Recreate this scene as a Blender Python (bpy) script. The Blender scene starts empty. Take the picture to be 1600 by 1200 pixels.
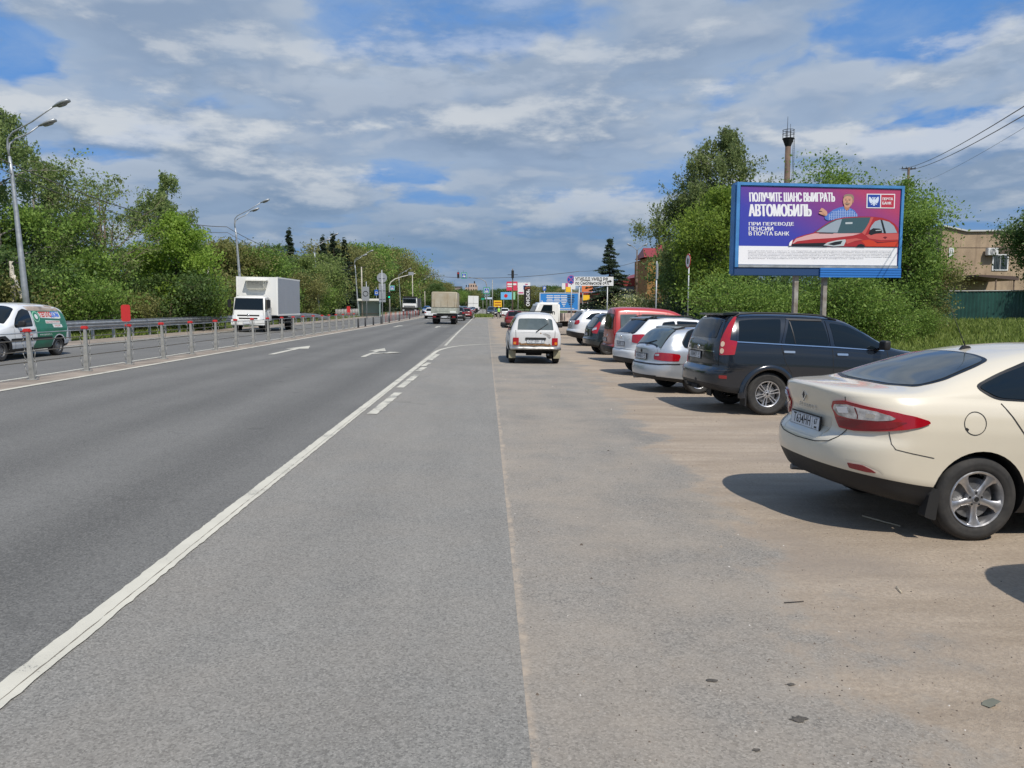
import bpy, bmesh, math, random
import numpy as np
from mathutils import Vector, Matrix
from mathutils.bvhtree import BVHTree
R = math.radians
sc = bpy.context.scene
C = sc.collection

# ---------------------------------------------------------------- camera
CAM_H = 1.76
PITCH = math.atan(0.1)
YAW = math.atan(40 / 1200 * math.cos(PITCH))
cd = bpy.data.cameras.new('camera')
cd.lens = 27.0; cd.sensor_width = 36.0; cd.clip_start = 0.1; cd.clip_end = 12000
cam = bpy.data.objects.new('camera', cd); C.objects.link(cam)
cam.location = (0, 0, CAM_H)
cam.rotation_euler = (math.pi / 2 - PITCH, 0, -YAW)
sc.camera = cam

# ---------------------------------------------------------------- light and sky
SUN = Vector((0.25, -0.55, 0.80)).normalized()          # towards the sun
sl = bpy.data.lights.new('sun', 'SUN'); sl.energy = 4.4; sl.angle = R(0.6); sl.color = (1.0, 0.94, 0.86)
so = bpy.data.objects.new('sun', sl); C.objects.link(so)
so.rotation_euler = SUN.to_track_quat('Z', 'Y').to_euler(); so.location = (0, 0, 50)
sc.view_settings.view_transform = 'Standard'; sc.view_settings.look = 'None'
sc.view_settings.gamma = 1; sc.view_settings.use_curve_mapping = False
sc.view_settings.exposure = 0.0
sc.cycles.max_bounces = 6; sc.cycles.transparent_max_bounces = 8
sc.cycles.use_denoising = True

class NT:
    """small helper to wire node trees"""
    def __init__(s, tree): s.t = tree; s.n = tree.nodes; s.l = tree.links
    def node(s, kind, ins=None, **kw):
        n = s.n.new(kind)
        for k, v in kw.items(): setattr(n, k, v)
        for k, v in (ins or {}).items(): s.put(n, k, v)
        return n
    def put(s, n, k, v):
        i = n.inputs[k]
        if isinstance(v, bpy.types.NodeSocket): s.l.new(v, i)
        elif isinstance(v, bpy.types.Node): s.l.new(v.outputs[0], i)
        else: i.default_value = v
    def math(s, op, a, b=0.0, c=0.0, clamp=False):
        n = s.node('ShaderNodeMath', {0: a, 1: b, 2: c}, operation=op); n.use_clamp = clamp; return n.outputs[0]
    def vmath(s, op, a, b=(0, 0, 0)):
        return s.node('ShaderNodeVectorMath', {0: a, 1: b}, operation=op).outputs[0]
    def noise(s, vec, scale, detail=4, rough=0.5, dist=0.0, dim='3D', w=0):
        n = s.node('ShaderNodeTexNoise', {'Vector': vec, 'Scale': scale, 'Detail': detail, 'Roughness': rough, 'Distortion': dist})
        return n.outputs[0]
    def rng(s, v, a, b, lo=0.0, hi=1.0, smooth=False):
        n = s.node('ShaderNodeMapRange', {0: v, 1: a, 2: b, 3: lo, 4: hi})
        if smooth: n.interpolation_type = 'SMOOTHSTEP'
        return n.outputs[0]
    def mix(s, f, a, b, blend='MIX'):
        n = s.node('ShaderNodeMix', data_type='RGBA', blend_type=blend)
        s.put(n, 0, f); s.put(n, 6, a); s.put(n, 7, b); return n.outputs[2]
    def ramp(s, f, stops):
        n = s.node('ShaderNodeValToRGB'); cr = n.color_ramp
        while len(cr.elements) < len(stops): cr.elements.new(0.5)
        for e, (p, c) in zip(cr.elements, stops): e.position = p; e.color = c if len(c) == 4 else (*c, 1)
        s.put(n, 0, f); return n.outputs[0]

def c4(c): return (c[0], c[1], c[2], 1.0)

wd = bpy.data.worlds.new("World"); sc.world = wd; wd.use_nodes = True
N = NT(wd.node_tree); N.n.clear()
sky = N.node('ShaderNodeTexSky', sky_type='NISHITA', sun_disc=False)
sky.sun_elevation = math.asin(SUN.z); sky.sun_rotation = math.atan2(SUN.x, SUN.y)
sky.air_density = 1.0; sky.dust_density = 0.6; sky.ozone_density = 2.0
D = N.node('ShaderNodeTexCoord').outputs['Generated']
sep = N.node('ShaderNodeSeparateXYZ', {0: D}); Z = sep.outputs[2]
den = N.math('ADD', N.math('MAXIMUM', Z, 0.0), 0.17)
q = N.node('ShaderNodeCombineXYZ', {0: N.math('DIVIDE', sep.outputs[0], den), 1: N.math('DIVIDE', sep.outputs[1], den), 2: 0.0}).outputs[0]
def scaled(v, k): return N.node('ShaderNodeVectorMath', {0: v, 3: k}, operation='SCALE').outputs[0]
wob = scaled(N.vmath('SUBTRACT', N.node('ShaderNodeTexNoise', {'Vector': q, 'Scale': 2.6, 'Detail': 4}).outputs[1], (0.5, 0.5, 0.5)), 0.30)
def fld(v, sc_, off, det=9, rough=0.52): return N.noise(N.vmath('ADD', N.vmath('ADD', v, wob), off), sc_, det, rough)
# thin high veil over the blue
veil = N.rng(fld(q, 1.0, (4.2, 1.3, 0.0), 8, 0.62), 0.40, 0.66, 0.0, 0.85, True)
base = N.mix(N.math('MULTIPLY', veil, 0.72), N.mix(0.75, sky.outputs[0], (0.80, 2.75, 7.0, 1)), (3.6, 4.7, 6.3, 1))
# main broken deck: heaps with lit upper rims and blue-grey undersides
OFF = (7.7, 1.1, 3.3)
d0 = fld(q, 1.7, OFF, 8, 0.5); d1 = fld(scaled(q, 0.955), 1.7, OFF, 4, 0.5); d2 = N.noise(N.vmath('ADD', q, (1.0, 8.0, 3.0)), 0.42, 3, 0.5)
cut = N.rng(Z, 0.22, 0.42, -0.02, 0.135, True)
cov = N.rng(N.math('SUBTRACT', N.math('ADD', d0, N.math('MULTIPLY', N.math('SUBTRACT', d2, 0.5), 0.35)), cut), 0.385, 0.475, 0, 1, True)
rim = N.rng(N.math('SUBTRACT', d0, d1), -0.045, 0.075, 0, 1, True)
thick = N.rng(d0, 0.42, 0.66, 0, 1, True)
under = N.mix(thick, (3.5, 4.45, 5.85, 1), (2.6, 3.45, 4.8, 1))
cl = N.mix(N.math('MULTIPLY', rim, 0.50), under, (5.6, 6.1, 6.7, 1))
base = N.mix(N.math('MULTIPLY', cov, 0.93), base, cl)
# smaller heaps low over the horizon
hv = N.vmath('MULTIPLY', D, (1.0, 1.0, 2.9))
def heap(off): return N.noise(N.vmath('ADD', hv, (5.3, 0.6, 2.2 + off)), 5.0, 11, 0.58)
h0 = heap(0.0); h1 = heap(0.075)
hm = N.math('MULTIPLY', N.rng(h0, 0.46, 0.57, 0, 1, True), N.rng(Z, 0.46, 0.16, 0.15, 1, True))
lit = N.rng(N.math('SUBTRACT', h0, h1), -0.06, 0.14, 0, 1, True)
hc = N.mix(lit, (2.2, 3.1, 4.5, 1), (6.6, 6.9, 7.2, 1))
base = N.mix(N.math('MULTIPLY', hm, 0.80), base, hc)
# dark blue rain band low over the horizon
lowf = N.math('MULTIPLY', N.rng(Z, 0.20, 0.04, 0, 1, True), N.rng(N.noise(N.vmath('MULTIPLY', D, (2.2, 2.2, 9.0)), 1.6, 4, 0.5), 0.34, 0.62, 0.55, 1))
base = N.mix(N.math('MULTIPLY', lowf, 0.75), base, (1.35, 2.45, 4.05, 1))
bg = N.node('ShaderNodeBackground', {0: base, 1: 0.10})
N.l.new(bg.outputs[0], N.node('ShaderNodeOutputWorld').inputs[0])

# ---------------------------------------------------------------- helpers
CF = Vector((math.sin(YAW) * math.cos(PITCH), math.cos(YAW) * math.cos(PITCH), -math.sin(PITCH)))
CR = Vector((math.cos(YAW), -math.sin(YAW), 0)); CU = CR.cross(CF)
SLOPE = -0.017                                           # the road falls to the right
def zg(x, y=0.0):
    t = max(0.0, min(1.0, (y-60)/200)); return SLOPE * max(-17.0, min(8.0, x)) + 0.6*t*t*(3-2*t)

def tag(o, label=None, cat=None, group=None, kind=None):
    if label: o['label'] = label
    if cat: o['category'] = cat
    if group: o['group'] = group
    if kind: o['kind'] = kind
    return o

def thing(name, label, cat, loc=(0, 0, 0), rz=0.0, group=None):
    o = bpy.data.objects.new(name, None); C.objects.link(o)
    o.empty_display_size = 0.3
    o.location = loc; o.rotation_euler = (0, 0, rz)
    return tag(o, label, cat, group)

def link(name, me, mat=None, parent=None, loc=None):
    o = bpy.data.objects.new(name, me); C.objects.link(o)
    if mat is not None:
        me.materials.clear()
        for m in (mat if isinstance(mat, (list, tuple)) else [mat]): me.materials.append(m)
    if parent is not None: o.parent = parent
    if loc is not None: o.location = loc
    return o

def copy_tree(o, parent=None):
    c = o.copy(); C.objects.link(c); c.parent = parent
    for ch in list(o.children): copy_tree(ch, c)
    return c

class MB:
    """collects simple shapes and links them as one mesh object"""
    def __init__(s): s.v = []; s.f = []; s.m = []; s.mi = 0; s.sm = []
    def face(s, idx, smooth=False): s.f.append(tuple(idx)); s.m.append(s.mi); s.sm.append(smooth)
    def quad(s, a, b, c, d): n = len(s.v); s.v += [tuple(a), tuple(b), tuple(c), tuple(d)]; s.face((n, n+1, n+2, n+3))
    def poly(s, pts): n = len(s.v); s.v += [tuple(p) for p in pts]; s.face(range(n, n+len(pts)))
    def box(s, x0, x1, y0, y1, z0, z1, rot=None, about=None):
        n = len(s.v)
        P = [(x0,y0,z0),(x1,y0,z0),(x1,y1,z0),(x0,y1,z0),(x0,y0,z1),(x1,y0,z1),(x1,y1,z1),(x0,y1,z1)]
        if rot is not None:
            c = Vector(about) if about is not None else Vector(((x0+x1)/2,(y0+y1)/2,(z0+z1)/2))
            P = [tuple(c + rot @ (Vector(p) - c)) for p in P]
        s.v += P
        for q in ((0,3,2,1),(4,5,6,7),(0,1,5,4),(1,2,6,5),(2,3,7,6),(3,0,4,7)): s.face([n+i for i in q])
        return s
    def tube(s, pts, rad, seg=6, cap=True, smooth=True):
        pts = [Vector(p) for p in pts]; k = len(pts)
        rad = rad if isinstance(rad, (list, tuple)) else [rad]*k
        n = len(s.v); up = None
        for i, p in enumerate(pts):
            d = (pts[min(i+1, k-1)] - pts[max(i-1, 0)])
            d = d.normalized() if d.length > 1e-9 else Vector((0, 0, 1))
            if up is None: up = Vector((0, 0, 1)) if abs(d.z) < 0.95 else Vector((1, 0, 0))
            a = d.cross(up)
            if a.length < 1e-5: a = d.orthogonal()
            a.normalize(); b = a.cross(d)
            up = b if False else up
            for j in range(seg):
                t = 2*math.pi*j/seg
                s.v.append(tuple(p + (a*math.cos(t) + b*math.sin(t))*rad[i]))
        for i in range(k-1):
            for j in range(seg):
                s.face((n+i*seg+j, n+i*seg+(j+1)%seg, n+(i+1)*seg+(j+1)%seg, n+(i+1)*seg+j), smooth)
        if cap:
            s.face([n+j for j in range(seg)][::-1]); s.face([n+(k-1)*seg+j for j in range(seg)])
        return s
    def lathe(s, prof, center=(0,0,0), axis='Y', seg=32, smooth=True):
        """prof: (radius, offset along axis)"""
        n = len(s.v); cx, cy, cz = center
        for r_, a in prof:
            for j in range(seg):
                t = 2*math.pi*j/seg; u, w = r_*math.cos(t), r_*math.sin(t)
                s.v.append({'Y': (cx+u, cy+a, cz+w), 'Z': (cx+u, cy+w, cz+a), 'X': (cx+a, cy+u, cz+w)}[axis])
        for i in range(len(prof)-1):
            for j in range(seg):
                s.face((n+i*seg+j, n+i*seg+(j+1)%seg, n+(i+1)*seg+(j+1)%seg, n+(i+1)*seg+j), smooth)
        return s
    def prism(s, pts, ext, fn=None):
        """closed 2D outline pts extruded 0..ext; fn maps (a,b,c)->xyz"""
        fn = fn or (lambda a, b, c: (a, c, b)); n = len(s.v); k = len(pts)
        s.v += [tuple(fn(a, b, 0)) for a, b in pts] + [tuple(fn(a, b, ext)) for a, b in pts]
        s.face([n+i for i in range(k)]); s.face([n+k+i for i in range(k)][::-1])
        for i in range(k): s.face((n+i, n+k+i, n+k+(i+1)%k, n+(i+1)%k))
        return s
    def mesh(s, name, fix=True):
        me = bpy.data.meshes.new(name); me.from_pydata(s.v, [], s.f)
        me.polygons.foreach_set('material_index', s.m); me.polygons.foreach_set('use_smooth', s.sm)
        if fix:
            bm = bmesh.new(); bm.from_mesh(me); bmesh.ops.recalc_face_normals(bm, faces=bm.faces); bm.to_mesh(me); bm.free()
        me.update(); return me
    def build(s, name, mat, parent=None, loc=None, fix=True): return link(name, s.mesh(name, fix), mat, parent, loc)

def text_mesh(body, size, align='CENTER', xs=1.0, bold=0.0, ext=0.0, space=1.0, shear=0.0, lines=1.0):
    cu = bpy.data.curves.new('lettering', 'FONT'); cu.body = body; cu.size = size; cu.align_x = align; cu.align_y = 'CENTER'
    cu.offset = bold; cu.extrude = ext; cu.space_character = space; cu.shear = shear; cu.resolution_u = 3; cu.space_line = lines
    o = bpy.data.objects.new('lettering', cu); C.objects.link(o)
    dg = bpy.context.evaluated_depsgraph_get(); me = bpy.data.meshes.new_from_object(o.evaluated_get(dg))
    bpy.data.objects.remove(o); bpy.data.curves.remove(cu)
    if xs != 1.0: me.transform(Matrix.Diagonal((xs, 1, 1, 1)))
    return me

# ---------------------------------------------------------------- materials
_M = {}
def mat(name, col=(0.5,0.5,0.5), rough=0.6, metal=0.0, coat=0.0, var=0.0, vscale=3.0, bump=0.0, bscale=40.0, spec=0.5, emit=None, estr=0.0, col2=None, trans=0.0):
    if name in _M: return _M[name]
    m = bpy.data.materials.new(name); m.use_nodes = True; n = NT(m.node_tree)
    b = n.n['Principled BSDF']
    b.inputs['Base Color'].default_value = c4(col); b.inputs['Roughness'].default_value = rough; b.inputs['Metallic'].default_value = metal
    b.inputs['Coat Weight'].default_value = coat; b.inputs['Coat Roughness'].default_value = 0.04
    b.inputs['Specular IOR Level'].default_value = spec
    tc = n.node('ShaderNodeTexCoord').outputs['Object']
    if var > 0 or col2 is not None:
        f = n.noise(tc, vscale, 6, 0.6)
        a = tuple(x*(1-var) for x in col); c2 = col2 if col2 is not None else tuple(min(1, x*(1+var)) for x in col)
        n.put(b, 'Base Color', n.mix(n.rng(f, 0.35, 0.65), c4(a), c4(c2)))
        n.put(b, 'Roughness', n.rng(f, 0.3, 0.7, rough*0.85, min(1, rough*1.15)))
    if bump > 0:
        bp = n.node('ShaderNodeBump', {'Height': n.noise(tc, bscale, 5, 0.6), 'Strength': bump, 'Distance': 0.02})
        n.put(b, 'Normal', bp.outputs[0])
    if emit is not None:
        b.inputs['Emission Color'].default_value = c4(emit); b.inputs['Emission Strength'].default_value = estr
    _M[name] = m; return m
# ---------------------------------------------------------------- ground
def asphalt_mat(name, dark, light, scale=1.0, tracks=None, sand=0.0, stone=0.5):
    m = bpy.data.materials.new(name); m.use_nodes = True; n = NT(m.node_tree); b = n.n['Principled BSDF']
    P = n.node('ShaderNodeTexCoord').outputs['Object']; s = n.node('ShaderNodeSeparateXYZ', {0: P})
    big = n.noise(P, 0.35, 5, 0.6); mid = n.noise(n.vmath('MULTIPLY', P, (1, 0.12, 1)), 2.2, 4, 0.55)
    col = n.mix(n.rng(big, 0.3, 0.7), c4(dark), c4(light))
    col = n.mix(n.rng(mid, 0.35, 0.7, 0, 0.35), col, c4(tuple(x*0.72 for x in dark)))
    if tracks:
        for cx, w, dk in tracks:
            d = n.math('ABSOLUTE', n.math('ADD', s.outputs[0], -cx))
            t = n.math('MULTIPLY', n.rng(d, w, 0.0, 0, 1, True), n.rng(big, 0.2, 0.8, 0.5, 1))
            col = n.mix(n.math('MULTIPLY', t, abs(dk)), col, c4(tuple(x*(0.45 if dk > 0 else 1.5) for x in dark)))
    # aggregate
    vo = n.node('ShaderNodeTexVoronoi', {'Vector': P, 'Scale': 95.0*scale, 'Randomness': 1.0}); 
    g = n.noise(P, 230*scale, 3, 0.7)
    hs = n.node('ShaderNodeSeparateColor', {0: vo.outputs['Color']}).outputs[0]
    col = n.mix(n.math('MULTIPLY', n.rng(hs, 0.55, 1.0), 0.5*stone), col, c4(tuple(min(1, x*1.9) for x in light)))
    col = n.mix(n.math('MULTIPLY', n.rng(hs, 0.34, 0.05), 0.85*stone), col, c4(tuple(x*0.35 for x in dark)))
    col = n.mix(n.math('MULTIPLY', n.rng(g, 0.55, 0.38), 0.7*stone), col, c4(tuple(x*0.40 for x in dark)))
    # a few larger stains
    st = n.noise(n.vmath('ADD', P, (9, 4, 1)), 1.3, 3, 0.5)
    col = n.mix(n.rng(st, 0.70, 0.74, 0, 0.35), col, c4(tuple(x*0.5 for x in dark)))
    if sand:
        sn = n.noise(n.vmath('ADD', P, (2, 7, 0)), 0.8, 7, 0.65)
        col = n.mix(n.rng(sn, 0.40, 0.72, 0, sand), col, (0.36, 0.30, 0.23, 1))
    cr = n.node('ShaderNodeTexVoronoi', {'Vector': n.vmath('ADD', P, n.node('ShaderNodeTexNoise', {'Vector': P, 'Scale': 1.2, 'Detail': 6}).outputs[1]), 'Scale': 0.22}, feature='DISTANCE_TO_EDGE').outputs[0]
    col = n.mix(n.math('MULTIPLY', n.rng(cr, 0.0035, 0.001), n.rng(big, 0.50, 0.6, 0, 0.22)), col, c4(tuple(x*0.35 for x in dark)))
    n.put(b, 'Base Color', col); b.inputs['Roughness'].default_value = 0.9
    h = n.math('ADD', n.math('MULTIPLY', hs, 0.5), n.math('MULTIPLY', g, 0.8))
    n.put(b, 'Normal', n.node('ShaderNodeBump', {'Height': h, 'Strength': 0.55, 'Distance': 0.006}).outputs[0])
    return m

def lot_mat():
    """worn asphalt apron that disappears under packed sandy dirt towards the parked cars"""
    m = asphalt_mat('lot surface', (0.225, 0.208, 0.180), (0.300, 0.275, 0.236), 1.05, None, 0.55, 0.62)
    n = NT(m.node_tree); b = n.n['Principled BSDF']
    asp = b.inputs['Base Color'].links[0].from_socket; nrm = b.inputs['Normal'].links[0].from_socket
    P = n.node('ShaderNodeTexCoord').outputs['Object']; s = n.node('ShaderNodeSeparateXYZ', {0: P})
    e1 = n.noise(P, 0.9, 6, 0.62); e2 = n.noise(P, 6.0, 5, 0.7)
    edge = n.math('ADD', 1.60, n.math('MULTIPLY', s.outputs[1], 0.052))
    edge = n.math('SUBTRACT', n.math('MINIMUM', edge, 2.75), n.rng(s.outputs[1], 24, 40, 0, 2.4, True))
    v = n.math('SUBTRACT', s.outputs[0], edge)
    v = n.math('ADD', v, n.math('MULTIPLY', n.math('SUBTRACT', e1, 0.5), 2.6))
    v = n.math('ADD', v, n.math('MULTIPLY', n.math('SUBTRACT', e2, 0.5), 0.75))
    k = n.rng(v, -0.08, 0.42, 0, 1, True)
    d1 = n.noise(n.vmath('MULTIPLY', P, (0.35, 1.6, 1)), 1.5, 7, 0.65)
    dirt = n.mix(n.rng(d1, 0.3, 0.7), (0.305, 0.243, 0.178, 1), (0.475, 0.392, 0.300, 1))
    d2 = n.noise(P, 38, 6, 0.75)
    dirt = n.mix(n.rng(d2, 0.62, 0.36, 0, 0.55), dirt, (0.20, 0.155, 0.11, 1))
    d3 = n.noise(P, 0.6, 4, 0.5)
    dirt = n.mix(n.rng(d3, 0.50, 0.66, 0, 0.65), dirt, (0.27, 0.225, 0.18, 1))
    # tyre scuffs running in and out of the bays
    wv = n.node('ShaderNodeTexWave', {'Vector': n.vmath('MULTIPLY', P, (0.18, 1.0, 1)), 'Scale': 0.55, 'Distortion': 7.0, 'Detail': 5.0, 'Detail Scale': 1.4}, bands_direction='Y').outputs[1]
    dirt = n.mix(n.rng(wv, 0.72, 1.0, 0, 0.14), dirt, (0.19, 0.15, 0.11, 1))
    pb = n.node('ShaderNodeTexVoronoi', {'Vector': P, 'Scale': 26.0}).outputs[0]
    dirt = n.mix(n.rng(pb, 0.13, 0.07, 0, 0.55), dirt, (0.16, 0.14, 0.12, 1))
    # sandy ridge on the old asphalt joint
    js = n.math('ABSOLUTE', n.math('ADD', s.outputs[0], n.math('ADD', -0.17, n.math('MULTIPLY', n.math('SUBTRACT', n.noise(P, 1.6, 5, 0.6), 0.5), -0.16))))
    jk = n.math('MULTIPLY', n.rng(js, 0.055, 0.01, 0, 1, True), n.rng(e2, 0.40, 0.60, 0.05, 0.75))
    col = n.mix(n.rng(e1, 0.45, 0.72, 0, 0.45), asp, (0.36, 0.305, 0.24, 1))
    col = n.mix(jk, col, (0.44, 0.355, 0.265, 1))
    col = n.mix(k, col, dirt)
    n.put(b, 'Base Color', col)
    h = n.math('ADD', n.math('MULTIPLY', d2, 1.0), n.math('MULTIPLY', n.noise(P, 9, 5, 0.6), 1.4))
    b2 = n.node('ShaderNodeBump', {'Height': h, 'Strength': n.math('MULTIPLY', k, 0.5), 'Distance': 0.02, 'Normal': nrm})
    n.put(b, 'Normal', b2.outputs[0]); b.inputs['Roughness'].default_value = 0.95
    return m

def grass_ground_mat():
    m = bpy.data.materials.new('meadow ground'); m.use_nodes = True; n = NT(m.node_tree); b = n.n['Principled BSDF']
    P = n.node('ShaderNodeTexCoord').outputs['Object']
    a = n.noise(P, 0.5, 6, 0.6); c = n.noise(P, 14, 5, 0.7)
    col = n.mix(n.rng(a, 0.3, 0.7), (0.045, 0.075, 0.015, 1), (0.095, 0.13, 0.03, 1))
    col = n.mix(n.rng(c, 0.35, 0.7, 0, 0.7), col, (0.13, 0.135, 0.05, 1))
    n.put(b, 'Base Color', col); b.inputs['Roughness'].default_value = 1.0
    n.put(b, 'Normal', n.node('ShaderNodeBump', {'Height': c, 'Strength': 0.8, 'Distance': 0.1}).outputs[0])
    return m

def strip(name, xs, y0, y1, mat_, dz=0.0, ny=1):
    """a ground sheet that follows the cross slope and the long rise; xs = breakpoints across"""
    ys = sorted({y0, y1} | {y for y in (0, 30, 60, 75, 90, 105, 120, 135, 150, 165, 180, 200, 220, 240, 260, 400, 800) if y0 < y < y1})
    b = MB(); k = len(xs)
    for y in ys:
        for x in xs: b.v.append((x, y, zg(x, y)+dz))
    for j in range(len(ys)-1):
        for i in range(k-1): b.face((j*k+i, j*k+i+1, (j+1)*k+i+1, (j+1)*k+i))
    o = b.build(name, mat_, fix=False); tag(o, kind='structure'); return o

M_road = asphalt_mat('road asphalt', (0.142, 0.138, 0.126), (0.190, 0.184, 0.167), 1.0, [(-3.1, 0.75, 0.55), (-5.0, 0.7, 0.45), (-4.05, 0.5, -0.35), (-6.6, 0.6, 0.35), (-8.2, 0.6, 0.3), (-7.4, 0.45, -0.3)], 0, 0.55)
M_road2 = asphalt_mat('far carriageway asphalt', (0.145, 0.141, 0.13), (0.19, 0.184, 0.17), 1.0, None, 0, 0.4)
M_slip = asphalt_mat('slip lane asphalt', (0.222, 0.212, 0.189), (0.278, 0.265, 0.235), 1.15, None, 0.16, 0.62)
strip('ground', [-4000, -60, -17, 8, 60, 4000], -200, 6000, grass_ground_mat(), -0.012, 12)
strip('dirt_lot', [0.10, 4, 8, 13.5], -30, 400, lot_mat())
strip('slip_lane', [-2.2, 0.17], -30, 400, M_slip, 0.002)
strip('road', [-9.6, -2.13], -30, 1500, M_road, 0.004)
strip('opposite_road', [-16.2, -10.0], -30, 1500, M_road2, 0.004)
M_sand = mat('median grit', (0.27, 0.225, 0.18), 0.95, var=0.25, vscale=1.5, bump=0.5, bscale=60)
strip('median_strip', [-10.35, -9.3], -30, 1500, M_sand, 0.010)
strip('gravel_shoulder', [-18.2, -15.9], -30, 1500, M_sand, 0.0)

# painted lines with worn edges: thin sheets whose paint is missing here and there
def paint_mat(name, worn, col=(0.58, 0.55, 0.455)):
    m = bpy.data.materials.new(name); m.use_nodes = True; n = NT(m.node_tree); b = n.n['Principled BSDF']
    P = n.node('ShaderNodeTexCoord').outputs['Object']
    a = n.noise(P, 2.2, 5, 0.6); g = n.noise(P, 70, 5, 0.75)
    c = n.mix(n.rng(a, 0.35, 0.7), c4(col), c4(tuple(x*0.84 for x in col)))
    c = n.mix(n.rng(g, 0.60, 0.70, 0, 0.55), c, (0.28, 0.26, 0.22, 1))
    c = n.mix(n.math('MULTIPLY', n.rng(n.math('ADD', n.math('MULTIPLY', a, 0.5), n.math('MULTIPLY', g, 0.5)), 0.50+0.12*(1-worn), 0.56+0.12*(1-worn)), 0.9), c, (0.12, 0.12, 0.115, 1))
    n.put(b, 'Base Color', c); b.inputs['Roughness'].default_value = 0.75
    n.put(b, 'Normal', n.node('ShaderNodeBump', {'Height': g, 'Strength': 0.4, 'Distance': 0.004}).outputs[0])
    return m
M_paint = paint_mat('road paint', 0.42); M_worn = paint_mat('worn road paint', 0.85)
rnd = random.Random(5)
def line(name, pts, w, m=M_paint, dz=0.009, step=0.06, rag=0.006):
    """painted line along (x,y) points, slightly ragged edges"""
    b = MB(); L = []; R_ = []
    for (x0, y0), (x1, y1) in zip(pts[:-1], pts[1:]):
        d = math.hypot(x1-x0, y1-y0); st = step if y0 < 40 else 4.0; k = max(1, int(d/st)); nx, ny = (y1-y0)/d, -(x1-x0)/d
        for i in range(k+1):
            t = i/k; x = x0+(x1-x0)*t; y = y0+(y1-y0)*t
            for S, sg in ((L, -1), (R_, 1)):
                q = w/2*sg + rnd.uniform(-rag, rag); S.append((x+nx*q, y+ny*q))
    for i in range(len(L)-1):
        b.poly([(x, y, zg(x, y)+dz) for x, y in (L[i], R_[i], R_[i+1], L[i+1])])
    o = b.build(name, m, fix=False); tag(o, kind='structure'); return o
def spl(pts, k=8):
    """Catmull-Rom through points"""
    out = []; P = [np.array(p, float) for p in pts]; P = [2*P[0]-P[1]] + P + [2*P[-1]-P[-2]]
    for i in range(1, len(P)-2):
        for j in range(k):
            t = j/k; out.append(tuple(0.5*((2*P[i]) + (-P[i-1]+P[i+1])*t + (2*P[i-1]-5*P[i]+4*P[i+1]-P[i+2])*t*t + (-P[i-1]+3*P[i]-3*P[i+1]+P[i+2])*t**3)))
    out.append(tuple(P[-2])); return out
line('solid_edge_line', [(-2.18, -10), (-2.16, 6), (-2.12, 12), (-2.07, 18), (-1.98, 27)] + spl([(-1.98, 27), (-1.90, 31.0), (-1.35, 34.2), (-0.3, 36.3), (1.2, 37.6)], 6)[1:], 0.145, M_paint, 0.009)
b_g = mat('seam in paint', (0.16, 0.14, 0.11), 0.9)
line('line_groove', [(-2.155, -10), (-2.135, 6), (-2.09, 12), (-2.05, 17)], 0.005, b_g, 0.0105, rag=0.003)
for i, (a, b_) in enumerate(((12.4, 15.55), (16.5, 19.6), (20.8, 22.2), (22.5, 24.0), (25.1, 28.2))):
    line('dashed_line_mark', [(-1.86, a), (-1.79, b_)], 0.16, M_worn, 0.010, rag=0.012)
line('faint_crack_line', [(-1.86, 34.6), (-1.95, 52), (-2.0, 90), (-2.05, 160), (-2.0, 400)], 0.12, M_worn)
line('left_edge_line', [(-9.30, -10), (-9.33, 60), (-9.4, 400)], 0.15, M_paint, 0.014, rag=0.004)
line('opposite_inner_line', [(-10.33, -10), (-10.38, 60), (-10.4, 400)], 0.13, M_paint, 0.014, rag=0.004)
line('opposite_outer_line', [(-15.85, -10), (-15.85, 60), (-15.9, 400)], 0.11, M_worn, 0.009)
def arrow(x, y, L, turn=0, m=M_paint, w=1.0):
    b = MB(); z = zg(x, y)+0.012
    b.poly([(x-0.075*w, y, z), (x+0.075*w, y, z), (x+0.075*w, y+L*0.62, z), (x-0.075*w, y+L*0.62, z)])
    b.poly([(x-0.30*w, y+L*0.62, z), (x+0.30*w, y+L*0.62, z), (x, y+L, z)])
    if turn:
        yy = y+L*0.28
        b.poly([(x+0.075*w, yy, z), (x+0.45*w, yy+0.55, z), (x+0.45*w, yy+0.95, z), (x+0.075*w, yy+0.5, z)])
        b.poly([(x+0.45*w, yy+0.25, z), (x+0.95*w, yy+1.1, z), (x+0.45*w, yy+1.35, z)])
    o = b.build('lane_arrow', m, fix=False); tag(o, kind='structure')
arrow(-7.45, 26.8, 5.9, 0, M_paint, 1.5); arrow(-4.2, 26.2, 5.6, 1, M_worn, 1.1)
arrow(-7.6, 63.5, 5.4, 0, M_paint, 1.4); arrow(-4.2, 63.5, 5.4, 1, M_worn, 1.2); arrow(-7.6, 98, 5.4, 0, M_paint, 1.5)
# ---------------------------------------------------------------- vehicles
def interp(xs, ys, x): return float(np.interp(x, xs, ys))
def smooth_curve(pts, n=200, k=1):
    """monotone-ish smooth y(x) through control points -> sampled arrays"""
    s = spl(pts, 12); s = np.array(s); return s[:, 0], s[:, 1]

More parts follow.
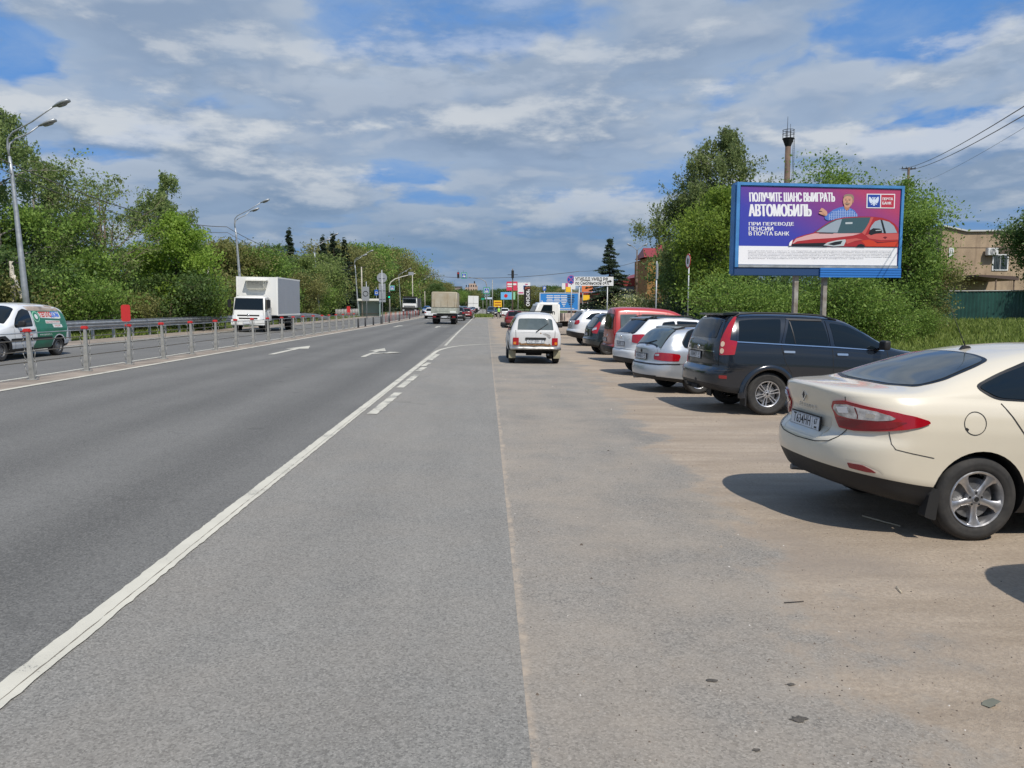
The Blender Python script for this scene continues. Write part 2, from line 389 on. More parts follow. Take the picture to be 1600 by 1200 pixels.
class Car:
    """local frame: x from the tail (0) to the nose (L), y across, z up; the skin is a grid of
       u stations along the car and v points round the half section"""
    def __init__(c, L, W, top, belt, sill, tail, nose, tum=0.38, rplan=0.55, nplan=2.6, fplan=0.9, nf=2.4, crown=0.03,
                 bulge=0.03, arch=None, wheels=None, lowband=None, res=1.0, railr=0.09, side=None, rtaper=0.02, ftaper=0.03):
        c.L, c.W = L, W; c.tum = tum; c.crown = crown
        c.topx, c.topz = smooth_curve(top); c.beltx, c.beltz = smooth_curve(belt)
        c.sill = sill; c.tail = np.array(tail, float); c.nose = np.array(nose, float)   # (z, x offset)
        c.tail_s = smooth_curve([(z, x) for z, x in tail]); c.nose_s = smooth_curve([(z, x) for z, x in nose])
        c.rplan, c.nplan, c.fplan, c.nf = rplan, nplan, fplan, nf
        c.bulge = bulge; c.wheels = wheels; c.railr = railr
        c.side = side or [(0.0, 0.90), (0.10, 0.955), (0.30, 0.992), (0.55, 1.0), (0.80, 0.985), (0.93, 0.965), (1.0, 0.94)]
        c.rtaper, c.ftaper = rtaper, ftaper
        nA = int(14*res); aR = [i/nA*math.pi/2 for i in range(nA+1)]
        st = []
        for a in aR: st.append((rplan*(1-math.cos(a)**(2/nplan)), math.sin(a)**(2/nplan) if a > 0 else 0.0))
        nM = int(56*res); x0, x1 = rplan, L-fplan
        for i in range(1, nM): st.append((x0+(x1-x0)*i/nM, 1.0))
        for a in reversed(aR): st.append((L-fplan*(1-math.cos(a)**(2/nf)), math.sin(a)**(2/nf) if a > 0 else 0.0))
        c.st = st
        G = []
        for xs, P in st: G.append(c.section(xs, P, res))
        c.G = G; nu, nv = len(G), len(G[0])
        V = []; F = []
        for g in G: V += g
        for g in G: V += [(x, -y, z) for x, y, z in g]
        for s_ in (0, 1):
            o = s_*nu*nv
            for i in range(nu-1):
                for j in range(nv-1):
                    q = (o+i*nv+j, o+i*nv+j+1, o+(i+1)*nv+j+1, o+(i+1)*nv+j)
                    F.append(q if s_ == 0 else q[::-1])
        bm = bmesh.new(); vs = [bm.verts.new(v) for v in V]
        lay = bm.faces.layers.int.new('row')
        for k, f in enumerate(F):
            try:
                fc = bm.faces.new([vs[i] for i in f]); fc.smooth = True
                if lowband and (k % (nv-1)) < lowband: fc.material_index = 1
            except ValueError: pass
        bmesh.ops.remove_doubles(bm, verts=bm.verts, dist=0.0015)
        bmesh.ops.dissolve_degenerate(bm, dist=0.0005, edges=bm.edges)
        bmesh.ops.recalc_face_normals(bm, faces=bm.faces)
        c.bvh = BVHTree.FromBMesh(bm)
        c.full = bpy.data.meshes.new('shell'); bm.to_mesh(c.full); bm.free()
    def width(c, x):
        t = x/c.L
        return c.W/2*(1 - c.rtaper*max(0, 1-t/0.3)**2 - c.ftaper*max(0, (t-0.7)/0.3)**2)
    def section(c, xs, P, res):
        T = interp(c.topx, c.topz, xs); B = min(interp(c.beltx, c.beltz, xs), T-0.015); zb = interp([q[0] for q in c.sill], [q[1] for q in c.sill], xs)
        w = c.width(xs)
        pts = [(0.0, zb), (0.45*w, zb), (0.86*w, zb+0.005)]
        zs, ws = zip(*c.side)
        nS = int(20*res)
        for i in range(nS+1):
            f = i/nS; pts.append((w*float(np.interp(f, zs, ws)), zb+0.015+(B-zb-0.015)*f))
        ws_ = pts[-1][0]; Hh = T-B
        wk = ws_ - 0.05 - c.tum*max(0.0, Hh-0.06); e = min(0.045, Hh*0.35)
        S = np.array([ws_, B]); K = np.array([wk, T-e]); Cc = np.array([0.0, T+0])
        d1 = K-S; l1 = np.linalg.norm(d1); r1 = min(c.railr, l1*0.45); r2 = min(c.railr*1.6, wk*0.4)
        A = K - d1/max(l1, 1e-6)*r1; Kc = np.array([wk-r2, T-e+ (e*0.55)]); 
        nG = int(10*res)
        for i in range(1, nG+1):
            t = i/nG; q = S+(A-S)*t; bow = math.sin(math.pi*t)*min(0.02, Hh*0.05); pts.append((q[0]+bow, q[1]))
        for i in range(1, 6):
            t = i/5; q = (1-t)**2*A+2*t*(1-t)*K+t*t*Kc; pts.append((q[0], q[1]))
        for i in range(1, 7):
            t = i/6; y = Kc[0]*(1-t); pts.append((y, Kc[1]+(T-Kc[1])*(1-(1-t)**2)))
        out = []
        for y, z in pts:
            x = xs
            if xs < 1.2:
                k = (1-xs/1.2)**2; x = xs + float(np.interp(z, *c.tail_s))*k
            if xs > c.L-1.3:
                k = (1-(c.L-xs)/1.3)**2; x = x - float(np.interp(z, *c.nose_s))*k
            out.append((x, y*P, z))
        return out
    # ------------------------------------------------------------ body with wheel openings
    def body(c, mat_, parent, arch_r=0.36, depth=0.30, dark=None, name='body', cut=True):
        me = c.full.copy(); dk = dark or M_arch
        for m in (mat_ if isinstance(mat_, list) else [mat_, M_plastic]): me.materials.append(m)
        me.materials.append(dk); di = len(me.materials)-1
        o = bpy.data.objects.new(name, me); C.objects.link(o)
        if cut:
            ob = bmesh.new()
            for wx, wr in c.wheels:
                for sgn in (1, -1):
                    y = sgn*(c.W/2-depth/2+0.05)
                    r_ = bmesh.ops.create_cone(ob, cap_ends=True, segments=40, radius1=wr, radius2=wr, depth=depth+0.1)
                    for v in r_['verts']: v.co = Vector((v.co.x+wx, v.co.z+y, -v.co.y + c.wz))
            cm = bpy.data.meshes.new('cut'); ob.to_mesh(cm); ob.free(); cm.materials.append(dk)
            co = bpy.data.objects.new('cut', cm); C.objects.link(co)
            md = o.modifiers.new('b', 'BOOLEAN'); md.operation = 'DIFFERENCE'; md.object = co; md.solver = 'EXACT'
            dg = bpy.context.evaluated_depsgraph_get(); nm = bpy.data.meshes.new_from_object(o.evaluated_get(dg))
            o.modifiers.clear(); bpy.data.objects.remove(co); o.data = nm
            for p in nm.polygons:
                ctr = p.center
                for wx, wr in c.wheels:
                    d = math.hypot(ctr.x-wx, ctr.z-c.wz)
                    if d < wr+0.004 and (d < wr-0.02 or abs(p.normal.y) < 0.6) and (abs(p.normal.y) > 0.6 or p.normal.x*(ctr.x-wx)+p.normal.z*(ctr.z-c.wz) < 0.02):
                        if abs(ctr.y) < c.W/2-0.005 or True:
                            p.material_index = di; p.use_smooth = False
            nm.set_sharp_from_angle(angle=R(38))
        o.parent = parent
        return o
    # ------------------------------------------------------------ panels laid on the skin
    def lay(c, poly, fn, mat_, name, parent, off=0.004, step=0.05, scale=(1, 1), smooth=True, thick=True):
        """poly: 2D outline; fn(a,b) -> (origin, direction); the outline is cut into a grid and pressed on the skin"""
        bm = bmesh.new(); vs = [bm.verts.new((a, b, 0)) for a, b in poly]; bm.faces.new(vs)
        for ax in (0, 1):
            lo = min(p[ax] for p in poly); hi = max(p[ax] for p in poly); st = step/scale[ax]
            k = max(1, int((hi-lo)/st))
            for i in range(1, k):
                v = lo+(hi-lo)*i/k; no = (1, 0, 0) if ax == 0 else (0, 1, 0); co = (v, 0, 0) if ax == 0 else (0, v, 0)
                bmesh.ops.bisect_plane(bm, geom=bm.verts[:]+bm.edges[:]+bm.faces[:], plane_co=co, plane_no=no, dist=1e-6)
        bad = []; nn = {}
        for v in bm.verts:
            o_, d_ = fn(v.co.x, v.co.y); o_ = Vector(o_); d_ = Vector(d_).normalized()
            loc, nrm, idx, dist = c.bvh.ray_cast(o_, d_)
            if loc is None: bad.append(v); continue
            if nrm.dot(d_) > 0: nrm = -nrm
            v.co = loc + nrm*off; nn[v] = nrm
        if bad: bmesh.ops.delete(bm, geom=bad, context='VERTS')
        if not bm.faces: bm.free(); return None
        if thick:
            be = [e for e in bm.edges if e.is_boundary]
            r_ = bmesh.ops.extrude_edge_only(bm, edges=be)
            newv = [g for g in r_['geom'] if isinstance(g, bmesh.types.BMVert)]
            # match extruded verts to the source by position
            src = {tuple(round(x, 5) for x in v.co): n_ for v, n_ in nn.items() if v.is_valid}
            for v in newv:
                n_ = src.get(tuple(round(x, 5) for x in v.co))
                if n_ is not None: v.co = v.co - n_*(off+0.012)
        for f in bm.faces: f.smooth = smooth
        bm.normal_update()
        me = bpy.data.meshes.new(name); bm.to_mesh(me); bm.free()
        me.set_sharp_from_angle(angle=R(40))
        return link(name, me, mat_, parent)
    def side_fn(c, s): return lambda a, b: ((a, s*3.0, b), (0, -s, 0))
    def rear_fn(c): return lambda a, b: ((-3.0, a, b), (1, 0, 0))
    def front_fn(c): return lambda a, b: ((c.L+3.0, a, b), (-1, 0, 0))
    def top_fn(c, xs=-1.0, xd=1.0, ang=45):
        """outline (y, x) seen from above behind: rays come down"""
        return lambda a, b: ((b, a, 4.0), (0, 0, -1))
    def cyl_fn(c, xc=1.0):
        return lambda a, b: ((xc-4*math.cos(a), 4*math.sin(a), b), (math.cos(a), -math.sin(a), 0))
    def cylf_fn(c, xc=1.0):
        return lambda a, b: ((c.L-xc+4*math.cos(a), 4*math.sin(a), b), (-math.cos(a), -math.sin(a), 0))
    def wrap(c, pts, s, xc=1.0):
        """(y or x, z, 'r'|'s') points -> cylinder angles; s=-1 near side"""
        out = []
        for q, z, k in pts:
            if k == 'r': x, y = 0.03+float(np.interp(z, *c.tail_s)), q
            else: x, y = q, c.W/2*0.985
            out.append((s*math.atan2(y, xc-x), z))
        return out
    def wrapf(c, pts, s, xc=1.0):
        out = []
        for q, z, k in pts:
            if k == 'r': x, y = 0.03+float(np.interp(z, *c.nose_s)), q
            else: x, y = q, c.W/2*0.97
            out.append((s*math.atan2(y, xc-x), z))
        return out
    def strip_on(c, pts, w, fn, mat_, name, parent, off=0.003, step=0.05):
        """thin ribbon along a 2D polyline"""
        P = np.array(pts, float); Ls = []; Rs = []
        for i in range(len(P)):
            d = P[min(i+1, len(P)-1)]-P[max(i-1, 0)]; d = d/max(1e-9, np.linalg.norm(d)); n_ = np.array([-d[1], d[0]])*w/2
            Ls.append(P[i]+n_); Rs.append(P[i]-n_)
        bm = bmesh.new(); prev = None
        for a, b in zip(Ls, Rs):
            cur = []
            for q in (a, b):
                o_, d_ = fn(q[0], q[1]); d_ = Vector(d_).normalized(); loc, nrm, _, _ = c.bvh.ray_cast(Vector(o_), d_)
                if loc is None: cur = None; break
                if nrm.dot(d_) > 0: nrm = -nrm
                cur.append(bm.verts.new(loc+nrm*off))
            if cur and prev: bm.faces.new((prev[0], prev[1], cur[1], cur[0])).smooth = True
            prev = cur
        me = bpy.data.meshes.new(name); bm.to_mesh(me); bm.free(); return link(name, me, mat_, parent)
    def hit(c, o_, d_):
        loc, nrm, _, _ = c.bvh.ray_cast(Vector(o_), Vector(d_).normalized()); return loc, nrm

def dense(pts, step=0.05):
    out = []
    for a, b in zip(pts[:-1], pts[1:]):
        k = max(1, int(math.hypot(b[0]-a[0], b[1]-a[1])/step))
        for i in range(k): out.append((a[0]+(b[0]-a[0])*i/k, a[1]+(b[1]-a[1])*i/k))
    out.append(pts[-1]); return out
def rounded(pts, r=0.04, k=5):
    """round the corners of a closed 2D outline; r may be per point"""
    out = []; n = len(pts)
    for i in range(n):
        p0, p1, p2 = (np.array(pts[(i+j-1) % n], float) for j in range(3))
        rr = r[i] if isinstance(r, (list, tuple)) else r
        a = p0-p1; b = p2-p1; la, lb = np.linalg.norm(a), np.linalg.norm(b)
        q = min(rr, la*0.45, lb*0.45); A = p1+a/la*q; B = p1+b/lb*q
        for j in range(k+1):
            t = j/k; out.append(tuple((1-t)**2*A+2*t*(1-t)*p1+t*t*B))
    return out
def shrink(pts, d):
    """move a closed outline inwards by about d"""
    P = np.array(pts, float); n = len(P); ar = 0.5*sum(P[i][0]*P[(i+1) % n][1]-P[(i+1) % n][0]*P[i][1] for i in range(n)); sg = 1 if ar > 0 else -1
    out = []
    for i in range(n):
        e = P[(i+1) % n]-P[i-1]; e = e/max(1e-9, np.linalg.norm(e)); out.append(tuple(P[i]+sg*d*np.array([-e[1], e[0]])))
    return out

# shared materials
M_plastic = mat('black bumper plastic', (0.013, 0.013, 0.014), 0.55, var=0.2, vscale=8, bump=0.05, bscale=300)
M_arch = mat('wheel housing', (0.010, 0.010, 0.010), 0.95)
M_seam = mat('panel gap', (0.012, 0.012, 0.012), 0.8)
M_glass = mat('tinted car glass', (0.006, 0.010, 0.013), 0.04, spec=0.45)
M_glass_l = mat('pale car glass', (0.10, 0.125, 0.125), 0.05, spec=0.7, col2=(0.045, 0.06, 0.062), vscale=1.3)
M_seal = mat('window seal', (0.006, 0.006, 0.006), 0.35)
M_red = mat('red lamp lens', (0.33, 0.004, 0.010), 0.10, coat=1.0)
M_reddk = mat('dark red lamp lens', (0.20, 0.004, 0.008), 0.15, coat=1.0)
M_clear = mat('clear lamp lens', (0.85, 0.85, 0.85), 0.16, coat=1.0, metal=0.45, col2=(0.30, 0.30, 0.31), vscale=13)
M_amber = mat('amber lamp lens', (0.65, 0.20, 0.02), 0.2, coat=1.0)
M_chrome = mat('chrome trim', (0.78, 0.78, 0.78), 0.13, 1.0)
M_alloy = mat('alloy rim', (0.56, 0.56, 0.57), 0.32, 0.85, var=0.10, vscale=20)
M_steel = mat('dull steel', (0.20, 0.20, 0.20), 0.5, 0.7, var=0.3, vscale=10)
def tyre_mat():
    m = bpy.data.materials.new('tyre rubber'); m.use_nodes = True; n = NT(m.node_tree); b = n.n['Principled BSDF']
    P = n.node('ShaderNodeTexCoord').outputs['Object']
    f = n.noise(P, 9, 5, 0.65)
    n.put(b, 'Base Color', n.mix(n.rng(f, 0.35, 0.7), (0.020, 0.020, 0.020, 1), (0.045, 0.042, 0.038, 1))); b.inputs['Roughness'].default_value = 0.85
    n.put(b, 'Normal', n.node('ShaderNodeBump', {'Height': n.noise(P, 120, 3, 0.6), 'Strength': 0.25, 'Distance': 0.004}).outputs[0])
    return m
M_tyre = tyre_mat()
M_platew = mat('plate white', (0.62, 0.64, 0.66), 0.45)
M_black = mat('black lettering', (0.012, 0.012, 0.012), 0.6)
M_dark = mat('dark underbody', (0.014, 0.014, 0.014), 0.9)
M_interior = mat('seat cloth', (0.10, 0.10, 0.10), 0.9)

def paint(name, col, rough=0.28, metal=0.0, dirt=0.25, dcol=(0.20, 0.17, 0.13)):
    m = bpy.data.materials.new(name); m.use_nodes = True; n = NT(m.node_tree); b = n.n['Principled BSDF']
    P = n.node('ShaderNodeTexCoord').outputs['Object']; s = n.node('ShaderNodeSeparateXYZ', {0: P})
    f = n.noise(n.vmath('MULTIPLY', P, (1.0, 1.0, 0.6)), 2.6, 7, 0.7)
    low = n.rng(s.outputs[2], 0.95, 0.2, 0.15, 1.0)                  # road dust collects low on the car
    k = n.math('MULTIPLY', n.math('MULTIPLY', n.rng(f, 0.38, 0.75), low), dirt)
    n.put(b, 'Base Color', n.mix(k, c4(col), c4(dcol)))
    n.put(b, 'Roughness', n.math('ADD', rough, n.math('MULTIPLY', k, 0.9)))
    b.inputs['Metallic'].default_value = metal; b.inputs['Coat Weight'].default_value = 0.8; b.inputs['Coat Roughness'].default_value = 0.05
    n.put(b, 'Coat Weight', n.rng(k, 0.0, 0.3, 0.85, 0.25))
    return m

_wheel = {}
def wheel_mesh(r, w, rr, style, key):
    """tyre and rim meshes facing +Y (outer face at y=0)"""
    if key in _wheel: return _wheel[key]
    t = MB(); pr = [(rr, -w+0.012), (rr+0.01, -w), (r-0.045, -w), (r-0.012, -w+0.02), (r, -w+0.045)]
    # tread with grooves
    y = -w+0.05; 
    for gi in range(4):
        seg = (w-0.10)/4; pr += [(r, y), (r, y+seg-0.012), (r-0.008, y+seg-0.010), (r-0.008, y+seg-0.002)]; y += seg
    pr += [(r, -0.045), (r-0.004, -0.026), (r-0.018, -0.009), (r-0.04, 0.001), (r-0.055, 0.004), (r-0.06, 0.002), (rr+0.035, 0.003), (rr+0.012, -0.003), (rr+0.002, -0.012), (rr, -0.014)]
    t.lathe(pr, seg=56)
    tm = t.mesh('tyre'); tm.set_sharp_from_angle(angle=R(35))
    m = MB()
    # barrel and lip
    m.lathe([(rr, -0.012), (rr-0.006, -0.004), (rr-0.018, -0.010), (rr-0.024, -0.03), (rr-0.034, -0.12), (rr-0.03, -w+0.02)], seg=48)
    hub = 0.062
    if style == 'steel':
        m.lathe([(rr-0.03, -0.05), (rr*0.72, -0.035), (rr*0.5, -0.05), (rr*0.35, -0.02), (0.0, -0.02)], seg=32)
        m.mi = 1
        for k in range(10):
            a = 2*math.pi*k/10; m.lathe([(0.016, 0.0), (0.0, 0.0)], (rr*0.78*math.cos(a), -0.034, rr*0.78*math.sin(a)), seg=8)
        m.mi = 0
    else:
        n = 5 if style == 'five' else 6
        m.lathe([(hub*1.15, -0.06), (hub*1.05, -0.028), (hub*0.7, -0.022), (0.03, -0.022), (0.026, -0.014), (0.0, -0.013)], seg=28)
        for k in range(n):
            a = 2*math.pi*k/n + (math.pi/2*3)
            ca, sa = math.cos(a), math.sin(a)
            def P(rad, off, y): return (rad*ca-off*sa, y, rad*sa+off*ca)
            if style == 'five':
                prof = [(0.035, 0.030, -0.024), (0.075, 0.026, -0.030), (rr*0.55, 0.024, -0.032), (rr*0.78, 0.036, -0.020), (rr-0.014, 0.066, -0.012)]
                sides = [(0, prof)]
            else:
                sides = [(-0.020, [(0.04, 0.011, -0.026), (rr*0.6, 0.010, -0.028), (rr-0.016, 0.015, -0.012)]), (0.020, [(0.04, 0.011, -0.026), (rr*0.6, 0.010, -0.028), (rr-0.016, 0.015, -0.012)])]
            for so_, prof in sides:
                n0 = len(m.v)
                for rad, hw, y in prof:
                    kx = so_*(0.6+rad/rr*0.9)
                    m.v += [P(rad, kx-hw, y-0.006), P(rad, kx-hw*0.45, y+0.004), P(rad, kx+hw*0.45, y+0.004), P(rad, kx+hw, y-0.006), P(rad, kx+hw*0.8, y-0.045), P(rad, kx-hw*0.8, y-0.045)]
                for i in range(len(prof)-1):
                    for j in range(6):
                        m.face((n0+i*6+j, n0+i*6+(j+1) % 6, n0+(i+1)*6+(j+1) % 6, n0+(i+1)*6+j), True)
        m.mi = 1
        for k in range(5 if n == 5 else 6):
            a = 2*math.pi*(k+0.5)/n+(math.pi/2*3); m.lathe([(0.009, -0.03), (0.009, -0.021), (0.0, -0.019)], (0.05*math.cos(a), 0, 0.05*math.sin(a)), seg=8)
        m.lathe([(0.020, -0.012), (0.0, -0.0115)], seg=12)
        # brake disc behind the spokes
        m.mi = 2; m.lathe([(rr*0.72, -0.085), (rr*0.72, -0.07), (0.06, -0.07)], seg=28)
        m.mi = 3; m.lathe([(rr-0.03, -0.14), (0.0, -0.14)], seg=28)
    rm = m.mesh('rim'); rm.set_sharp_from_angle(angle=R(40))
    tm.materials.append(M_tyre)
    for q in (M_alloy if style != 'steel' else M_steel, M_arch, M_steel, M_arch): rm.materials.append(q)
    _wheel[key] = (tm, rm); return _wheel[key]
def add_wheels(root, spec, r, w, rr, style, wz, key=None, rim_mat=None):
    key = key or (r, w, rr, style)
    tm, rm = wheel_mesh(r, w, rr, style, key)
    if rim_mat: rm.materials[0] = rim_mat
    for x, y in spec:
        e = bpy.data.objects.new('wheel', tm); C.objects.link(e); e.parent = root; e.location = (x, y, wz)
        e.rotation_euler = (0, random.uniform(0, 1.2) if style != 'five' else 0.0, 0) if y > 0 else (0, random.uniform(0, 1.2) if style != 'five' else 0.0, math.pi)
        q = bpy.data.objects.new('rim', rm); C.objects.link(q); q.parent = e
def plate(root, txt, reg, x, y, z, tilt=0.0, name='number_plate', w=0.52, back=False, yaw=0.0):
    """flat plate whose face looks to -x (tail) or +x (nose)"""
    b = MB(); h = 0.112*w/0.52
    b.mi = 1; b.box(-w/2-0.012, w/2+0.012, -h/2-0.010, h/2+0.012, -0.012, 0.0)
    b.mi = 0; b.box(-w/2, w/2, -h/2, h/2, 0.0005, 0.004)
    me = b.mesh(name); me.materials.append(M_platew); me.materials.append(M_plastic)
    o = bpy.data.objects.new(name, me); C.objects.link(o); o.parent = root
    sgn = 1 if back else -1
    rotm = Matrix.Rotation(yaw, 4, 'Z') @ Matrix(((0, 0, sgn, 0), (sgn, 0, 0, 0), (0, 1, 0, 0), (0, 0, 0, 1))) @ Matrix.Rotation(tilt, 4, 'X')
    o.matrix_local = Matrix.Translation((x, y, z)) @ rotm
    if txt:
        t = text_mesh(txt, h*0.98, xs=0.82, bold=0.0012, space=1.02); q = link('plate_characters', t, M_black, o); q.location = (-w*0.10, 0, 0.0055)
        t = text_mesh(reg, h*0.62, xs=0.85, bold=0.0008); q = link('region_code', t, M_black, o); q.location = (w*0.385, h*0.14, 0.0055)
        f = MB(); f.box(w*0.27, w*0.274, -h*0.45, h*0.45, 0.004, 0.0052); f.box(w*0.35, w*0.43, -h*0.36, -h*0.22, 0.004, 0.0052)
        f.box(-w*0.49, w*0.49, h*0.44, h*0.46, 0.004, 0.0052); f.box(-w*0.49, w*0.49, -h*0.46, -h*0.44, 0.004, 0.0052); f.build('plate_border', M_black, o)
    return o
def box_part(name, m, parent, *dims, bev=0.0, rot=None):
    b = MB()
    for d in dims: b.box(*d, rot=rot)
    me = b.mesh(name)
    if bev > 0:
        bm = bmesh.new(); bm.from_mesh(me); bmesh.ops.bevel(bm, geom=bm.edges[:], offset=bev, segments=3, affect='EDGES', profile=0.5)
        for f in bm.faces: f.smooth = True
        bm.to_mesh(me); bm.free(); me.set_sharp_from_angle(angle=R(50))
    return link(name, me, m, parent)
# ---- cream saloon, nearest of the row
M_cream = paint('cream paint', (0.66, 0.60, 0.475), 0.30, 0.0, 0.22, (0.36, 0.30, 0.22))
def up(pts, d=0.065): return [(p[0], p[1]+d)+tuple(p[2:]) for p in pts]
def cream_saloon():
    t = thing('parked_car', 'cream saloon with wide red and clear tail lamps and five-spoke alloy wheels', 'car')
    L, W = 4.62, 1.81
    c = Car(L, W,
        top=[(0, 1.145), (0.05, 1.165), (0.28, 1.172), (0.46, 1.175), (0.62, 1.195), (0.98, 1.325), (1.40, 1.45), (1.85, 1.515), (2.3, 1.53), (2.7, 1.50), (3.05, 1.37), (3.4, 1.20), (3.65, 1.07), (3.9, 1.02), (4.3, 0.93), (4.62, 0.80)],
        belt=[(0, 1.085), (0.3, 1.105), (0.8, 1.12), (1.5, 1.09), (2.5, 1.0), (3.3, 0.97), (3.7, 0.96), (4.62, 0.72)],
        sill=[(0, 0.38), (0.35, 0.31), (0.6, 0.26), (1.05, 0.20), (3.4, 0.19), (3.9, 0.20), (4.62, 0.24)],
        tail=[(0.20, 0.18), (0.32, 0.12), (0.44, 0.05), (0.56, 0.0), (0.69, 0.0), (0.75, 0.03), (0.79, 0.085), (0.82, 0.10), (0.93, 0.10), (1.00, 0.07), (1.10, 0.04), (1.16, 0.03), (1.19, 0.06), (1.30, 0.05)],
        nose=[(0.2, 0.10), (0.4, 0.02), (0.6, 0.0), (0.75, 0.08), (0.9, 0.25), (1.1, 0.3)],
        tum=0.50, rplan=0.62, nplan=2.5, fplan=0.95, wheels=[(1.07, 0.385), (3.77, 0.385)], lowband=9, res=1.5, railr=0.12,
        side=[(0.0, 0.90), (0.08, 0.94), (0.16, 0.96), (0.22, 0.985), (0.36, 0.99), (0.55, 0.998), (0.72, 1.0), (0.86, 0.985), (0.95, 0.955), (1.0, 0.92)])
    c.wz = 0.334
    body = c.body(M_cream, t)
    S = c.side_fn(-1); S2 = c.side_fn(1)
    # side glass
    for sd, F in ((-1, S), (1, S2)):
        rear = [(1.07, 1.165), (1.21, 1.09), (2.30, 1.035), (2.30, 1.40), (2.05, 1.405), (1.66, 1.365), (1.32, 1.265)]
        front = [(2.36, 1.032), (3.34, 1.00), (3.12, 1.14), (2.85, 1.31), (2.62, 1.385), (2.36, 1.405)]
        allp = rounded(up([(1.035, 1.17), (1.18, 1.075), (3.42, 0.975), (3.16, 1.16), (2.86, 1.335), (2.58, 1.42), (2.05, 1.425), (1.64, 1.385), (1.29, 1.275)], 0.035), 0.10)
        c.lay(allp, F, M_seal, 'window_trim', t, 0.004)
        g = c.lay(rounded(up(rear, 0.035), [0.05, 0.06, 0.01, 0.01, 0.06, 0.08, 0.06]), F, M_glass, 'side_window', t, 0.009)
        g = c.lay(rounded(up(front, 0.035), 0.04), F, M_glass, 'side_window', t, 0.009)
        c.strip_on(dense([(1.74, 1.03), (1.745, 1.38)]), 0.045, F, M_seal, 'window_divider', t, 0.013)
        # shut lines: rear door, bumper, fuel flap, sill
        c.strip_on(dense([(1.22, 1.085), (1.30, 0.98), (1.43, 0.80), (1.50, 0.68), (1.515, 0.50), (1.53, 0.24)]), 0.0095, F, M_seam, 'door_gap', t)
        c.strip_on(dense([(2.33, 1.03), (2.33, 0.5), (2.36, 0.25)]), 0.008, F, M_seam, 'door_gap', t)
        c.strip_on(dense([(3.33, 0.98), (3.36, 0.6), (3.30, 0.25)]), 0.008, F, M_seam, 'door_gap', t)
        h = c.lay(rounded([(1.62, 0.905), (1.84, 0.895), (1.84, 0.93), (1.62, 0.94)], 0.017), F, M_cream, 'door_handle', t, 0.035, 0.04)
        h = c.lay(rounded([(2.52, 0.885), (2.74, 0.875), (2.74, 0.91), (2.52, 0.92)], 0.017), F, M_cream, 'door_handle', t, 0.035, 0.04)
        # plastic arch spat behind the wheel
        m = MB(); m.prism(rounded([(0.64, 0.20), (0.735, 0.17), (0.745, 0.30), (0.755, 0.40), (0.735, 0.42), (0.67, 0.38)], 0.02), 0.07 if sd > 0 else -0.09, lambda a, b, e: (a, sd*(W/2-0.02)-e, b)); m.build('mud_flap', M_dark, t)
    fc = [(0.99+0.088*math.cos(a), 0.935+0.088*math.sin(a)) for a in np.linspace(0, 2*math.pi, 33)]
    c.strip_on(fc, 0.006, S, M_seam, 'fuel_flap_gap', t)
    c.lay(rounded([(0.905, 0.89), (0.93, 0.875), (0.94, 0.89), (0.92, 0.905)], 0.004), S, M_seam, 'fuel_flap_chip', t, 0.002)
    # rear glass, seen from above
    T = c.top_fn()
    gl = [(-0.60, 0.68), (-0.35, 0.60), (0, 0.585), (0.35, 0.60), (0.60, 0.68), (0.625, 0.88), (0.55, 1.18), (0.51, 1.30), (0.3, 1.335), (0, 1.345), (-0.3, 1.335), (-0.51, 1.30), (-0.55, 1.18), (-0.625, 0.88)]
    c.lay(rounded(shrink(gl, -0.035), 0.05), T, M_seal, 'glass_surround', t, 0.003)
    c.lay(rounded(gl, 0.06), T, M_glass_l2, 'rear_window', t, 0.007)
    # boot lid lines
    cy = c.cyl_fn(0.9)
    for s in (-1, 1):
        W_ = lambda pts: c.wrap(up(pts), s, 0.9)
        lamp = W_([(0.40, 0.935, 'r'), (0.435, 0.985, 'r'), (0.56, 1.00, 'r'), (0.72, 0.985, 'r'), (0.26, 0.955, 's'), (0.50, 0.92, 's'), (0.615, 0.888, 's'), (0.63, 0.868, 's'), (0.56, 0.84, 's'), (0.42, 0.812, 's'), (0.18, 0.785, 's'), (0.66, 0.765, 'r'), (0.47, 0.77, 'r'), (0.415, 0.84, 'r')])
        lp = c.lay(rounded(lamp, 0.012), cy, M_red, 'tail_lamp', t, 0.014, 0.05)
        band = W_([(0.425, 0.925, 'r'), (0.455, 0.962, 'r'), (0.60, 0.972, 'r'), (0.72, 0.958, 'r'), (0.18, 0.938, 's'), (0.30, 0.918, 's'), (0.355, 0.90, 's'), (0.32, 0.882, 's'), (0.18, 0.868, 's'), (0.62, 0.862, 'r'), (0.46, 0.872, 'r')])
        c.lay(rounded(band, 0.010), cy, M_clear, 'reversing_lens', lp, 0.019, 0.04)
        c.strip_on(dense(W_([(0.70, 0.955, 'r'), (0.715, 0.90, 'r'), (0.70, 0.868, 'r')]), 0.02), 0.010, cy, M_reddk, 'lens_divider', lp, 0.021)
        c.lay(rounded(W_([(0.05, 0.925, 's'), (0.16, 0.92, 's'), (0.15, 0.89, 's'), (0.04, 0.89, 's')]), 0.006), cy, M_chrome, 'bright_lens_patch', lp, 0.0215, 0.04)
        c.lay(rounded(W_([(0.47, 0.945, 'r'), (0.60, 0.955, 'r'), (0.61, 0.91, 'r'), (0.48, 0.90, 'r')]), 0.006), cy, M_lens_hl, 'bright_lens_patch', lp, 0.0215, 0.04)  # bright patch paints a highlight on the lens
        low = W_([(0.43, 0.85, 'r'), (0.62, 0.85, 'r'), (0.10, 0.852, 's'), (0.36, 0.872, 's'), (0.45, 0.872, 's'), (0.34, 0.822, 's'), (0.14, 0.798, 's'), (0.64, 0.783, 'r'), (0.485, 0.787, 'r')])
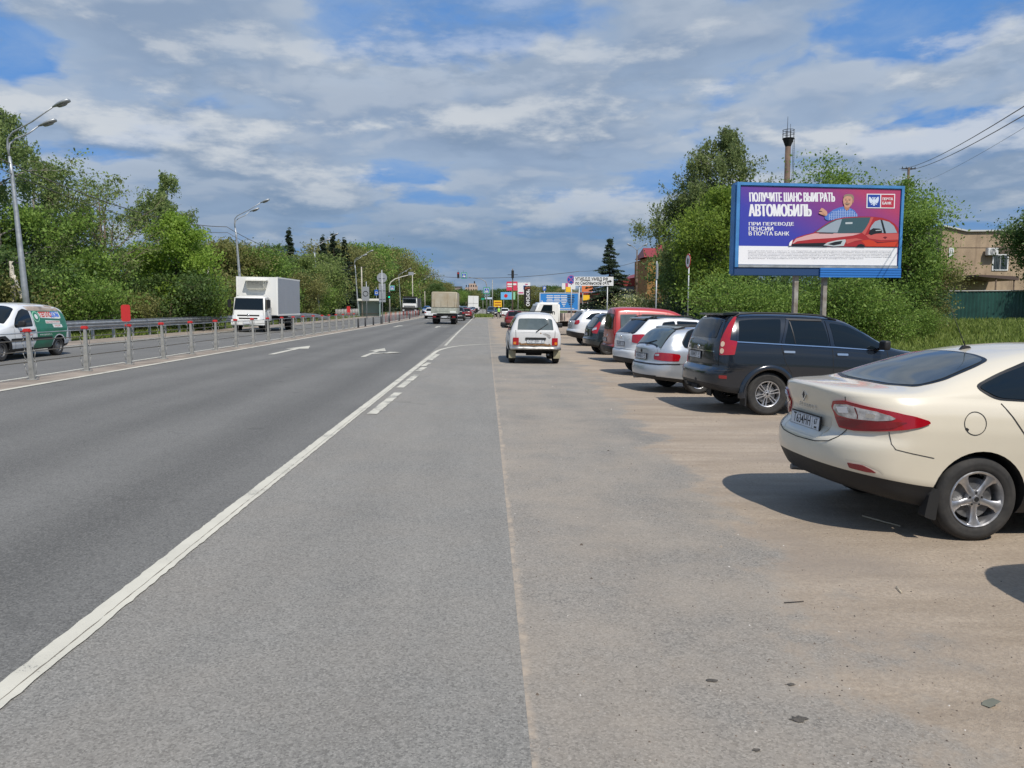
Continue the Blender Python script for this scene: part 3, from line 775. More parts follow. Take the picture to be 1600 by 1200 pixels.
        c.lay(rounded(low, 0.008), cy, M_reddk, 'brake_lens', lp, 0.018, 0.04)
        c.strip_on(dense(W_([(0.58, 1.03, 'r'), (0.58, 1.0, 'r'), (0.575, 0.78, 'r'), (0.53, 0.70, 'r'), (0.46, 0.655, 'r'), (0.3, 0.63, 'r'), (0.0, 0.62, 'r')]), 0.03), 0.007, cy, M_seam, 'boot_gap', t, 0.0035 if True else 0)
        c.strip_on(dense(W_([(0.30, 0.79, 's'), (0.33, 0.70, 's'), (0.37, 0.66, 's'), (0.50, 0.635, 's'), (0.68, 0.60, 's')]), 0.03), 0.0055, cy, M_seam, 'bumper_gap', t)
        fog = W_([(0.72, 0.515, 'r'), (0.05, 0.512, 's'), (0.16, 0.485, 's'), (0.21, 0.462, 's'), (0.10, 0.462, 's'), (0.74, 0.475, 'r')])
        c.lay(rounded(fog, 0.01), cy, M_reddk, 'reflector', t, 0.006, 0.04)
        cr = W_([(0.70, 0.535, 'r'), (0.07, 0.535, 's'), (0.24, 0.495, 's'), (0.28, 0.462, 's')])
        c.strip_on(dense(cr, 0.03), 0.006, cy, M_cream_shade, 'bumper_crease_shade', t, 0.004)  # darker ribbon paints the shade of a crease
    # shade patch for the plate recess, plate, badge, letters
    rec = [(-0.33, 0.655), (0.33, 0.655), (0.37, 0.84), (-0.37, 0.84)]
    c.lay(rounded(up(rec), 0.03), c.rear_fn(), M_cream_shade, 'plate_recess_shade', t, 0.002, 0.08)  # flat patch, the recess shade is in its colour
    plate(t, 'Т634НН', '67', 0.068, 0.0, 0.825, -0.06)
    loc, nrm = c.hit((-2, 0, 1.05), (1, 0, 0))
    d = MB(); d.prism([(0, 0.055), (0.038, 0), (0, -0.055), (-0.038, 0)], 0.010, lambda a, b, e: (loc.x-e-0.002, a, loc.z+b)); d.build('badge', M_chrome, t)
    d = MB(); d.prism([(0, 0.030), (0.018, 0), (0, -0.030), (-0.018, 0)], 0.0025, lambda a, b, e: (loc.x-e-0.0125, a, loc.z+b)); d.build('badge_centre', M_plastic, t)
    loc, nrm = c.hit((-2, 0, 0.955), (1, 0, 0))
    lt = text_mesh('FLUENCE', 0.048, xs=1.15, space=1.5, ext=0.003); q = link('lettering', lt, M_chrome, t)
    q.matrix_local = Matrix.Translation((loc.x-0.008, 0, loc.z)) @ Matrix(((0, 0, -1, 0), (-1, 0, 0, 0), (0, 1, 0, 0), (0, 0, 0, 1)))
    # antenna
    loc, nrm = c.hit((1.50, 0, 3), (0, 0, -1)); m = MB()
    m.prism([(-0.06, -0.01), (0.055, -0.01), (0.02, 0.022), (-0.03, 0.028)], 0.03, lambda a, b, e: (loc.x+a, e-0.015, loc.z+b)); m.tube([(loc.x-0.01, 0, loc.z+0.02), (loc.x-0.06, 0, loc.z+0.12), (loc.x-0.17, 0, loc.z+0.36)], [0.006, 0.003, 0.002], 6)
    m.build('antenna', M_plastic, t)
    # mirrors
    for s in (-1, 1):
        m = MB(); m.tube([(3.12, s*0.80, 1.03), (3.10, s*0.93, 1.06)], 0.03, 8); me = m.mesh('side_mirror'); ob = link('side_mirror', me, M_cream, t)
        box_part('mirror_shell', M_cream, ob, (3.02, 3.13, s*0.90-0.0, s*0.90+s*0.17, 1.02, 1.16), bev=0.03)
    # exhaust and floor
    m = MB(); m.tube([(0.22, 0.55, 0.30), (0.6, 0.55, 0.27)], 0.028, 10); m.build('exhaust_pipe', M_steel, t)
    add_wheels(t, [(1.07, 0.88), (3.77, 0.88), (1.07, -0.88), (3.77, -0.88)], 0.334, 0.205, 0.224, 'five', 0.334)
    # cap
    return t, c
M_lens_hl = mat('lens highlight white', (0.85, 0.85, 0.86), 0.2, coat=1.0)  # near-white for the painted highlight on the lens
M_glass_l2 = mat('rear screen glass', (0.035, 0.042, 0.045), 0.05, spec=0.8, col2=(0.09, 0.10, 0.095), vscale=1.1)
M_cream_shade = mat('cream recess shade', (0.56, 0.51, 0.41), 0.4)  # darker copy of the cream, paints shade in recess and crease
cream, cc = cream_saloon()
def park(o, x, y, yaw=0.0, z=None):
    cx = x+2.2*math.cos(yaw)
    m = Matrix.Rotation(math.atan(-SLOPE)*(1 if -17 < cx < 7 else 0.5), 4, 'Y') @ Matrix.Rotation(yaw, 4, 'Z')
    o.matrix_world = Matrix.Translation((x, y, zg(x, y) if z is None else z)) @ m
park(cream, 2.70, 6.56, 0.045)
# ---- the other cars: one builder, one description each
def build_car(sp):
    """sp: dict describing a car; returns (root, Car)"""
    g = sp.get
    t = thing(g('name', 'parked_car'), sp['label'], g('cat', 'car'), group=g('group'))
    L, W = sp['L'], sp['W']; res = g('res', 1.0)
    c = Car(L, W, sp['top'], sp['belt'], sp['sill'], sp['tail'], sp['nose'], tum=g('tum', 0.40), rplan=g('rplan', 0.5), nplan=g('nplan', 3.0), fplan=g('fplan', 0.8), nf=g('nf', 2.5),
            wheels=[(sp['ax'][0], sp['arch']), (sp['ax'][1], sp['arch'])], lowband=g('lowband', 5), res=res, railr=g('railr', 0.09), side=g('side'), rtaper=g('rtaper', 0.03), ftaper=g('ftaper', 0.05))
    c.wz = sp['r']
    c.body([sp['paint'], g('lowmat', M_plastic)], t)
    H = W/2
    for sd in (-1, 1):
        F = c.side_fn(sd)
        if g('trim'): c.lay(rounded(sp['trim'], g('trimr', 0.05)), F, g('trimmat', M_seal), 'window_trim', t, 0.004)
        for w in g('win', []):
            if not g('trim'): c.lay(rounded(shrink(w, -0.022), 0.05), F, g('trimmat', M_seal), 'window_seal', t, 0.004)
            c.lay(rounded(w, g('winr', 0.04)), F, g('glass', M_glass), 'side_window', t, 0.009)
        for q in g('div', []): c.strip_on(dense(q[0]), q[1], F, q[2], q[3], t, 0.014)
        for q in g('gaps', []): c.strip_on(dense(q), 0.008, F, M_seam, 'door_gap', t)
        for hx, hz in g('handles', []):
            c.lay(rounded([(hx-0.10, hz-0.018), (hx+0.10, hz-0.022), (hx+0.10, hz+0.014), (hx-0.10, hz+0.018)], 0.015), F, g('handlemat', sp['paint']), 'door_handle', t, 0.03, 0.05)
        if g('rail'):
            x0, x1, y, z0 = sp['rail']; m = MB(); P = []
            for x in np.linspace(x0, x1, 9):
                loc, _ = c.hit((x, sd*y, 3), (0, 0, -1)); P.append((x, sd*y, loc.z+(0.045 if x0+0.1 < x < x1-0.1 else 0.0)))
            m.tube(P, 0.017, 8); m.build('roof_rail', g('railmat', M_plastic), t)
        if g('mirror'):
            x, z = sp['mirror']; ym = sd*(H-0.06)
            m = MB(); m.tube([(x, ym, z-0.03), (x-0.02, sd*(H+0.06), z)], 0.028, 8); o = m.build('side_mirror', g('mirrormat', sp['paint']), t)
            box_part('mirror_shell', g('mirrormat', sp['paint']), o, (x-0.08, x+0.04, min(sd*(H+0.02), sd*(H+0.21)), max(sd*(H+0.02), sd*(H+0.21)), z-0.04, z+0.12), bev=0.035)
        for lm in g('lamps', []):
            fn = c.cyl_fn(g('cx', 0.9)); lp = None
            for nm, pts, m_, off in lm:
                o = c.lay(rounded(c.wrap(pts, sd, g('cx', 0.9)), 0.008), fn, m_, nm, lp or t, off, 0.05)
                lp = lp or o
        for pts, w, m_, nm in g('rearlines', []):
            c.strip_on(dense(c.wrap(pts, sd, g('cx', 0.9)), 0.03), w, c.cyl_fn(g('cx', 0.9)), m_, nm, t, 0.005)
        for nm, pts, m_, off in g('rearwrap', []):
            c.lay(rounded(c.wrap(pts, sd, g('cx', 0.9)), 0.01), c.cyl_fn(g('cx', 0.9)), m_, nm, t, off, 0.05)
        for nm, pts, m_, off in g('sidepan', []): c.lay(rounded(pts, 0.01), F, m_, nm, t, off, 0.06)
        for lm in g('headlamps', []):
            fn = c.cylf_fn(0.9); lp = None
            for nm, pts, m_, off in lm:
                o = c.lay(rounded(c.wrapf(pts, sd, 0.9), 0.01), fn, m_, nm, lp or t, off, 0.05); lp = lp or o
        if g('flap'):
            x = sp['ax'][0]-sp['r']-0.03; m = MB(); m.box(x-0.012, x+0.012, min(sd*(H-0.24), sd*(H-0.02)), max(sd*(H-0.24), sd*(H-0.02)), 0.16, 0.46); m.build('mud_flap', M_plastic, t)
        if g('flare'):
            fr, fw = sp['flare']
            for ax in sp['ax']:
                m = MB(); n = 28; a0, a1 = R(-8), R(188); P = []
                for i in range(n+1):
                    a = a0+(a1-a0)*i/n; ca, sa = math.cos(a), math.sin(a); r0 = sp['arch']-0.005
                    P.append([(ax+r0*ca, sd*(H-0.10), c.wz+r0*sa), (ax+r0*ca, sd*(H+fw), c.wz+r0*sa), (ax+(r0+fr*0.5)*ca, sd*(H+fw+0.004), c.wz+(r0+fr*0.5)*sa), (ax+(r0+fr)*ca, sd*(H+fw*0.35), c.wz+(r0+fr)*sa), (ax+(r0+fr+0.02)*ca, sd*(H-0.06), c.wz+(r0+fr+0.02)*sa)])
                k0 = len(m.v)
                for p in P: m.v += p
                for i in range(n):
                    for j in range(4): m.face((k0+i*5+j, k0+i*5+j+1, k0+(i+1)*5+j+1, k0+(i+1)*5+j), True)
                m.build('wheel_arch_flare', g('flaremat', sp['paint']), t)
    if g('rearglass'):
        fn = c.rear_fn() if g('rgmode', 'rear') == 'rear' else c.top_fn()
        P = sp['rearglass']; P = P + [(-y, z) for y, z in reversed(P)]
        c.lay(rounded(shrink(P, -0.03), 0.07), fn, g('rgtrim', M_seal), 'glass_surround', t, 0.003)
        c.lay(rounded(P, 0.07), fn, g('rglass', M_glass), 'rear_window', t, 0.008)
    for nm, P, m_, off in g('rearpan', []): c.lay(rounded(P, 0.02), c.rear_fn(), m_, nm, t, off, 0.06)
    for P, w, m_, nm in g('rearcurve', []): c.strip_on(dense(P), w, c.rear_fn(), m_, nm, t, 0.005)
    if g('windscreen'):
        P = sp['windscreen']; P = P + [(-y, x) for y, x in reversed(P)]
        c.lay(rounded(shrink(P, -0.02), 0.05), c.top_fn(), M_seal, 'windscreen_surround', t, 0.003)
        c.lay(rounded(P, 0.05), c.top_fn(), g('wsglass', M_glass), 'windscreen', t, 0.008)
    for nm, P, m_, off in g('frontpan', []): c.lay(rounded(P, 0.02), c.front_fn(), m_, nm, t, off, 0.06)
    if g('wiper'):
        y0, z0, y1, z1 = sp['wiper']; a, _ = c.hit((-2, y0, z0), (1, 0, 0)); b_, _ = c.hit((-2, y1, z1), (1, 0, 0))
        m = MB(); m.tube([a-Vector((0.03, 0, 0)), (a+b_)/2-Vector((0.03, 0, 0)), b_-Vector((0.02, 0, 0))], [0.014, 0.010, 0.007], 6); m.build('rear_wiper', M_plastic, t)
    if g('spoiler'):
        x0, x1, hw, z0, z1 = sp['spoiler']; m = MB()
        m.prism([(x0, z0), (x1, z1-0.03), (x1+0.02, z1+0.015), (x0+0.05, z0+0.045), (x0, z0+0.03)], 2*hw, lambda a, b, e: (a, e-hw, b))
        me = m.mesh('roof_spoiler'); bm = bmesh.new(); bm.from_mesh(me); bmesh.ops.bevel(bm, geom=bm.edges[:], offset=0.012, segments=2, affect='EDGES')
        for f in bm.faces: f.smooth = True
        bm.to_mesh(me); bm.free(); me.set_sharp_from_angle(angle=R(50)); link('roof_spoiler', me, g('spoilermat', sp['paint']), t)
    if g('plate'):
        txt, reg, z = sp['plate'][:3]; y = sp['plate'][3] if len(sp['plate']) > 3 else 0.0
        loc, nrm = c.hit((-2, y, z), (1, 0, 0)); plate(t, txt, reg, loc.x-0.014, y, z)
    if g('fplate'):
        z = sp['fplate']; loc, nrm = c.hit((L+2, 0, z), (-1, 0, 0)); plate(t, '', '', loc.x+0.014, 0, z, back=True)
    if g('badge'):
        z, r_ = sp['badge']; loc, _ = c.hit((-2, 0, z), (1, 0, 0)); m = MB(); m.lathe([(r_, 0.0), (r_, -0.010), (r_*0.8, -0.013), (0, -0.013)], (loc.x, 0, loc.z), 'X', 16); m.build('badge', g('badgemat', M_chrome), t)
    if g('lettering'):
        s_, y, z, h = sp['lettering']; loc, _ = c.hit((-2, y, z), (1, 0, 0)); q = link('lettering', text_mesh(s_, h, ext=0.002, space=1.2), M_chrome, t)
        q.matrix_local = Matrix.Translation((loc.x-0.008, y, z)) @ Matrix(((0, 0, -1, 0), (-1, 0, 0, 0), (0, 1, 0, 0), (0, 0, 0, 1)))
    if g('antenna'):
        x, h = sp['antenna']; loc, _ = c.hit((x, 0, 3), (0, 0, -1)); m = MB(); m.tube([loc, loc+Vector((-h*0.5, 0, h))], [0.008, 0.003], 6); m.build('antenna', M_plastic, t)
    if g('hitch'):
        m = MB(); z = sp['hitch']; m.tube([(0.3, 0, z), (-0.02, 0, z), (-0.09, 0, z+0.02), (-0.10, 0, z+0.08)], 0.022, 8); m.lathe([(0.0, 0.055), (0.022, 0.045), (0.028, 0.022), (0.022, 0.0), (0, -0.005)], (-0.10, 0, z+0.08), 'Z', 12); m.box(0.0, 0.10, -0.30, 0.30, z-0.03, z+0.03); m.build('tow_bar', M_dark, t)
    if g('exhaust'):
        y, z = sp['exhaust']; m = MB(); m.tube([(0.10, y, z), (0.6, y, z)], 0.03, 10); m.build('exhaust_pipe', M_steel, t)
    y = W/2-0.035
    add_wheels(t, [(ax, s*y) for s in (-1, 1) for ax in sp['ax']], sp['r'], sp.get('tw', 0.21), sp['rr'], g('wheel', 'six'), sp['r'], rim_mat=None)
    return t, c

# dark blue-black off-roader, second from the camera
M_navy = paint('blue-black paint', (0.007, 0.011, 0.018), 0.2, 0.0, 0.05, (0.10, 0.09, 0.075))
M_navyr = paint('sun-faded tailgate black', (0.018, 0.019, 0.021), 0.4, 0.0, 0.12, (0.10, 0.09, 0.075))
SP = {}
SP['suv'] = dict(label='blue-black off-roader with tall red tail lamp columns and chrome belt line, beside the cream saloon',
    L=4.65, W=1.80, paint=M_navy, r=0.366, rr=0.225, ax=(1.05, 3.75), arch=0.425, lowband=6, res=1.3, tum=0.33, rplan=0.40, nplan=3.2, railr=0.11,
    top=[(0, 1.655), (0.10, 1.70), (0.35, 1.725), (0.8, 1.745), (1.3, 1.75), (1.9, 1.735), (2.35, 1.69), (2.62, 1.60), (2.9, 1.445), (3.15, 1.30), (3.4, 1.19), (3.8, 1.13), (4.3, 1.06), (4.65, 0.92)],
    belt=[(0, 1.24), (1.5, 1.225), (3.0, 1.13), (3.5, 1.07), (4.65, 0.86)], sill=[(0, 0.44), (0.3, 0.38), (0.7, 0.33), (3.7, 0.33), (4.65, 0.40)],
    tail=[(0.35, 0.10), (0.50, 0.01), (0.62, 0.0), (0.74, 0.01), (0.79, 0.07), (0.82, 0.10), (0.95, 0.105), (1.15, 0.12), (1.30, 0.16), (1.50, 0.24), (1.68, 0.34)],
    nose=[(0.3, 0.12), (0.5, 0.02), (0.8, 0.03), (1.0, 0.12), (1.2, 0.3)],
    side=[(0.0, 0.93), (0.06, 0.96), (0.30, 0.985), (0.55, 1.0), (0.78, 0.99), (0.93, 0.965), (1.0, 0.945)],
    trim=[(0.46, 1.235), (0.50, 1.64), (1.32, 1.665), (2.04, 1.645), (2.52, 1.575), (3.18, 1.27), (3.20, 1.13), (2.2, 1.19)], trimr=0.06,
    win=[[(0.50, 1.255), (0.545, 1.60), (0.80, 1.625), (1.30, 1.635), (1.21, 1.23)], [(1.31, 1.225), (1.42, 1.61), (2.06, 1.60), (2.12, 1.20)], [(2.22, 1.195), (2.18, 1.585), (2.48, 1.54), (2.80, 1.405), (3.10, 1.235), (3.10, 1.145)]],
    div=[([(1.27, 1.235), (1.42, 1.63)], 0.045, M_navy, 'window_pillar'), ([(2.16, 1.19), (2.13, 1.62)], 0.05, M_navy, 'window_pillar'), ([(1.50, 1.23), (1.45, 1.60)], 0.018, M_seal, 'window_divider'), ([(0.44, 1.25), (1.25, 1.215), (2.2, 1.175), (3.12, 1.125)], 0.016, M_chrome, 'chrome_belt_strip'), ([(1.40, 1.635), (2.05, 1.625)], 0.03, M_plastic, 'rain_guard')],
    gaps=[[(1.25, 1.22), (1.27, 1.08), (1.32, 0.92), (1.45, 0.72), (1.50, 0.45)], [(2.17, 1.18), (2.19, 0.8), (2.18, 0.42)], [(3.18, 1.12), (3.22, 0.8), (3.15, 0.42)], [(0.26, 0.80), (0.62, 0.785)], [(1.50, 0.56), (3.2, 0.55)]],
    handles=[(1.38, 1.09), (2.34, 1.055)], handlemat=M_chrome, mirror=(3.05, 1.19), mirrormat=M_plastic, rail=(0.35, 2.35, 0.60, 0), railmat=M_plastic,
    flare=(0.085, 0.025), flaremat=M_navy, flap=True, cx=0.9, hitch=0.44,
    lamps=[[('tail_lamp', [(0.73, 1.28, 'r'), (0.75, 1.05, 'r'), (0.15, 1.02, 's'), (0.44, 1.04, 's'), (0.455, 1.26, 's'), (0.30, 1.30, 's'), (0.345, 1.50, 's'), (0.385, 1.655, 's'), (0.325, 1.675, 's'), (0.20, 1.50, 's'), (0.12, 1.38, 's'), (0.10, 1.30, 's')], M_red, 0.012),
            ('lamp_lens', [(0.14, 1.23, 's'), (0.135, 1.16, 's'), (0.215, 1.16, 's'), (0.225, 1.23, 's')], M_clear, 0.017), ('lamp_lens', [(0.13, 1.135, 's'), (0.13, 1.065, 's'), (0.21, 1.065, 's'), (0.215, 1.135, 's')], M_amber2, 0.017)]] if False else [],
    rearlines=[([(0.0, 1.075, 'r'), (0.66, 1.075, 'r')], 0.012, M_chrome, 'tailgate_strip')], 
    plate=('А384КХ', '67', 0.985, 0.10), badge=(1.13, 0.04), lettering=('HOVER', 0.42, 1.25, 0.05), spoiler=(0.31, 0.60, 0.56, 1.69, 1.73), trimmat=M_navy, spoilermat=M_navy)
def finish_suv(t, c):
    for s in (-1, 1):
        fn = c.cyl_fn(0.9)
        # angles chosen from the side position of each lamp edge
        def A(x, z): return (s*math.atan2(c.W/2*0.97, 0.9-x), z)
        col = [A(0.10, 1.27), A(0.11, 1.02), A(0.42, 1.035), A(0.455, 1.255), A(0.315, 1.275), A(0.325, 1.42), A(0.385, 1.655), A(0.33, 1.675), A(0.235, 1.55), A(0.15, 1.38)]
        lp = c.lay(rounded(col, 0.012), fn, M_red, 'tail_lamp', t, 0.014, 0.05)
        for zc, m_ in ((1.205, M_pale_amber), (1.09, M_pale_amber)):
            q = []
            for k in range(16):
                a = 2*math.pi*k/16; x0 = 0.17+0.048*math.cos(a); q.append(A(x0, zc+0.045*math.sin(a)))
            c.lay(q, fn, m_, 'lamp_lens', lp, 0.019, 0.05)
        c.lay(rounded([A(0.14, 0.685), A(0.14, 0.63), A(0.30, 0.625), A(0.30, 0.68)], 0.01), fn, M_reddk, 'reflector', t, 0.008, 0.05)
        c.strip_on(dense([A(0.115, 1.68), A(0.09, 1.3), A(0.085, 1.0), A(0.085, 0.83)], 0.03), 0.010, fn, M_seam, 'tailgate_gap', t, 0.004)
        c.strip_on(dense([A(0.0, 0.755), A(0.15, 0.755), A(0.35, 0.77), A(0.62, 0.78)], 0.03), 0.010, fn, M_navyr, 'bumper_edge', t, 0.010)
    c.lay(rounded([(-0.60, 1.30), (0.60, 1.30), (0.54, 1.615), (-0.54, 1.615)], 0.05), c.rear_fn(), M_glass_d, 'rear_window', t, 0.008)
M_pale_amber = mat('pale amber lens', (0.62, 0.45, 0.32), 0.2, coat=1.0)
M_glass_d = mat('black privacy glass', (0.008, 0.009, 0.010), 0.12, spec=0.6)
suv, suvc = build_car(SP['suv']); finish_suv(suv, suvc); park(suv, 3.66, 13.62, R(5))

# silver estate
M_silver = paint('silver paint', (0.50, 0.53, 0.56), 0.30, 0.55, 0.18, (0.28, 0.25, 0.2))
SP['bmw'] = dict(label='silver estate car with wide red tail lamps, between the white hatchback and the dark off-roader',
    L=4.48, W=1.74, paint=M_silver, r=0.315, rr=0.205, ax=(1.04, 3.74), arch=0.36, lowband=5, tum=0.48, rplan=0.62, nplan=2.5, railr=0.11,
    top=[(0, 0.985), (0.12, 1.03), (0.35, 1.26), (0.50, 1.36), (0.65, 1.395), (1.0, 1.425), (1.6, 1.435), (2.2, 1.415), (2.6, 1.33), (3.0, 1.13), (3.25, 1.02), (3.9, 0.94), (4.48, 0.74)],
    belt=[(0, 0.93), (0.5, 0.96), (1.5, 0.955), (3.2, 0.93), (4.48, 0.66)], sill=[(0, 0.30), (0.4, 0.26), (0.8, 0.21), (3.7, 0.21), (4.48, 0.26)],
    tail=[(0.2, 0.14), (0.30, 0.03), (0.40, 0.0), (0.52, 0.0), (0.62, 0.03), (0.66, 0.065), (0.80, 0.075), (0.93, 0.075), (1.0, 0.09), (1.2, 0.1), (1.45, 0.1)],
    nose=[(0.2, 0.10), (0.4, 0.0), (0.6, 0.02), (0.8, 0.15), (1.1, 0.3)],
    win=[[(0.70, 0.99), (0.66, 1.08), (0.85, 1.30), (1.0, 1.345), (1.32, 1.36), (1.32, 0.985)], [(1.40, 0.985), (1.40, 1.365), (2.05, 1.355), (2.12, 0.98)], [(2.2, 0.98), (2.13, 1.35), (2.35, 1.31), (2.95, 1.03), (2.95, 0.975)]],
    gaps=[[(1.35, 0.97), (1.36, 0.80), (1.28, 0.62)], [(2.16, 0.97), (2.16, 0.25)], [(0.66, 0.64), (0.32, 0.645)]], handles=[(1.55, 0.86), (2.35, 0.85)], mirror=(2.85, 1.0), rail=(0.62, 2.15, 0.50, 0), railmat=M_plastic,
    rearglass=[(0.64, 0.215), (0.59, 0.42), (0.53, 0.60), (0.25, 0.63)], rgmode='top', rglass=M_glass_l, cx=0.9,
    lamps=[[('tail_lamp', [(0.58, 0.86, 'r'), (0.80, 0.87, 'r'), (0.36, 0.862, 's'), (0.56, 0.84, 's'), (0.585, 0.80, 's'), (0.55, 0.70, 's'), (0.30, 0.692, 's'), (0.80, 0.70, 'r'), (0.545, 0.715, 'r'), (0.535, 0.80, 'r')], M_red, 0.010), ('reversing_lens', [(0.58, 0.835, 'r'), (0.72, 0.84, 'r'), (0.72, 0.80, 'r'), (0.575, 0.795, 'r')], M_clear, 0.015)]],
    rearlines=[([(0.0, 0.62, 'r'), (0.80, 0.62, 'r'), (0.2, 0.63, 's'), (0.58, 0.635, 's')], 0.028, M_plastic, 'bumper_strip'), ([(0.0, 0.345, 'r'), (0.70, 0.345, 'r')], 0.07, M_plastic, 'diffuser')],
    plate=('Н043ЕО', '67', 0.765), badge=(0.885, 0.038), badgemat=M_plastic, wiper=(0.0, 1.03, -0.35, 1.12), spoiler=(0.60, 0.85, 0.48, 1.365, 1.41), spoilermat=M_silver, exhaust=(0.45, 0.27))
bmw, _ = build_car(SP['bmw']); park(bmw, 3.30, 16.66, R(12))

# white crossover with black roof
M_white = paint('white paint', (0.74, 0.75, 0.75), 0.28, 0.0, 0.15, (0.33, 0.29, 0.23))
M_gloss_black = paint('gloss black roof', (0.012, 0.013, 0.014), 0.18, 0.0, 0.05)
SP['vit'] = dict(label='white crossover with black roof and spoiler, between the silver estate and the red van', L=4.17, W=1.77, paint=M_white, r=0.335, rr=0.215, ax=(0.85, 3.35), arch=0.39, lowband=6, tum=0.38, rplan=0.48, nplan=3.0,
    top=[(0, 1.47), (0.15, 1.53), (0.5, 1.57), (1.2, 1.60), (1.9, 1.58), (2.35, 1.48), (2.7, 1.28), (3.0, 1.12), (3.7, 1.03), (4.17, 0.88)],
    belt=[(0, 1.13), (1.5, 1.08), (3.0, 1.02), (4.17, 0.80)], sill=[(0, 0.36), (0.4, 0.28), (0.8, 0.25), (3.4, 0.25), (4.17, 0.30)],
    tail=[(0.25, 0.12), (0.38, 0.03), (0.50, 0.0), (0.66, 0.0), (0.72, 0.05), (0.95, 0.06), (1.10, 0.09), (1.14, 0.12), (1.30, 0.32), (1.48, 0.52)],
    nose=[(0.2, 0.1), (0.5, 0.0), (0.8, 0.03), (1.0, 0.15), (1.2, 0.3)],
    win=[[(0.80, 1.16), (0.98, 1.42), (1.3, 1.46), (1.3, 1.12)], [(1.38, 1.115), (1.38, 1.46), (1.98, 1.44), (2.05, 1.08)], [(2.12, 1.08), (2.06, 1.43), (2.25, 1.38), (2.72, 1.12), (2.72, 1.06)]],
    gaps=[[(1.34, 1.1), (1.34, 0.8), (1.22, 0.6)], [(2.08, 1.07), (2.08, 0.3)]], mirror=(2.65, 1.1), rearglass=[(0.64, 1.15), (0.56, 1.44), (0.3, 1.46)], rglass=M_glass_d,
    lamps=[[('tail_lamp', [(0.62, 1.10, 'r'), (0.30, 1.12, 's'), (0.50, 1.10, 's'), (0.40, 0.95, 's'), (0.15, 0.88, 's'), (0.66, 0.90, 'r')], M_red, 0.012)]],
    rearlines=[([(0.0, 0.70, 'r'), (0.80, 0.70, 'r'), (0.4, 0.72, 's')], 0.008, M_seam, 'bumper_gap')], rearwrap=[('lower_bumper', [(0.0, 0.46, 'r'), (0.80, 0.46, 'r'), (0.40, 0.46, 's'), (0.40, 0.35, 's'), (0.75, 0.37, 'r'), (0.0, 0.37, 'r')], M_plastic, 0.006)],
    plate=('К619ЕУ', '67', 0.84), badge=(1.03, 0.05), lettering=('VITARA', -0.5, 0.98, 0.05), spoiler=(0.50, 0.85, 0.53, 1.50, 1.565), spoilermat=M_gloss_black, rail=(0.6, 2.0, 0.52, 0),
    sidepan=[('roof_side', [(0.55, 1.50), (1.3, 1.535), (2.0, 1.51), (2.25, 1.455), (2.3, 1.47), (1.9, 1.575), (1.2, 1.595), (0.5, 1.56)], M_gloss_black, 0.006)])
vit, vc = build_car(SP['vit']); park(vit, 3.58, 20.8, R(12))
vc.lay(rounded([(-0.60, 0.25), (0.60, 0.25), (0.56, 1.2), (0.55, 2.1), (-0.55, 2.1), (-0.56, 1.2)], 0.1), vc.top_fn(), M_gloss_black, 'roof_panel', vit, 0.006)

# red van-bodied car with twin rear doors
M_redp = paint('red paint', (0.42, 0.035, 0.028), 0.30, 0.0, 0.22, (0.22, 0.12, 0.09))
SP['red'] = dict(label='red van-bodied car with a high roof, between the white crossover and the dark hatchback', L=4.36, W=1.75, paint=M_redp, r=0.315, rr=0.20, ax=(0.75, 3.45), arch=0.365, lowband=5, tum=0.22, rplan=0.25, nplan=4.0, railr=0.12,
    top=[(0, 1.78), (0.10, 1.82), (0.4, 1.845), (0.9, 1.85), (1.5, 1.835), (2.1, 1.77), (2.5, 1.60), (2.9, 1.33), (3.15, 1.18), (3.6, 1.08), (4.0, 0.98), (4.36, 0.80)],
    belt=[(0, 1.05), (1.8, 1.04), (3.1, 1.0), (4.36, 0.74)], sill=[(0, 0.34), (0.4, 0.28), (3.5, 0.24), (4.36, 0.30)],
    tail=[(0.25, 0.06), (0.40, 0.0), (0.56, 0.0), (0.60, 0.06), (0.9, 0.065), (1.2, 0.075), (1.5, 0.10), (1.80, 0.17)],
    nose=[(0.2, 0.1), (0.5, 0.0), (0.8, 0.05), (1.0, 0.15)],
    win=[[(0.33, 1.10), (0.34, 1.58), (0.88, 1.60), (0.88, 1.08)], [(1.05, 1.08), (1.05, 1.60), (1.85, 1.60), (1.90, 1.06)], [(2.0, 1.06), (1.98, 1.58), (2.3, 1.50), (2.85, 1.16), (2.85, 1.04)]],
    gaps=[[(0.97, 1.75), (0.97, 0.6)], [(1.95, 1.7), (1.95, 0.35)], [(0.18, 1.75), (0.16, 0.6)]], mirror=(2.75, 1.08), mirrormat=M_plastic,
    rearglass=[(0.62, 1.12), (0.58, 1.58), (0.1, 1.60)], glass=M_glass_l, rglass=M_glass_d, rearwrap=[('rear_bumper', [(0.0, 0.575, 'r'), (0.80, 0.575, 'r'), (0.40, 0.565, 's'), (0.40, 0.32, 's'), (0.7, 0.36, 'r'), (0.0, 0.36, 'r')], M_plastic, 0.008)],
    rearcurve=[([(0, 1.78), (0, 0.6)], 0.014, M_seam, 'door_gap')],
    lamps=[[('tail_lamp', [(0.79, 1.08, 'r'), (0.12, 1.10, 's'), (0.14, 0.80, 's'), (0.79, 0.78, 'r')], M_red, 0.010)]], plate=('М271КО', '67', 0.74, 0.35), badge=(0.88, 0.05), antenna=(1.4, 0.35), handles=[(1.12, 0.95), (2.1, 0.94)])
redv, _ = build_car(SP['red']); park(redv, 4.02, 26.0, R(4))

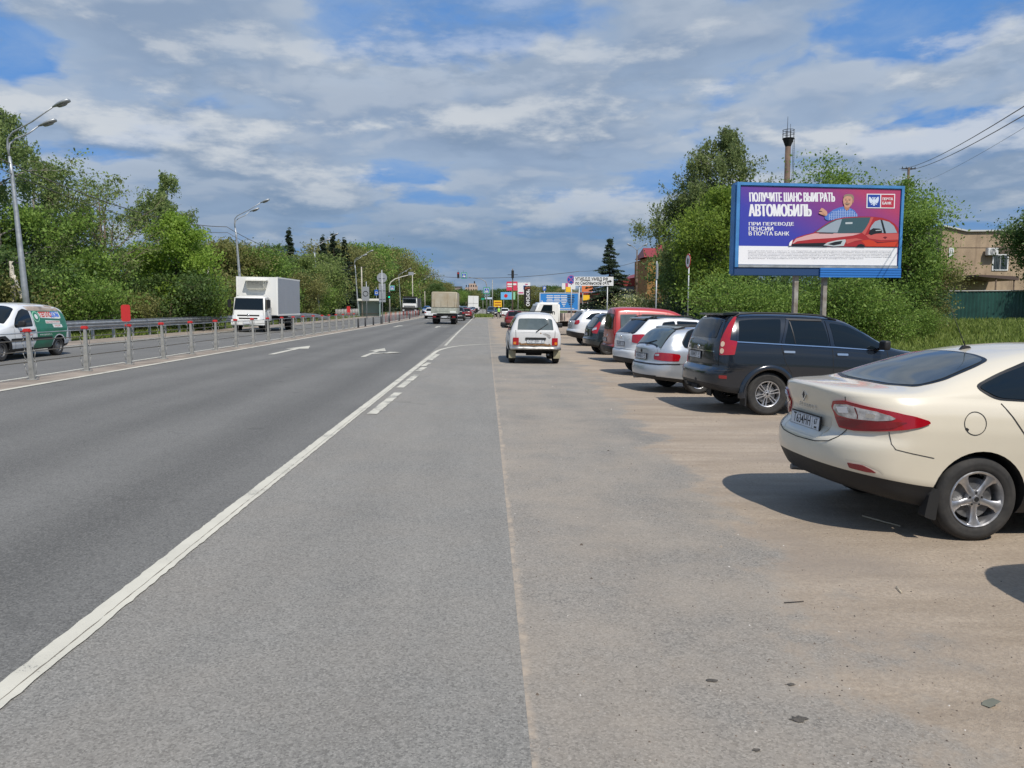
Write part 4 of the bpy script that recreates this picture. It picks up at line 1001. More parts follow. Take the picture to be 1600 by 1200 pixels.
# dark hatchback-estate
M_dkgreen = paint('dark teal paint', (0.012, 0.022, 0.028), 0.22, 0.0, 0.12, (0.12, 0.1, 0.08))
SP['dark'] = dict(label='dark teal hatchback with kite-shaped tail lamps, between the red van and the white crossover', L=4.05, W=1.70, paint=M_dkgreen, r=0.30, rr=0.18, ax=(0.75, 3.23), arch=0.345, lowband=5, tum=0.40, rplan=0.45, nplan=2.8,
    top=[(0, 1.47), (0.2, 1.55), (0.6, 1.59), (1.2, 1.60), (1.9, 1.55), (2.3, 1.42), (2.75, 1.15), (3.0, 1.04), (3.6, 0.95), (4.05, 0.76)],
    belt=[(0, 1.0), (1.5, 0.98), (3.0, 0.94), (4.05, 0.68)], sill=[(0, 0.34), (0.4, 0.26), (3.3, 0.22), (4.05, 0.26)],
    tail=[(0.2, 0.12), (0.35, 0.02), (0.5, 0.0), (0.62, 0.0), (0.68, 0.06), (0.95, 0.09), (1.05, 0.12), (1.25, 0.26), (1.50, 0.46)],
    nose=[(0.2, 0.1), (0.5, 0.0), (0.7, 0.05), (0.9, 0.2)],
    win=[[(0.62, 1.04), (0.72, 1.36), (1.0, 1.42), (1.25, 1.43), (1.25, 1.01)], [(1.33, 1.01), (1.33, 1.43), (1.9, 1.41), (1.98, 0.99)], [(2.05, 0.99), (1.98, 1.40), (2.2, 1.34), (2.65, 1.05), (2.65, 0.98)]],
    gaps=[[(1.29, 1.0), (1.28, 0.5)], [(2.0, 1.0), (2.0, 0.3)]], mirror=(2.55, 1.02), rearglass=[(0.60, 1.05), (0.52, 1.40), (0.2, 1.43)], rglass=M_glass_l, rail=(0.6, 2.1, 0.5, 0), railmat=M_plastic,
    lamps=[[('tail_lamp', [(0.62, 0.93, 'r'), (0.70, 0.83, 'r'), (0.30, 0.82, 's'), (0.36, 1.0, 's'), (0.40, 1.22, 's'), (0.30, 1.28, 's'), (0.18, 1.14, 's'), (0.72, 1.02, 'r')], M_red, 0.012), ('reversing_lens', [(0.70, 1.0, 'r'), (0.22, 1.08, 's'), (0.25, 0.98, 's'), (0.66, 0.92, 'r')], M_clear, 0.017)]],
    rearlines=[([(0.0, 0.66, 'r'), (0.80, 0.66, 'r'), (0.3, 0.67, 's')], 0.008, M_seam, 'bumper_gap')], plate=('О148ТА', '67', 0.78), badge=(0.93, 0.04), wiper=(0.0, 1.06, 0.35, 1.12), hitch=0.36, wheel='steel')
dark, _ = build_car(SP['dark']); park(dark, 3.86, 30.3, R(5))

# white-silver big crossover, last of the row
M_pearl = paint('pearl white paint', (0.70, 0.71, 0.72), 0.25, 0.1, 0.22, (0.33, 0.3, 0.25))
SP['wsuv'] = dict(label='pearl white large crossover with roof rails, farthest of the cars parked in the row', L=4.68, W=1.88, paint=M_pearl, r=0.36, rr=0.23, ax=(1.0, 3.7), arch=0.41, lowband=9, tum=0.38, rplan=0.52, nplan=2.8,
    top=[(0, 1.58), (0.2, 1.66), (0.6, 1.71), (1.2, 1.73), (2.0, 1.70), (2.5, 1.56), (2.95, 1.30), (3.25, 1.17), (4.1, 1.07), (4.68, 0.9)],
    belt=[(0, 1.20), (1.5, 1.16), (3.2, 1.08), (4.68, 0.82)], sill=[(0, 0.46), (0.4, 0.36), (0.9, 0.28), (3.7, 0.28), (4.68, 0.34)],
    tail=[(0.3, 0.12), (0.5, 0.02), (0.66, 0.0), (0.76, 0.02), (0.80, 0.07), (1.0, 0.08), (1.15, 0.10), (1.22, 0.14), (1.42, 0.34), (1.60, 0.52)],
    nose=[(0.3, 0.1), (0.5, 0.0), (0.8, 0.03), (1.1, 0.2)],
    win=[[(0.62, 1.30), (0.95, 1.53), (1.35, 1.58), (1.35, 1.22)], [(1.43, 1.21), (1.43, 1.58), (2.1, 1.55), (2.2, 1.17)], [(2.28, 1.17), (2.18, 1.54), (2.45, 1.47), (2.98, 1.20), (2.98, 1.13)]],
    gaps=[[(1.39, 1.2), (1.4, 0.9), (1.3, 0.7)], [(2.24, 1.16), (2.24, 0.4)]], mirror=(2.9, 1.18), rearglass=[(0.66, 1.23), (0.60, 1.55), (0.2, 1.57)], rglass=M_glass_d, rail=(0.5, 2.3, 0.62, 0), railmat=M_chrome, spoiler=(0.52, 0.85, 0.56, 1.63, 1.69),
    lamps=[[('tail_lamp', [(0.66, 1.20, 'r'), (0.25, 1.24, 's'), (0.30, 1.12, 's'), (0.20, 1.03, 's'), (0.66, 1.03, 'r')], M_red, 0.012)]],
    rearwrap=[('lower_bumper', [(0.0, 0.66, 'r'), (0.86, 0.66, 'r'), (0.55, 0.62, 's'), (0.55, 0.45, 's'), (0.8, 0.48, 'r'), (0.0, 0.48, 'r')], M_plastic, 0.006)], plate=('Р905СВ', '67', 0.92), badge=(1.12, 0.05))
wsuv, _ = build_car(SP['wsuv']); park(wsuv, 3.92, 37.0, R(8))
GROUP_ROW = None
# ---- rusty white off-roader seen squarely from behind
M_oldwhite = paint('chalky white paint', (0.60, 0.60, 0.59), 0.5, 0.0, 1.1, (0.27, 0.235, 0.19))
M_rust = mat('rust', (0.16, 0.06, 0.025), 0.9, var=0.4, vscale=20, col2=(0.36, 0.22, 0.10))
M_flapt = mat('dusty mud flap', (0.33, 0.30, 0.20), 0.8, var=0.2, vscale=8)
SP['niva'] = dict(label='battered white three-door off-roader with rusty tailgate, stopped on the dirt edge', L=3.74, W=1.68, paint=M_oldwhite, r=0.34, rr=0.20, ax=(0.72, 2.92), arch=0.40, lowband=4, tum=0.36, rplan=0.22, nplan=3.4, nf=3.5, fplan=0.5, res=1.2, railr=0.10,
    top=[(0, 1.50), (0.12, 1.57), (0.4, 1.61), (1.0, 1.63), (1.7, 1.60), (2.0, 1.48), (2.3, 1.20), (2.45, 1.08), (2.9, 1.04), (3.74, 0.96)],
    belt=[(0, 1.02), (1.5, 1.02), (2.4, 1.0), (3.74, 0.9)], sill=[(0, 0.46), (0.3, 0.40), (0.8, 0.30), (3.0, 0.30), (3.74, 0.42)],
    tail=[(0.40, 0.06), (0.55, 0.06), (0.62, 0.05), (0.85, 0.05), (1.03, 0.06), (1.06, 0.08), (1.45, 0.26), (1.6, 0.34)], nose=[(0.4, 0.05), (0.7, 0.0), (1.0, 0.05)],
    win=[[(0.35, 1.08), (0.42, 1.42), (0.95, 1.45), (0.95, 1.06)], [(1.05, 1.06), (1.05, 1.45), (1.65, 1.44), (2.1, 1.10), (2.1, 1.05)]],
    rearglass=[(0.56, 1.075), (0.565, 1.10), (0.525, 1.42), (0.2, 1.43)], rglass=M_glass_l, rgtrim=M_oldwhite,
    rearcurve=[([(-0.62, 1.06), (-0.60, 0.62), (-0.45, 0.585), (0.45, 0.585), (0.60, 0.62), (0.62, 1.06)], 0.012, M_seam, 'tailgate_gap'), ([(-0.47, 1.0), (-0.2, 0.985), (0.2, 1.0), (0.47, 0.985)], 0.008, M_oldwhite, 'tailgate_crease')],
    rearpan=[('plate_lamp_bar', [(-0.33, 0.84), (0.32, 0.84), (0.32, 0.775), (-0.33, 0.775)], M_plastic, 0.03),
             ('rust_patch', [(-0.42, 0.62), (-0.30, 0.655), (-0.12, 0.64), (-0.02, 0.66), (0.12, 0.635), (0.30, 0.665), (0.47, 0.64), (0.50, 0.60), (0.2, 0.59), (-0.40, 0.595)], M_rust, 0.006),
             ('rust_patch', [(-0.19, 0.985), (-0.15, 1.0), (-0.14, 0.965), (-0.18, 0.955)], M_rust, 0.006), ('rust_patch', [(0.44, 0.66), (0.51, 0.69), (0.52, 0.63), (0.45, 0.60)], M_rust, 0.007), ('rust_patch', [(-0.50, 0.60), (-0.44, 0.66), (-0.38, 0.60), (-0.30, 0.58), (-0.48, 0.575)], M_rust, 0.009), ('dent_shade', [(-0.45, 0.93), (-0.30, 0.975), (-0.22, 0.95), (-0.34, 0.90), (-0.43, 0.80), (-0.49, 0.84)], mat('dent shade grey', (0.30, 0.29, 0.28), 0.6, var=0.3, vscale=14), 0.005),  # grey patch paints the shading of a dent, surface stays flat
             ('tail_lamp', [(-0.70, 0.83), (-0.52, 0.83), (-0.52, 0.60), (-0.70, 0.60)], M_red, 0.02), ('tail_lamp', [(0.52, 0.83), (0.70, 0.83), (0.70, 0.60), (0.52, 0.60)], M_red, 0.02),
             ('indicator_lens', [(-0.68, 0.70), (-0.60, 0.70), (-0.60, 0.62), (-0.68, 0.62)], M_amber, 0.026), ('indicator_lens', [(0.60, 0.70), (0.68, 0.70), (0.68, 0.62), (0.60, 0.62)], M_amber, 0.026),
             ('bumper_dent', [(-0.1, 0.545), (0.05, 0.56), (0.2, 0.545), (0.05, 0.53)], M_dark, 0.004)],  # flat dark patch paints the shade of a dent
    plate=('О271ВМ', '67', 0.715), wiper=(-0.02, 1.02, -0.40, 1.28), mirror=(2.05, 1.15), mirrormat=M_plastic, wheel='steel', exhaust=(-0.42, 0.30), gaps=[[(1.0, 1.05), (1.0, 0.4)]], tw=0.20)
niva, nc = build_car(SP['niva']); park(niva, 1.52, 24.0, R(90.5))
m = MB(); m.tube([(-0.02, -0.80, 0.50), (-0.035, -0.5, 0.505), (-0.03, 0.0, 0.50), (-0.035, 0.5, 0.505), (-0.02, 0.80, 0.50)], 0.045, 8)
m.build('rear_bumper', mat('bent chrome bumper', (0.45, 0.44, 0.42), 0.35, 0.8, var=0.4, vscale=6), niva)
for s in (-1, 1):
    box_part('mud_flap', M_flapt, niva, (0.30, 0.315, min(s*0.60, s*0.82), max(s*0.60, s*0.82), 0.17, 0.42), bev=0.006)
for s in (-1, 1):
    m = MB(); m.tube([(0.25, s*0.60, 1.64), (1.6, s*0.60, 1.66)], 0.014, 6)
    for x in (0.3, 0.9, 1.5): m.tube([(x, s*0.60, 1.56), (x, s*0.60, 1.65)], 0.012, 6)
    m.build('roof_rack_bar', M_plastic, niva)
m = MB(); m.tube([(0.35, -0.60, 1.655), (0.35, 0.60, 1.655)], 0.015, 6); m.build('roof_rack_crossbar', M_plastic, niva)
m = MB(); m.box(0.25, 0.40, -0.30, 0.35, 0.36, 0.44); m.lathe([(0.10, -0.25), (0.10, 0.25)], (0.72, 0.0, 0.34), 'Y', 12); m.tube([(0.72, -0.7, 0.34), (0.72, 0.7, 0.34)], 0.04, 8); m.build('rear_axle', M_dark, niva)

# ---- white and green delivery van coming the other way
M_vanwhite = paint('van white paint', (0.70, 0.71, 0.71), 0.32, 0.0, 0.30, (0.34, 0.31, 0.27))
M_vangreen = mat('green vehicle wrap', (0.005, 0.16, 0.085), 0.35, coat=0.4, var=0.2, vscale=2)
M_wrapw = mat('white wrap print', (0.70, 0.72, 0.68), 0.4); M_wrapr = mat('red wrap print', (0.55, 0.05, 0.03), 0.4); M_wrapb = mat('blue wrap print', (0.05, 0.16, 0.60), 0.4); M_wrapg = mat('light green wrap print', (0.25, 0.55, 0.35), 0.4)
M_wrapy = mat('brown wrap print', (0.35, 0.28, 0.22), 0.5, var=0.4, vscale=4)
SP['van'] = dict(cat='van', name='delivery_van', label='white delivery van with green advertising on its side, driving behind the cable barrier', L=4.45, W=1.74, paint=M_vanwhite, r=0.305, rr=0.185, ax=(0.80, 3.70), arch=0.355, lowband=6, tum=0.26, rplan=0.28, nplan=3.4, fplan=0.75, nf=2.6, res=1.2, railr=0.14,
    top=[(0, 1.45), (0.12, 1.53), (0.5, 1.60), (1.1, 1.64), (1.8, 1.655), (2.4, 1.62), (2.75, 1.48), (3.1, 1.22), (3.35, 1.06), (3.7, 0.98), (4.1, 0.90), (4.45, 0.75)],
    belt=[(0, 0.98), (1.8, 0.97), (3.3, 0.93), (4.45, 0.68)], sill=[(0, 0.32), (0.4, 0.26), (3.7, 0.22), (4.45, 0.26)], tail=[(0.2, 0.1), (0.35, 0.0), (0.52, 0.0), (0.58, 0.05), (1.0, 0.06), (1.5, 0.12)],
    nose=[(0.2, 0.06), (0.35, 0.0), (0.5, 0.0), (0.58, 0.04), (0.75, 0.10), (0.95, 0.3)],
    win=[[(2.14, 0.98), (2.12, 1.42), (2.35, 1.46), (2.55, 1.40), (2.85, 1.18), (3.02, 1.0), (3.0, 0.95)]],
    gaps=[[(2.05, 1.5), (2.04, 0.5), (2.10, 0.28)], [(3.08, 0.96), (3.12, 0.6), (3.05, 0.3)]], handles=[(2.2, 0.84)], handlemat=M_plastic, mirror=(2.95, 1.02), mirrormat=M_plastic,
    windscreen=[(-0.66, 3.26), (-0.62, 2.95), (-0.56, 2.66), (-0.3, 2.60)], lamps=[[('tail_lamp', [(0.80, 0.95, 'r'), (0.08, 0.97, 's'), (0.10, 0.70, 's'), (0.80, 0.68, 'r')], M_red, 0.010)]],
    headlamps=[[('headlamp', [(0.42, 0.74, 'r'), (0.66, 0.78, 'r'), (0.30, 0.80, 's'), (0.34, 0.70, 's'), (0.66, 0.60, 'r'), (0.46, 0.60, 'r')], M_clear, 0.01)]],
    frontpan=[('grille', [(-0.38, 0.74), (0.38, 0.74), (0.34, 0.62), (-0.34, 0.62)], M_dark, 0.006), ('bumper', [(-0.75, 0.56), (0.75, 0.56), (0.75, 0.32), (-0.75, 0.32)], M_plastic, 0.006)], fplate=0.44,
    sidepan=[('green_wrap', [(0.36, 0.70), (0.20, 0.98), (0.22, 1.26), (0.40, 1.42), (2.0, 1.42), (2.0, 0.62), (2.22, 0.30), (1.20, 0.30), (1.17, 0.45), (1.08, 0.60), (0.94, 0.68), (0.80, 0.70), (0.60, 0.66), (0.44, 0.52), (0.40, 0.48)], M_vangreen, 0.004),
             ('picture_band', [(0.40, 1.41), (2.10, 1.42), (2.28, 1.60), (1.2, 1.60), (0.55, 1.54)], M_wrapy, 0.005),
             ('rubbing_strip', [(1.22, 0.63), (3.28, 0.63), (3.30, 0.55), (1.20, 0.55)], M_plastic, 0.012), ('front_arch_trim', [(3.20, 0.30), (3.30, 0.55), (3.55, 0.72), (4.10, 0.70), (4.35, 0.62), (4.35, 0.30), (4.08, 0.30), (4.0, 0.50), (3.7, 0.67), (3.4, 0.50), (3.33, 0.30)], M_plastic, 0.008),
             ('door_print', [(2.25, 0.80), (2.85, 0.80), (2.85, 0.84), (2.25, 0.84)], M_wrapr, 0.006), ('door_print', [(2.25, 0.70), (2.75, 0.70), (2.75, 0.72), (2.25, 0.72)], M_wrapr, 0.006)], wheel='steel', antenna=(2.6, 0.15))
van, vanc = build_car(SP['van']); park(van, -14.45, 25.72, R(-90))
def side_text(c, t, body, size, x, z, m_, off, xs=1.0, bold=0.0, sd=1, name='side_lettering', ang=0.0):
    """press lettering on the car's flank (sd=+1: read from +y, text runs towards -x)"""
    me = text_mesh(body, size, xs=xs, bold=bold)
    ca, sa = math.cos(ang), math.sin(ang)
    for v in me.vertices:
        u, w = v.co.x*ca-v.co.y*sa, v.co.x*sa+v.co.y*ca
        px = x-u*sd; pz = z+w
        loc, nrm = c.hit((px, sd*3, pz), (0, -sd, 0))
        v.co = (loc+(nrm if nrm.y*sd > 0 else -nrm)*off) if loc else (px, sd*c.W/2, pz)
    me.update(); return link(name, me, m_, t)
c = vanc; F = c.side_fn(1)
c.lay(rounded([(1.68, 1.38), (0.52, 1.38), (0.50, 1.18), (0.60, 1.16), (1.62, 1.20)], 0.02), F, M_wrapw, 'logo_ground', van, 0.008)
side_text(c, van, 'ТЕПЛО', 0.20, 1.32, 1.29, M_wrapr, 0.012, 0.95, 0.010); side_text(c, van, 'ДОМ', 0.20, 0.80, 1.29, M_wrapb, 0.012, 0.95, 0.010)
for r0, m_, off in ((0.165, M_wrapg, 0.008), (0.13, M_vangreen, 0.011), (0.075, M_wrapw, 0.014)):
    c.lay([(1.84+r0*math.cos(a), 1.24+r0*math.sin(a)) for a in np.linspace(0, 2*math.pi, 20)[:-1]], F, m_, 'round_logo', van, off)
c.lay([(0.62, 1.10), (1.42, 1.13), (1.42, 1.03), (0.62, 1.0)], F, M_wrapw, 'print_strip', van, 0.008); c.lay([(0.56, 0.98), (1.08, 1.0), (1.06, 0.90), (0.56, 0.89)], F, M_wrapw, 'print_strip', van, 0.008)
side_text(c, van, 'МОНТАЖ ОТОПЛЕНИЯ', 0.065, 1.03, 1.065, M_wrapr, 0.012); side_text(c, van, 'ПРОДАЖА', 0.065, 0.82, 0.945, M_wrapr, 0.012)
side_text(c, van, 'www.teplodom.ru', 0.09, 1.55, 0.70, M_wrapw, 0.008)

# ---- lorries built from shaped boxes
def bevbox(name, m_, parent, d, bev=0.02, seg=2, fn=None):
    b = MB(); b.box(*d); me = b.mesh(name); bm = bmesh.new(); bm.from_mesh(me)
    if fn:
        for v in bm.verts: v.co = fn(v.co)
    bmesh.ops.bevel(bm, geom=bm.edges[:], offset=bev, segments=seg, affect='EDGES')
    for f in bm.faces: f.smooth = True
    bm.to_mesh(me); bm.free(); me.set_sharp_from_angle(angle=R(50)); return link(name, me, m_, parent)
M_boxw = paint('box body white', (0.74, 0.74, 0.71), 0.4, 0.0, 0.10)
M_boxshade = mat('shaded box side', (0.33, 0.35, 0.375), 0.45, var=0.05, vscale=1.5)  # greyer than the box white, side shade painted into the colour
M_headl = mat('headlamp glass', (0.75, 0.76, 0.74), 0.1, coat=1.0, metal=0.2)
def axle(t, x, r, w, half, dual=False):
    for s in (-1, 1):
        for k in range(2 if dual else 1):
            y = s*(half-k*(w+0.03)); b = MB(); p = [(r*0.58, -w*s), (r-0.03, -w*s), (r, -w*s*0.85), (r, -w*s*0.15), (r-0.03, 0), (r*0.62, 0.0), (r*0.58, -0.02*s)]
            b.lathe(p, (x, y, r), 'Y', 26); o = b.build('wheel', M_tyre, t)
            q = MB(); q.lathe([(r*0.58, -0.02*s), (r*0.50, -0.05*s if dual else 0.0), (r*0.22, -0.06*s if dual else 0.03*s), (r*0.2, 0.02*s), (0, 0.02*s)], (x, y, r), 'Y', 20); q.build('rim', M_steel, o)
def box_truck():
    t = thing('box_truck', 'white refrigerated box lorry with cooling unit over its cab, on the far carriageway', 'lorry')
    # x forward; cab front at x=7.4
    bevbox('cargo_box', M_boxw, t, (0, 5.5, -1.28, 1.28, 1.02, 3.40), 0.02)
    for s in (-1, 1): b = MB(); b.box(0.06, 5.44, min(s*1.284, s*1.290), max(s*1.284, s*1.290), 1.12, 3.32); b.build('side_shade_panel', M_boxshade, t)
    b = MB()
    for s in (-1, 1):
        b.box(5.44, 5.515, s*1.24-0.05, s*1.24+0.05, 1.02, 3.41); b.box(-0.01, 5.50, s*1.26-0.035, s*1.26+0.035, 3.34, 3.42)
        b.box(-0.01, 5.50, s*1.26-0.035, s*1.26+0.036, 1.0, 1.10)
    b.build('corner_trim', mat('trim white', (0.78, 0.78, 0.74), 0.4), t)
    u = bevbox('cooling_unit', mat('cooling unit cream', (0.66, 0.64, 0.54), 0.5), t, (5.5, 5.95, -0.62, 0.62, 2.60, 3.16), 0.05, 3, lambda v: Vector((v.x-(0.20 if v.z < 2.9 and v.x > 5.7 else 0), v.y*(0.9 if v.z < 2.9 else 1), v.z)))
    b = MB(); b.box(5.5, 6.0, -0.70, 0.70, 3.14, 3.22); b.build('unit_cover', mat('cooling unit cover', (0.74, 0.73, 0.66), 0.5), u)
    b = MB()
    for k in range(6): b.box(5.93-k*0.03, 5.955-k*0.03, -0.50, 0.50, 3.06-k*0.07, 3.075-k*0.07)
    b.build('unit_grille', M_steel, u)
    cab = bevbox('cab', M_boxw, t, (5.75, 7.40, -0.98, 0.98, 0.62, 2.18), 0.09, 3, lambda v: Vector((v.x-(0.34 if v.z > 1 and v.x > 7 else 0), v.y*(0.93 if v.z > 1 else 1), v.z)))
    def fx(z): return 7.40-0.34*max(0, (z-0.62)/1.56)
    def pan(nm, y0, y1, z0, z1, m_, off=0.012, par=None, y0b=None, y1b=None, th=0.01):
        b = MB(); P = [(fx(z0)+off, y0, z0), (fx(z0)+off, y1, z0), (fx(z1)+off, y1b if y1b is not None else y1, z1), (fx(z1)+off, y0b if y0b is not None else y0, z1)]
        n = len(b.v); b.v += P+[(p[0]-0.04, p[1], p[2]) for p in P]
        for q in ((0, 1, 2, 3), (7, 6, 5, 4), (0, 4, 5, 1), (1, 5, 6, 2), (2, 6, 7, 3), (3, 7, 4, 0)): b.face([n+i for i in q])
        return b.build(nm, m_, par or t)
    pan('windscreen', -0.88, 0.88, 1.36, 2.06, M_glass, 0.016, None, -0.83, 0.83)
    pan('grille', -0.66, 0.66, 0.98, 1.06, M_dark); pan('grille', -0.56, 0.56, 0.80, 0.88, M_dark); pan('lower_intake', -0.62, 0.62, 0.64, 0.72, M_dark, 0.03)
    b = MB(); b.lathe([(0.09, 0.0), (0.09, 0.012), (0.0, 0.014)], (fx(1.03)+0.015, 0, 1.03), 'X', 18); b.build('badge', M_chrome, t)
    for s in (-1, 1):
        pan('headlamp', s*0.74 if s < 0 else 0.74, s*0.94, 0.82, 1.04, M_headl, 0.02) if s > 0 else pan('headlamp', -0.94, -0.74, 0.82, 1.04, M_headl, 0.02)
        b = MB(); y = s*0.955
        b.prism([(6.10, 1.38), (7.06, 1.38), (6.98, 1.75), (6.92, 2.0), (6.10, 2.0)], 0.03, lambda a, b_, e: (a, s*(0.945+e)-s*0.03*(b_ > 1.5), b_)); b.build('side_window', M_glass, t)
        b = MB(); b.box(6.02, 6.03, min(s*0.975, s*0.986), max(s*0.975, s*0.986), 0.75, 2.0); b.box(6.2, 6.34, min(s*0.98, s*1.0), max(s*0.98, s*1.0), 1.2, 1.25); b.build('door_gap', M_seam, t)
        b = MB(); b.tube([(7.05, s*0.93, 2.08), (7.15, s*1.15, 2.10), (7.15, s*1.18, 1.95)], 0.015, 6); b.tube([(7.15, s*1.18, 1.5), (7.05, s*0.97, 1.25)], 0.012, 6); o = b.build('mirror_arm', M_plastic, t)
        bevbox('side_mirror', M_plastic, o, (7.10, 7.20, s*1.18-0.10, s*1.18+0.10, 1.48, 1.98), 0.03)
        b = MB(); b.box(6.35, 7.2, min(s*0.90, s*0.99), max(s*0.90, s*0.99), 0.38, 0.60); b.build('arch_skirt', M_dark, t)
    bevbox('front_bumper', M_boxw, t, (7.28, 7.50, -1.0, 1.0, 0.42, 0.78), 0.04)
    b = MB(); b.box(-0.1, 6.9, -0.42, -0.30, 0.70, 0.92); b.box(-0.1, 6.9, 0.30, 0.42, 0.70, 0.92); b.box(1.8, 2.8, 0.55, 1.1, 0.45, 0.85); b.box(3.0, 3.7, -1.1, -0.55, 0.45, 0.85); b.box(2.2, 4.4, 1.15, 1.18, 0.50, 0.56); b.box(2.2, 4.4, 1.15, 1.18, 0.74, 0.80); b.box(5.6, 5.9, -0.9, 0.9, 0.6, 1.5); b.build('chassis', M_dark, t)
    pl = plate(t, '', '', 7.515, 0, 0.58, back=True)
    axle(t, 6.55, 0.40, 0.22, 0.94); axle(t, 1.35, 0.40, 0.22, 1.12, True)
    return t
bt = box_truck(); park(bt, -14.35, 54.5, R(-90.6))

def tent_truck():
    t = thing('canvas_truck', 'lorry with a dirty beige canvas cover seen from behind in the near lane', 'lorry')
    M_can = mat('dusty canvas', (0.40, 0.37, 0.29), 0.9, col2=(0.33, 0.265, 0.175), vscale=0.9, bump=0.3, bscale=6)
    M_brd = mat('grey green board', (0.34, 0.36, 0.31), 0.7, var=0.2, vscale=3)
    bevbox('canvas_cover', M_can, t, (0, 6.0, -1.27, 1.27, 1.62, 3.18), 0.07, 3, lambda v: Vector((v.x+(0.06 if v.z > 2 and v.x < 1 else 0), v.y*(0.975 if v.z > 2 else 1), v.z)))
    b = MB()
    for k in range(4): b.tube([(-0.012, -1.0+0.66*k, 1.62), (-0.012+0.05, -0.98+0.65*k, 3.1)], 0.012, 6)
    b.build('canvas_seam', M_can, t)
    b = MB(); b.box(-0.03, 6.0, -1.29, 1.29, 1.06, 1.63); b.box(-0.05, -0.03, -1.29, 1.29, 1.30, 1.34); b.box(-0.05, -0.03, -1.29, 1.29, 1.10, 1.14)
    for y in (-1.25, -0.4, 0.4, 1.25): b.box(-0.06, -0.035, y-0.03, y+0.03, 1.08, 1.62)
    b.build('drop_side', M_brd, t)
    b = MB(); b.box(-0.056, -0.052, 0.0-1.15, -0.55, 1.15, 1.32); b.build('tailboard_print', M_wrapw, t)
    b = MB(); b.box(0.1, 7.6, -0.5, -0.38, 0.75, 1.0); b.box(0.1, 7.6, 0.38, 0.5, 0.75, 1.0); b.box(0.05, 0.15, -1.1, 1.1, 0.85, 1.0); b.box(0.0, 0.08, -1.15, 1.15, 0.55, 0.66); b.build('chassis', M_dark, t)
    for s in (-1, 1):
        b = MB(); b.box(-0.02, 0.03, s*0.95-0.16, s*0.95+0.16, 0.68, 0.80); b.build('tail_lamp', M_reddk, t); b = MB(); b.box(0.55, 0.57, s*0.92-0.25, s*0.92+0.25, 0.22, 0.75); b.build('mud_flap', M_dark, t)
    bevbox('cab', mat('cab blue', (0.10, 0.14, 0.25), 0.4), t, (6.2, 7.9, -1.05, 1.05, 0.8, 2.5), 0.1)
    plate(t, '', '', -0.03, 0, 0.72)
    axle(t, 1.3, 0.46, 0.25, 1.15, True); axle(t, 7.0, 0.46, 0.25, 1.05)
    return t
tt = tent_truck(); park(tt, -4.15, 75.6, R(90))

def tipper():
    t = thing('dump_truck', 'white-cabbed tipper lorry facing the camera beyond the red and white railing', 'lorry')
    cab = bevbox('cab', M_boxw, t, (5.2, 7.0, -1.22, 1.22, 1.25, 2.95), 0.10, 3, lambda v: Vector((v.x-(0.12 if v.z > 2 and v.x > 6 else 0), v.y*(0.96 if v.z > 2 else 1), v.z)))
    b = MB(); b.box(6.93, 7.0, -1.08, 1.08, 2.05, 2.72); b.build('windscreen', M_glass, t); b = MB(); b.box(6.99, 7.03, -0.95, 0.95, 1.48, 1.60); b.box(6.99, 7.02, -0.95, 0.95, 1.30, 1.38); b.build('grille', M_dark, t)
    bevbox('front_bumper', M_dark, t, (6.9, 7.15, -1.23, 1.23, 0.55, 1.22), 0.05)
    for s in (-1, 1): b = MB(); b.box(7.14, 7.17, s*1.0-0.15, s*1.0+0.15, 0.75, 0.95); b.build('headlamp', M_headl, t)
    b = MB(); b.box(6.6, 7.1, -1.15, 1.15, 2.95, 3.15); b.build('roof_visor', M_dark, t)
    b = MB(); b.box(0.0, 5.0, -1.25, 1.25, 1.3, 2.9); b.box(5.0, 6.2, -1.2, 1.2, 3.0, 3.1); b.build('tipper_body', mat('tipper dark', (0.05, 0.05, 0.055), 0.7), t); b = MB(); b.box(0, 6.9, -0.5, 0.5, 0.8, 1.2); b.build('chassis', M_dark, t)
    axle(t, 6.3, 0.52, 0.28, 1.15); axle(t, 1.2, 0.52, 0.28, 1.2, True); axle(t, 2.6, 0.52, 0.28, 1.2, True)
    return t
kz = tipper(); park(kz, -12.9, 137, R(-90), zg(-12.9, 135)+0.0)

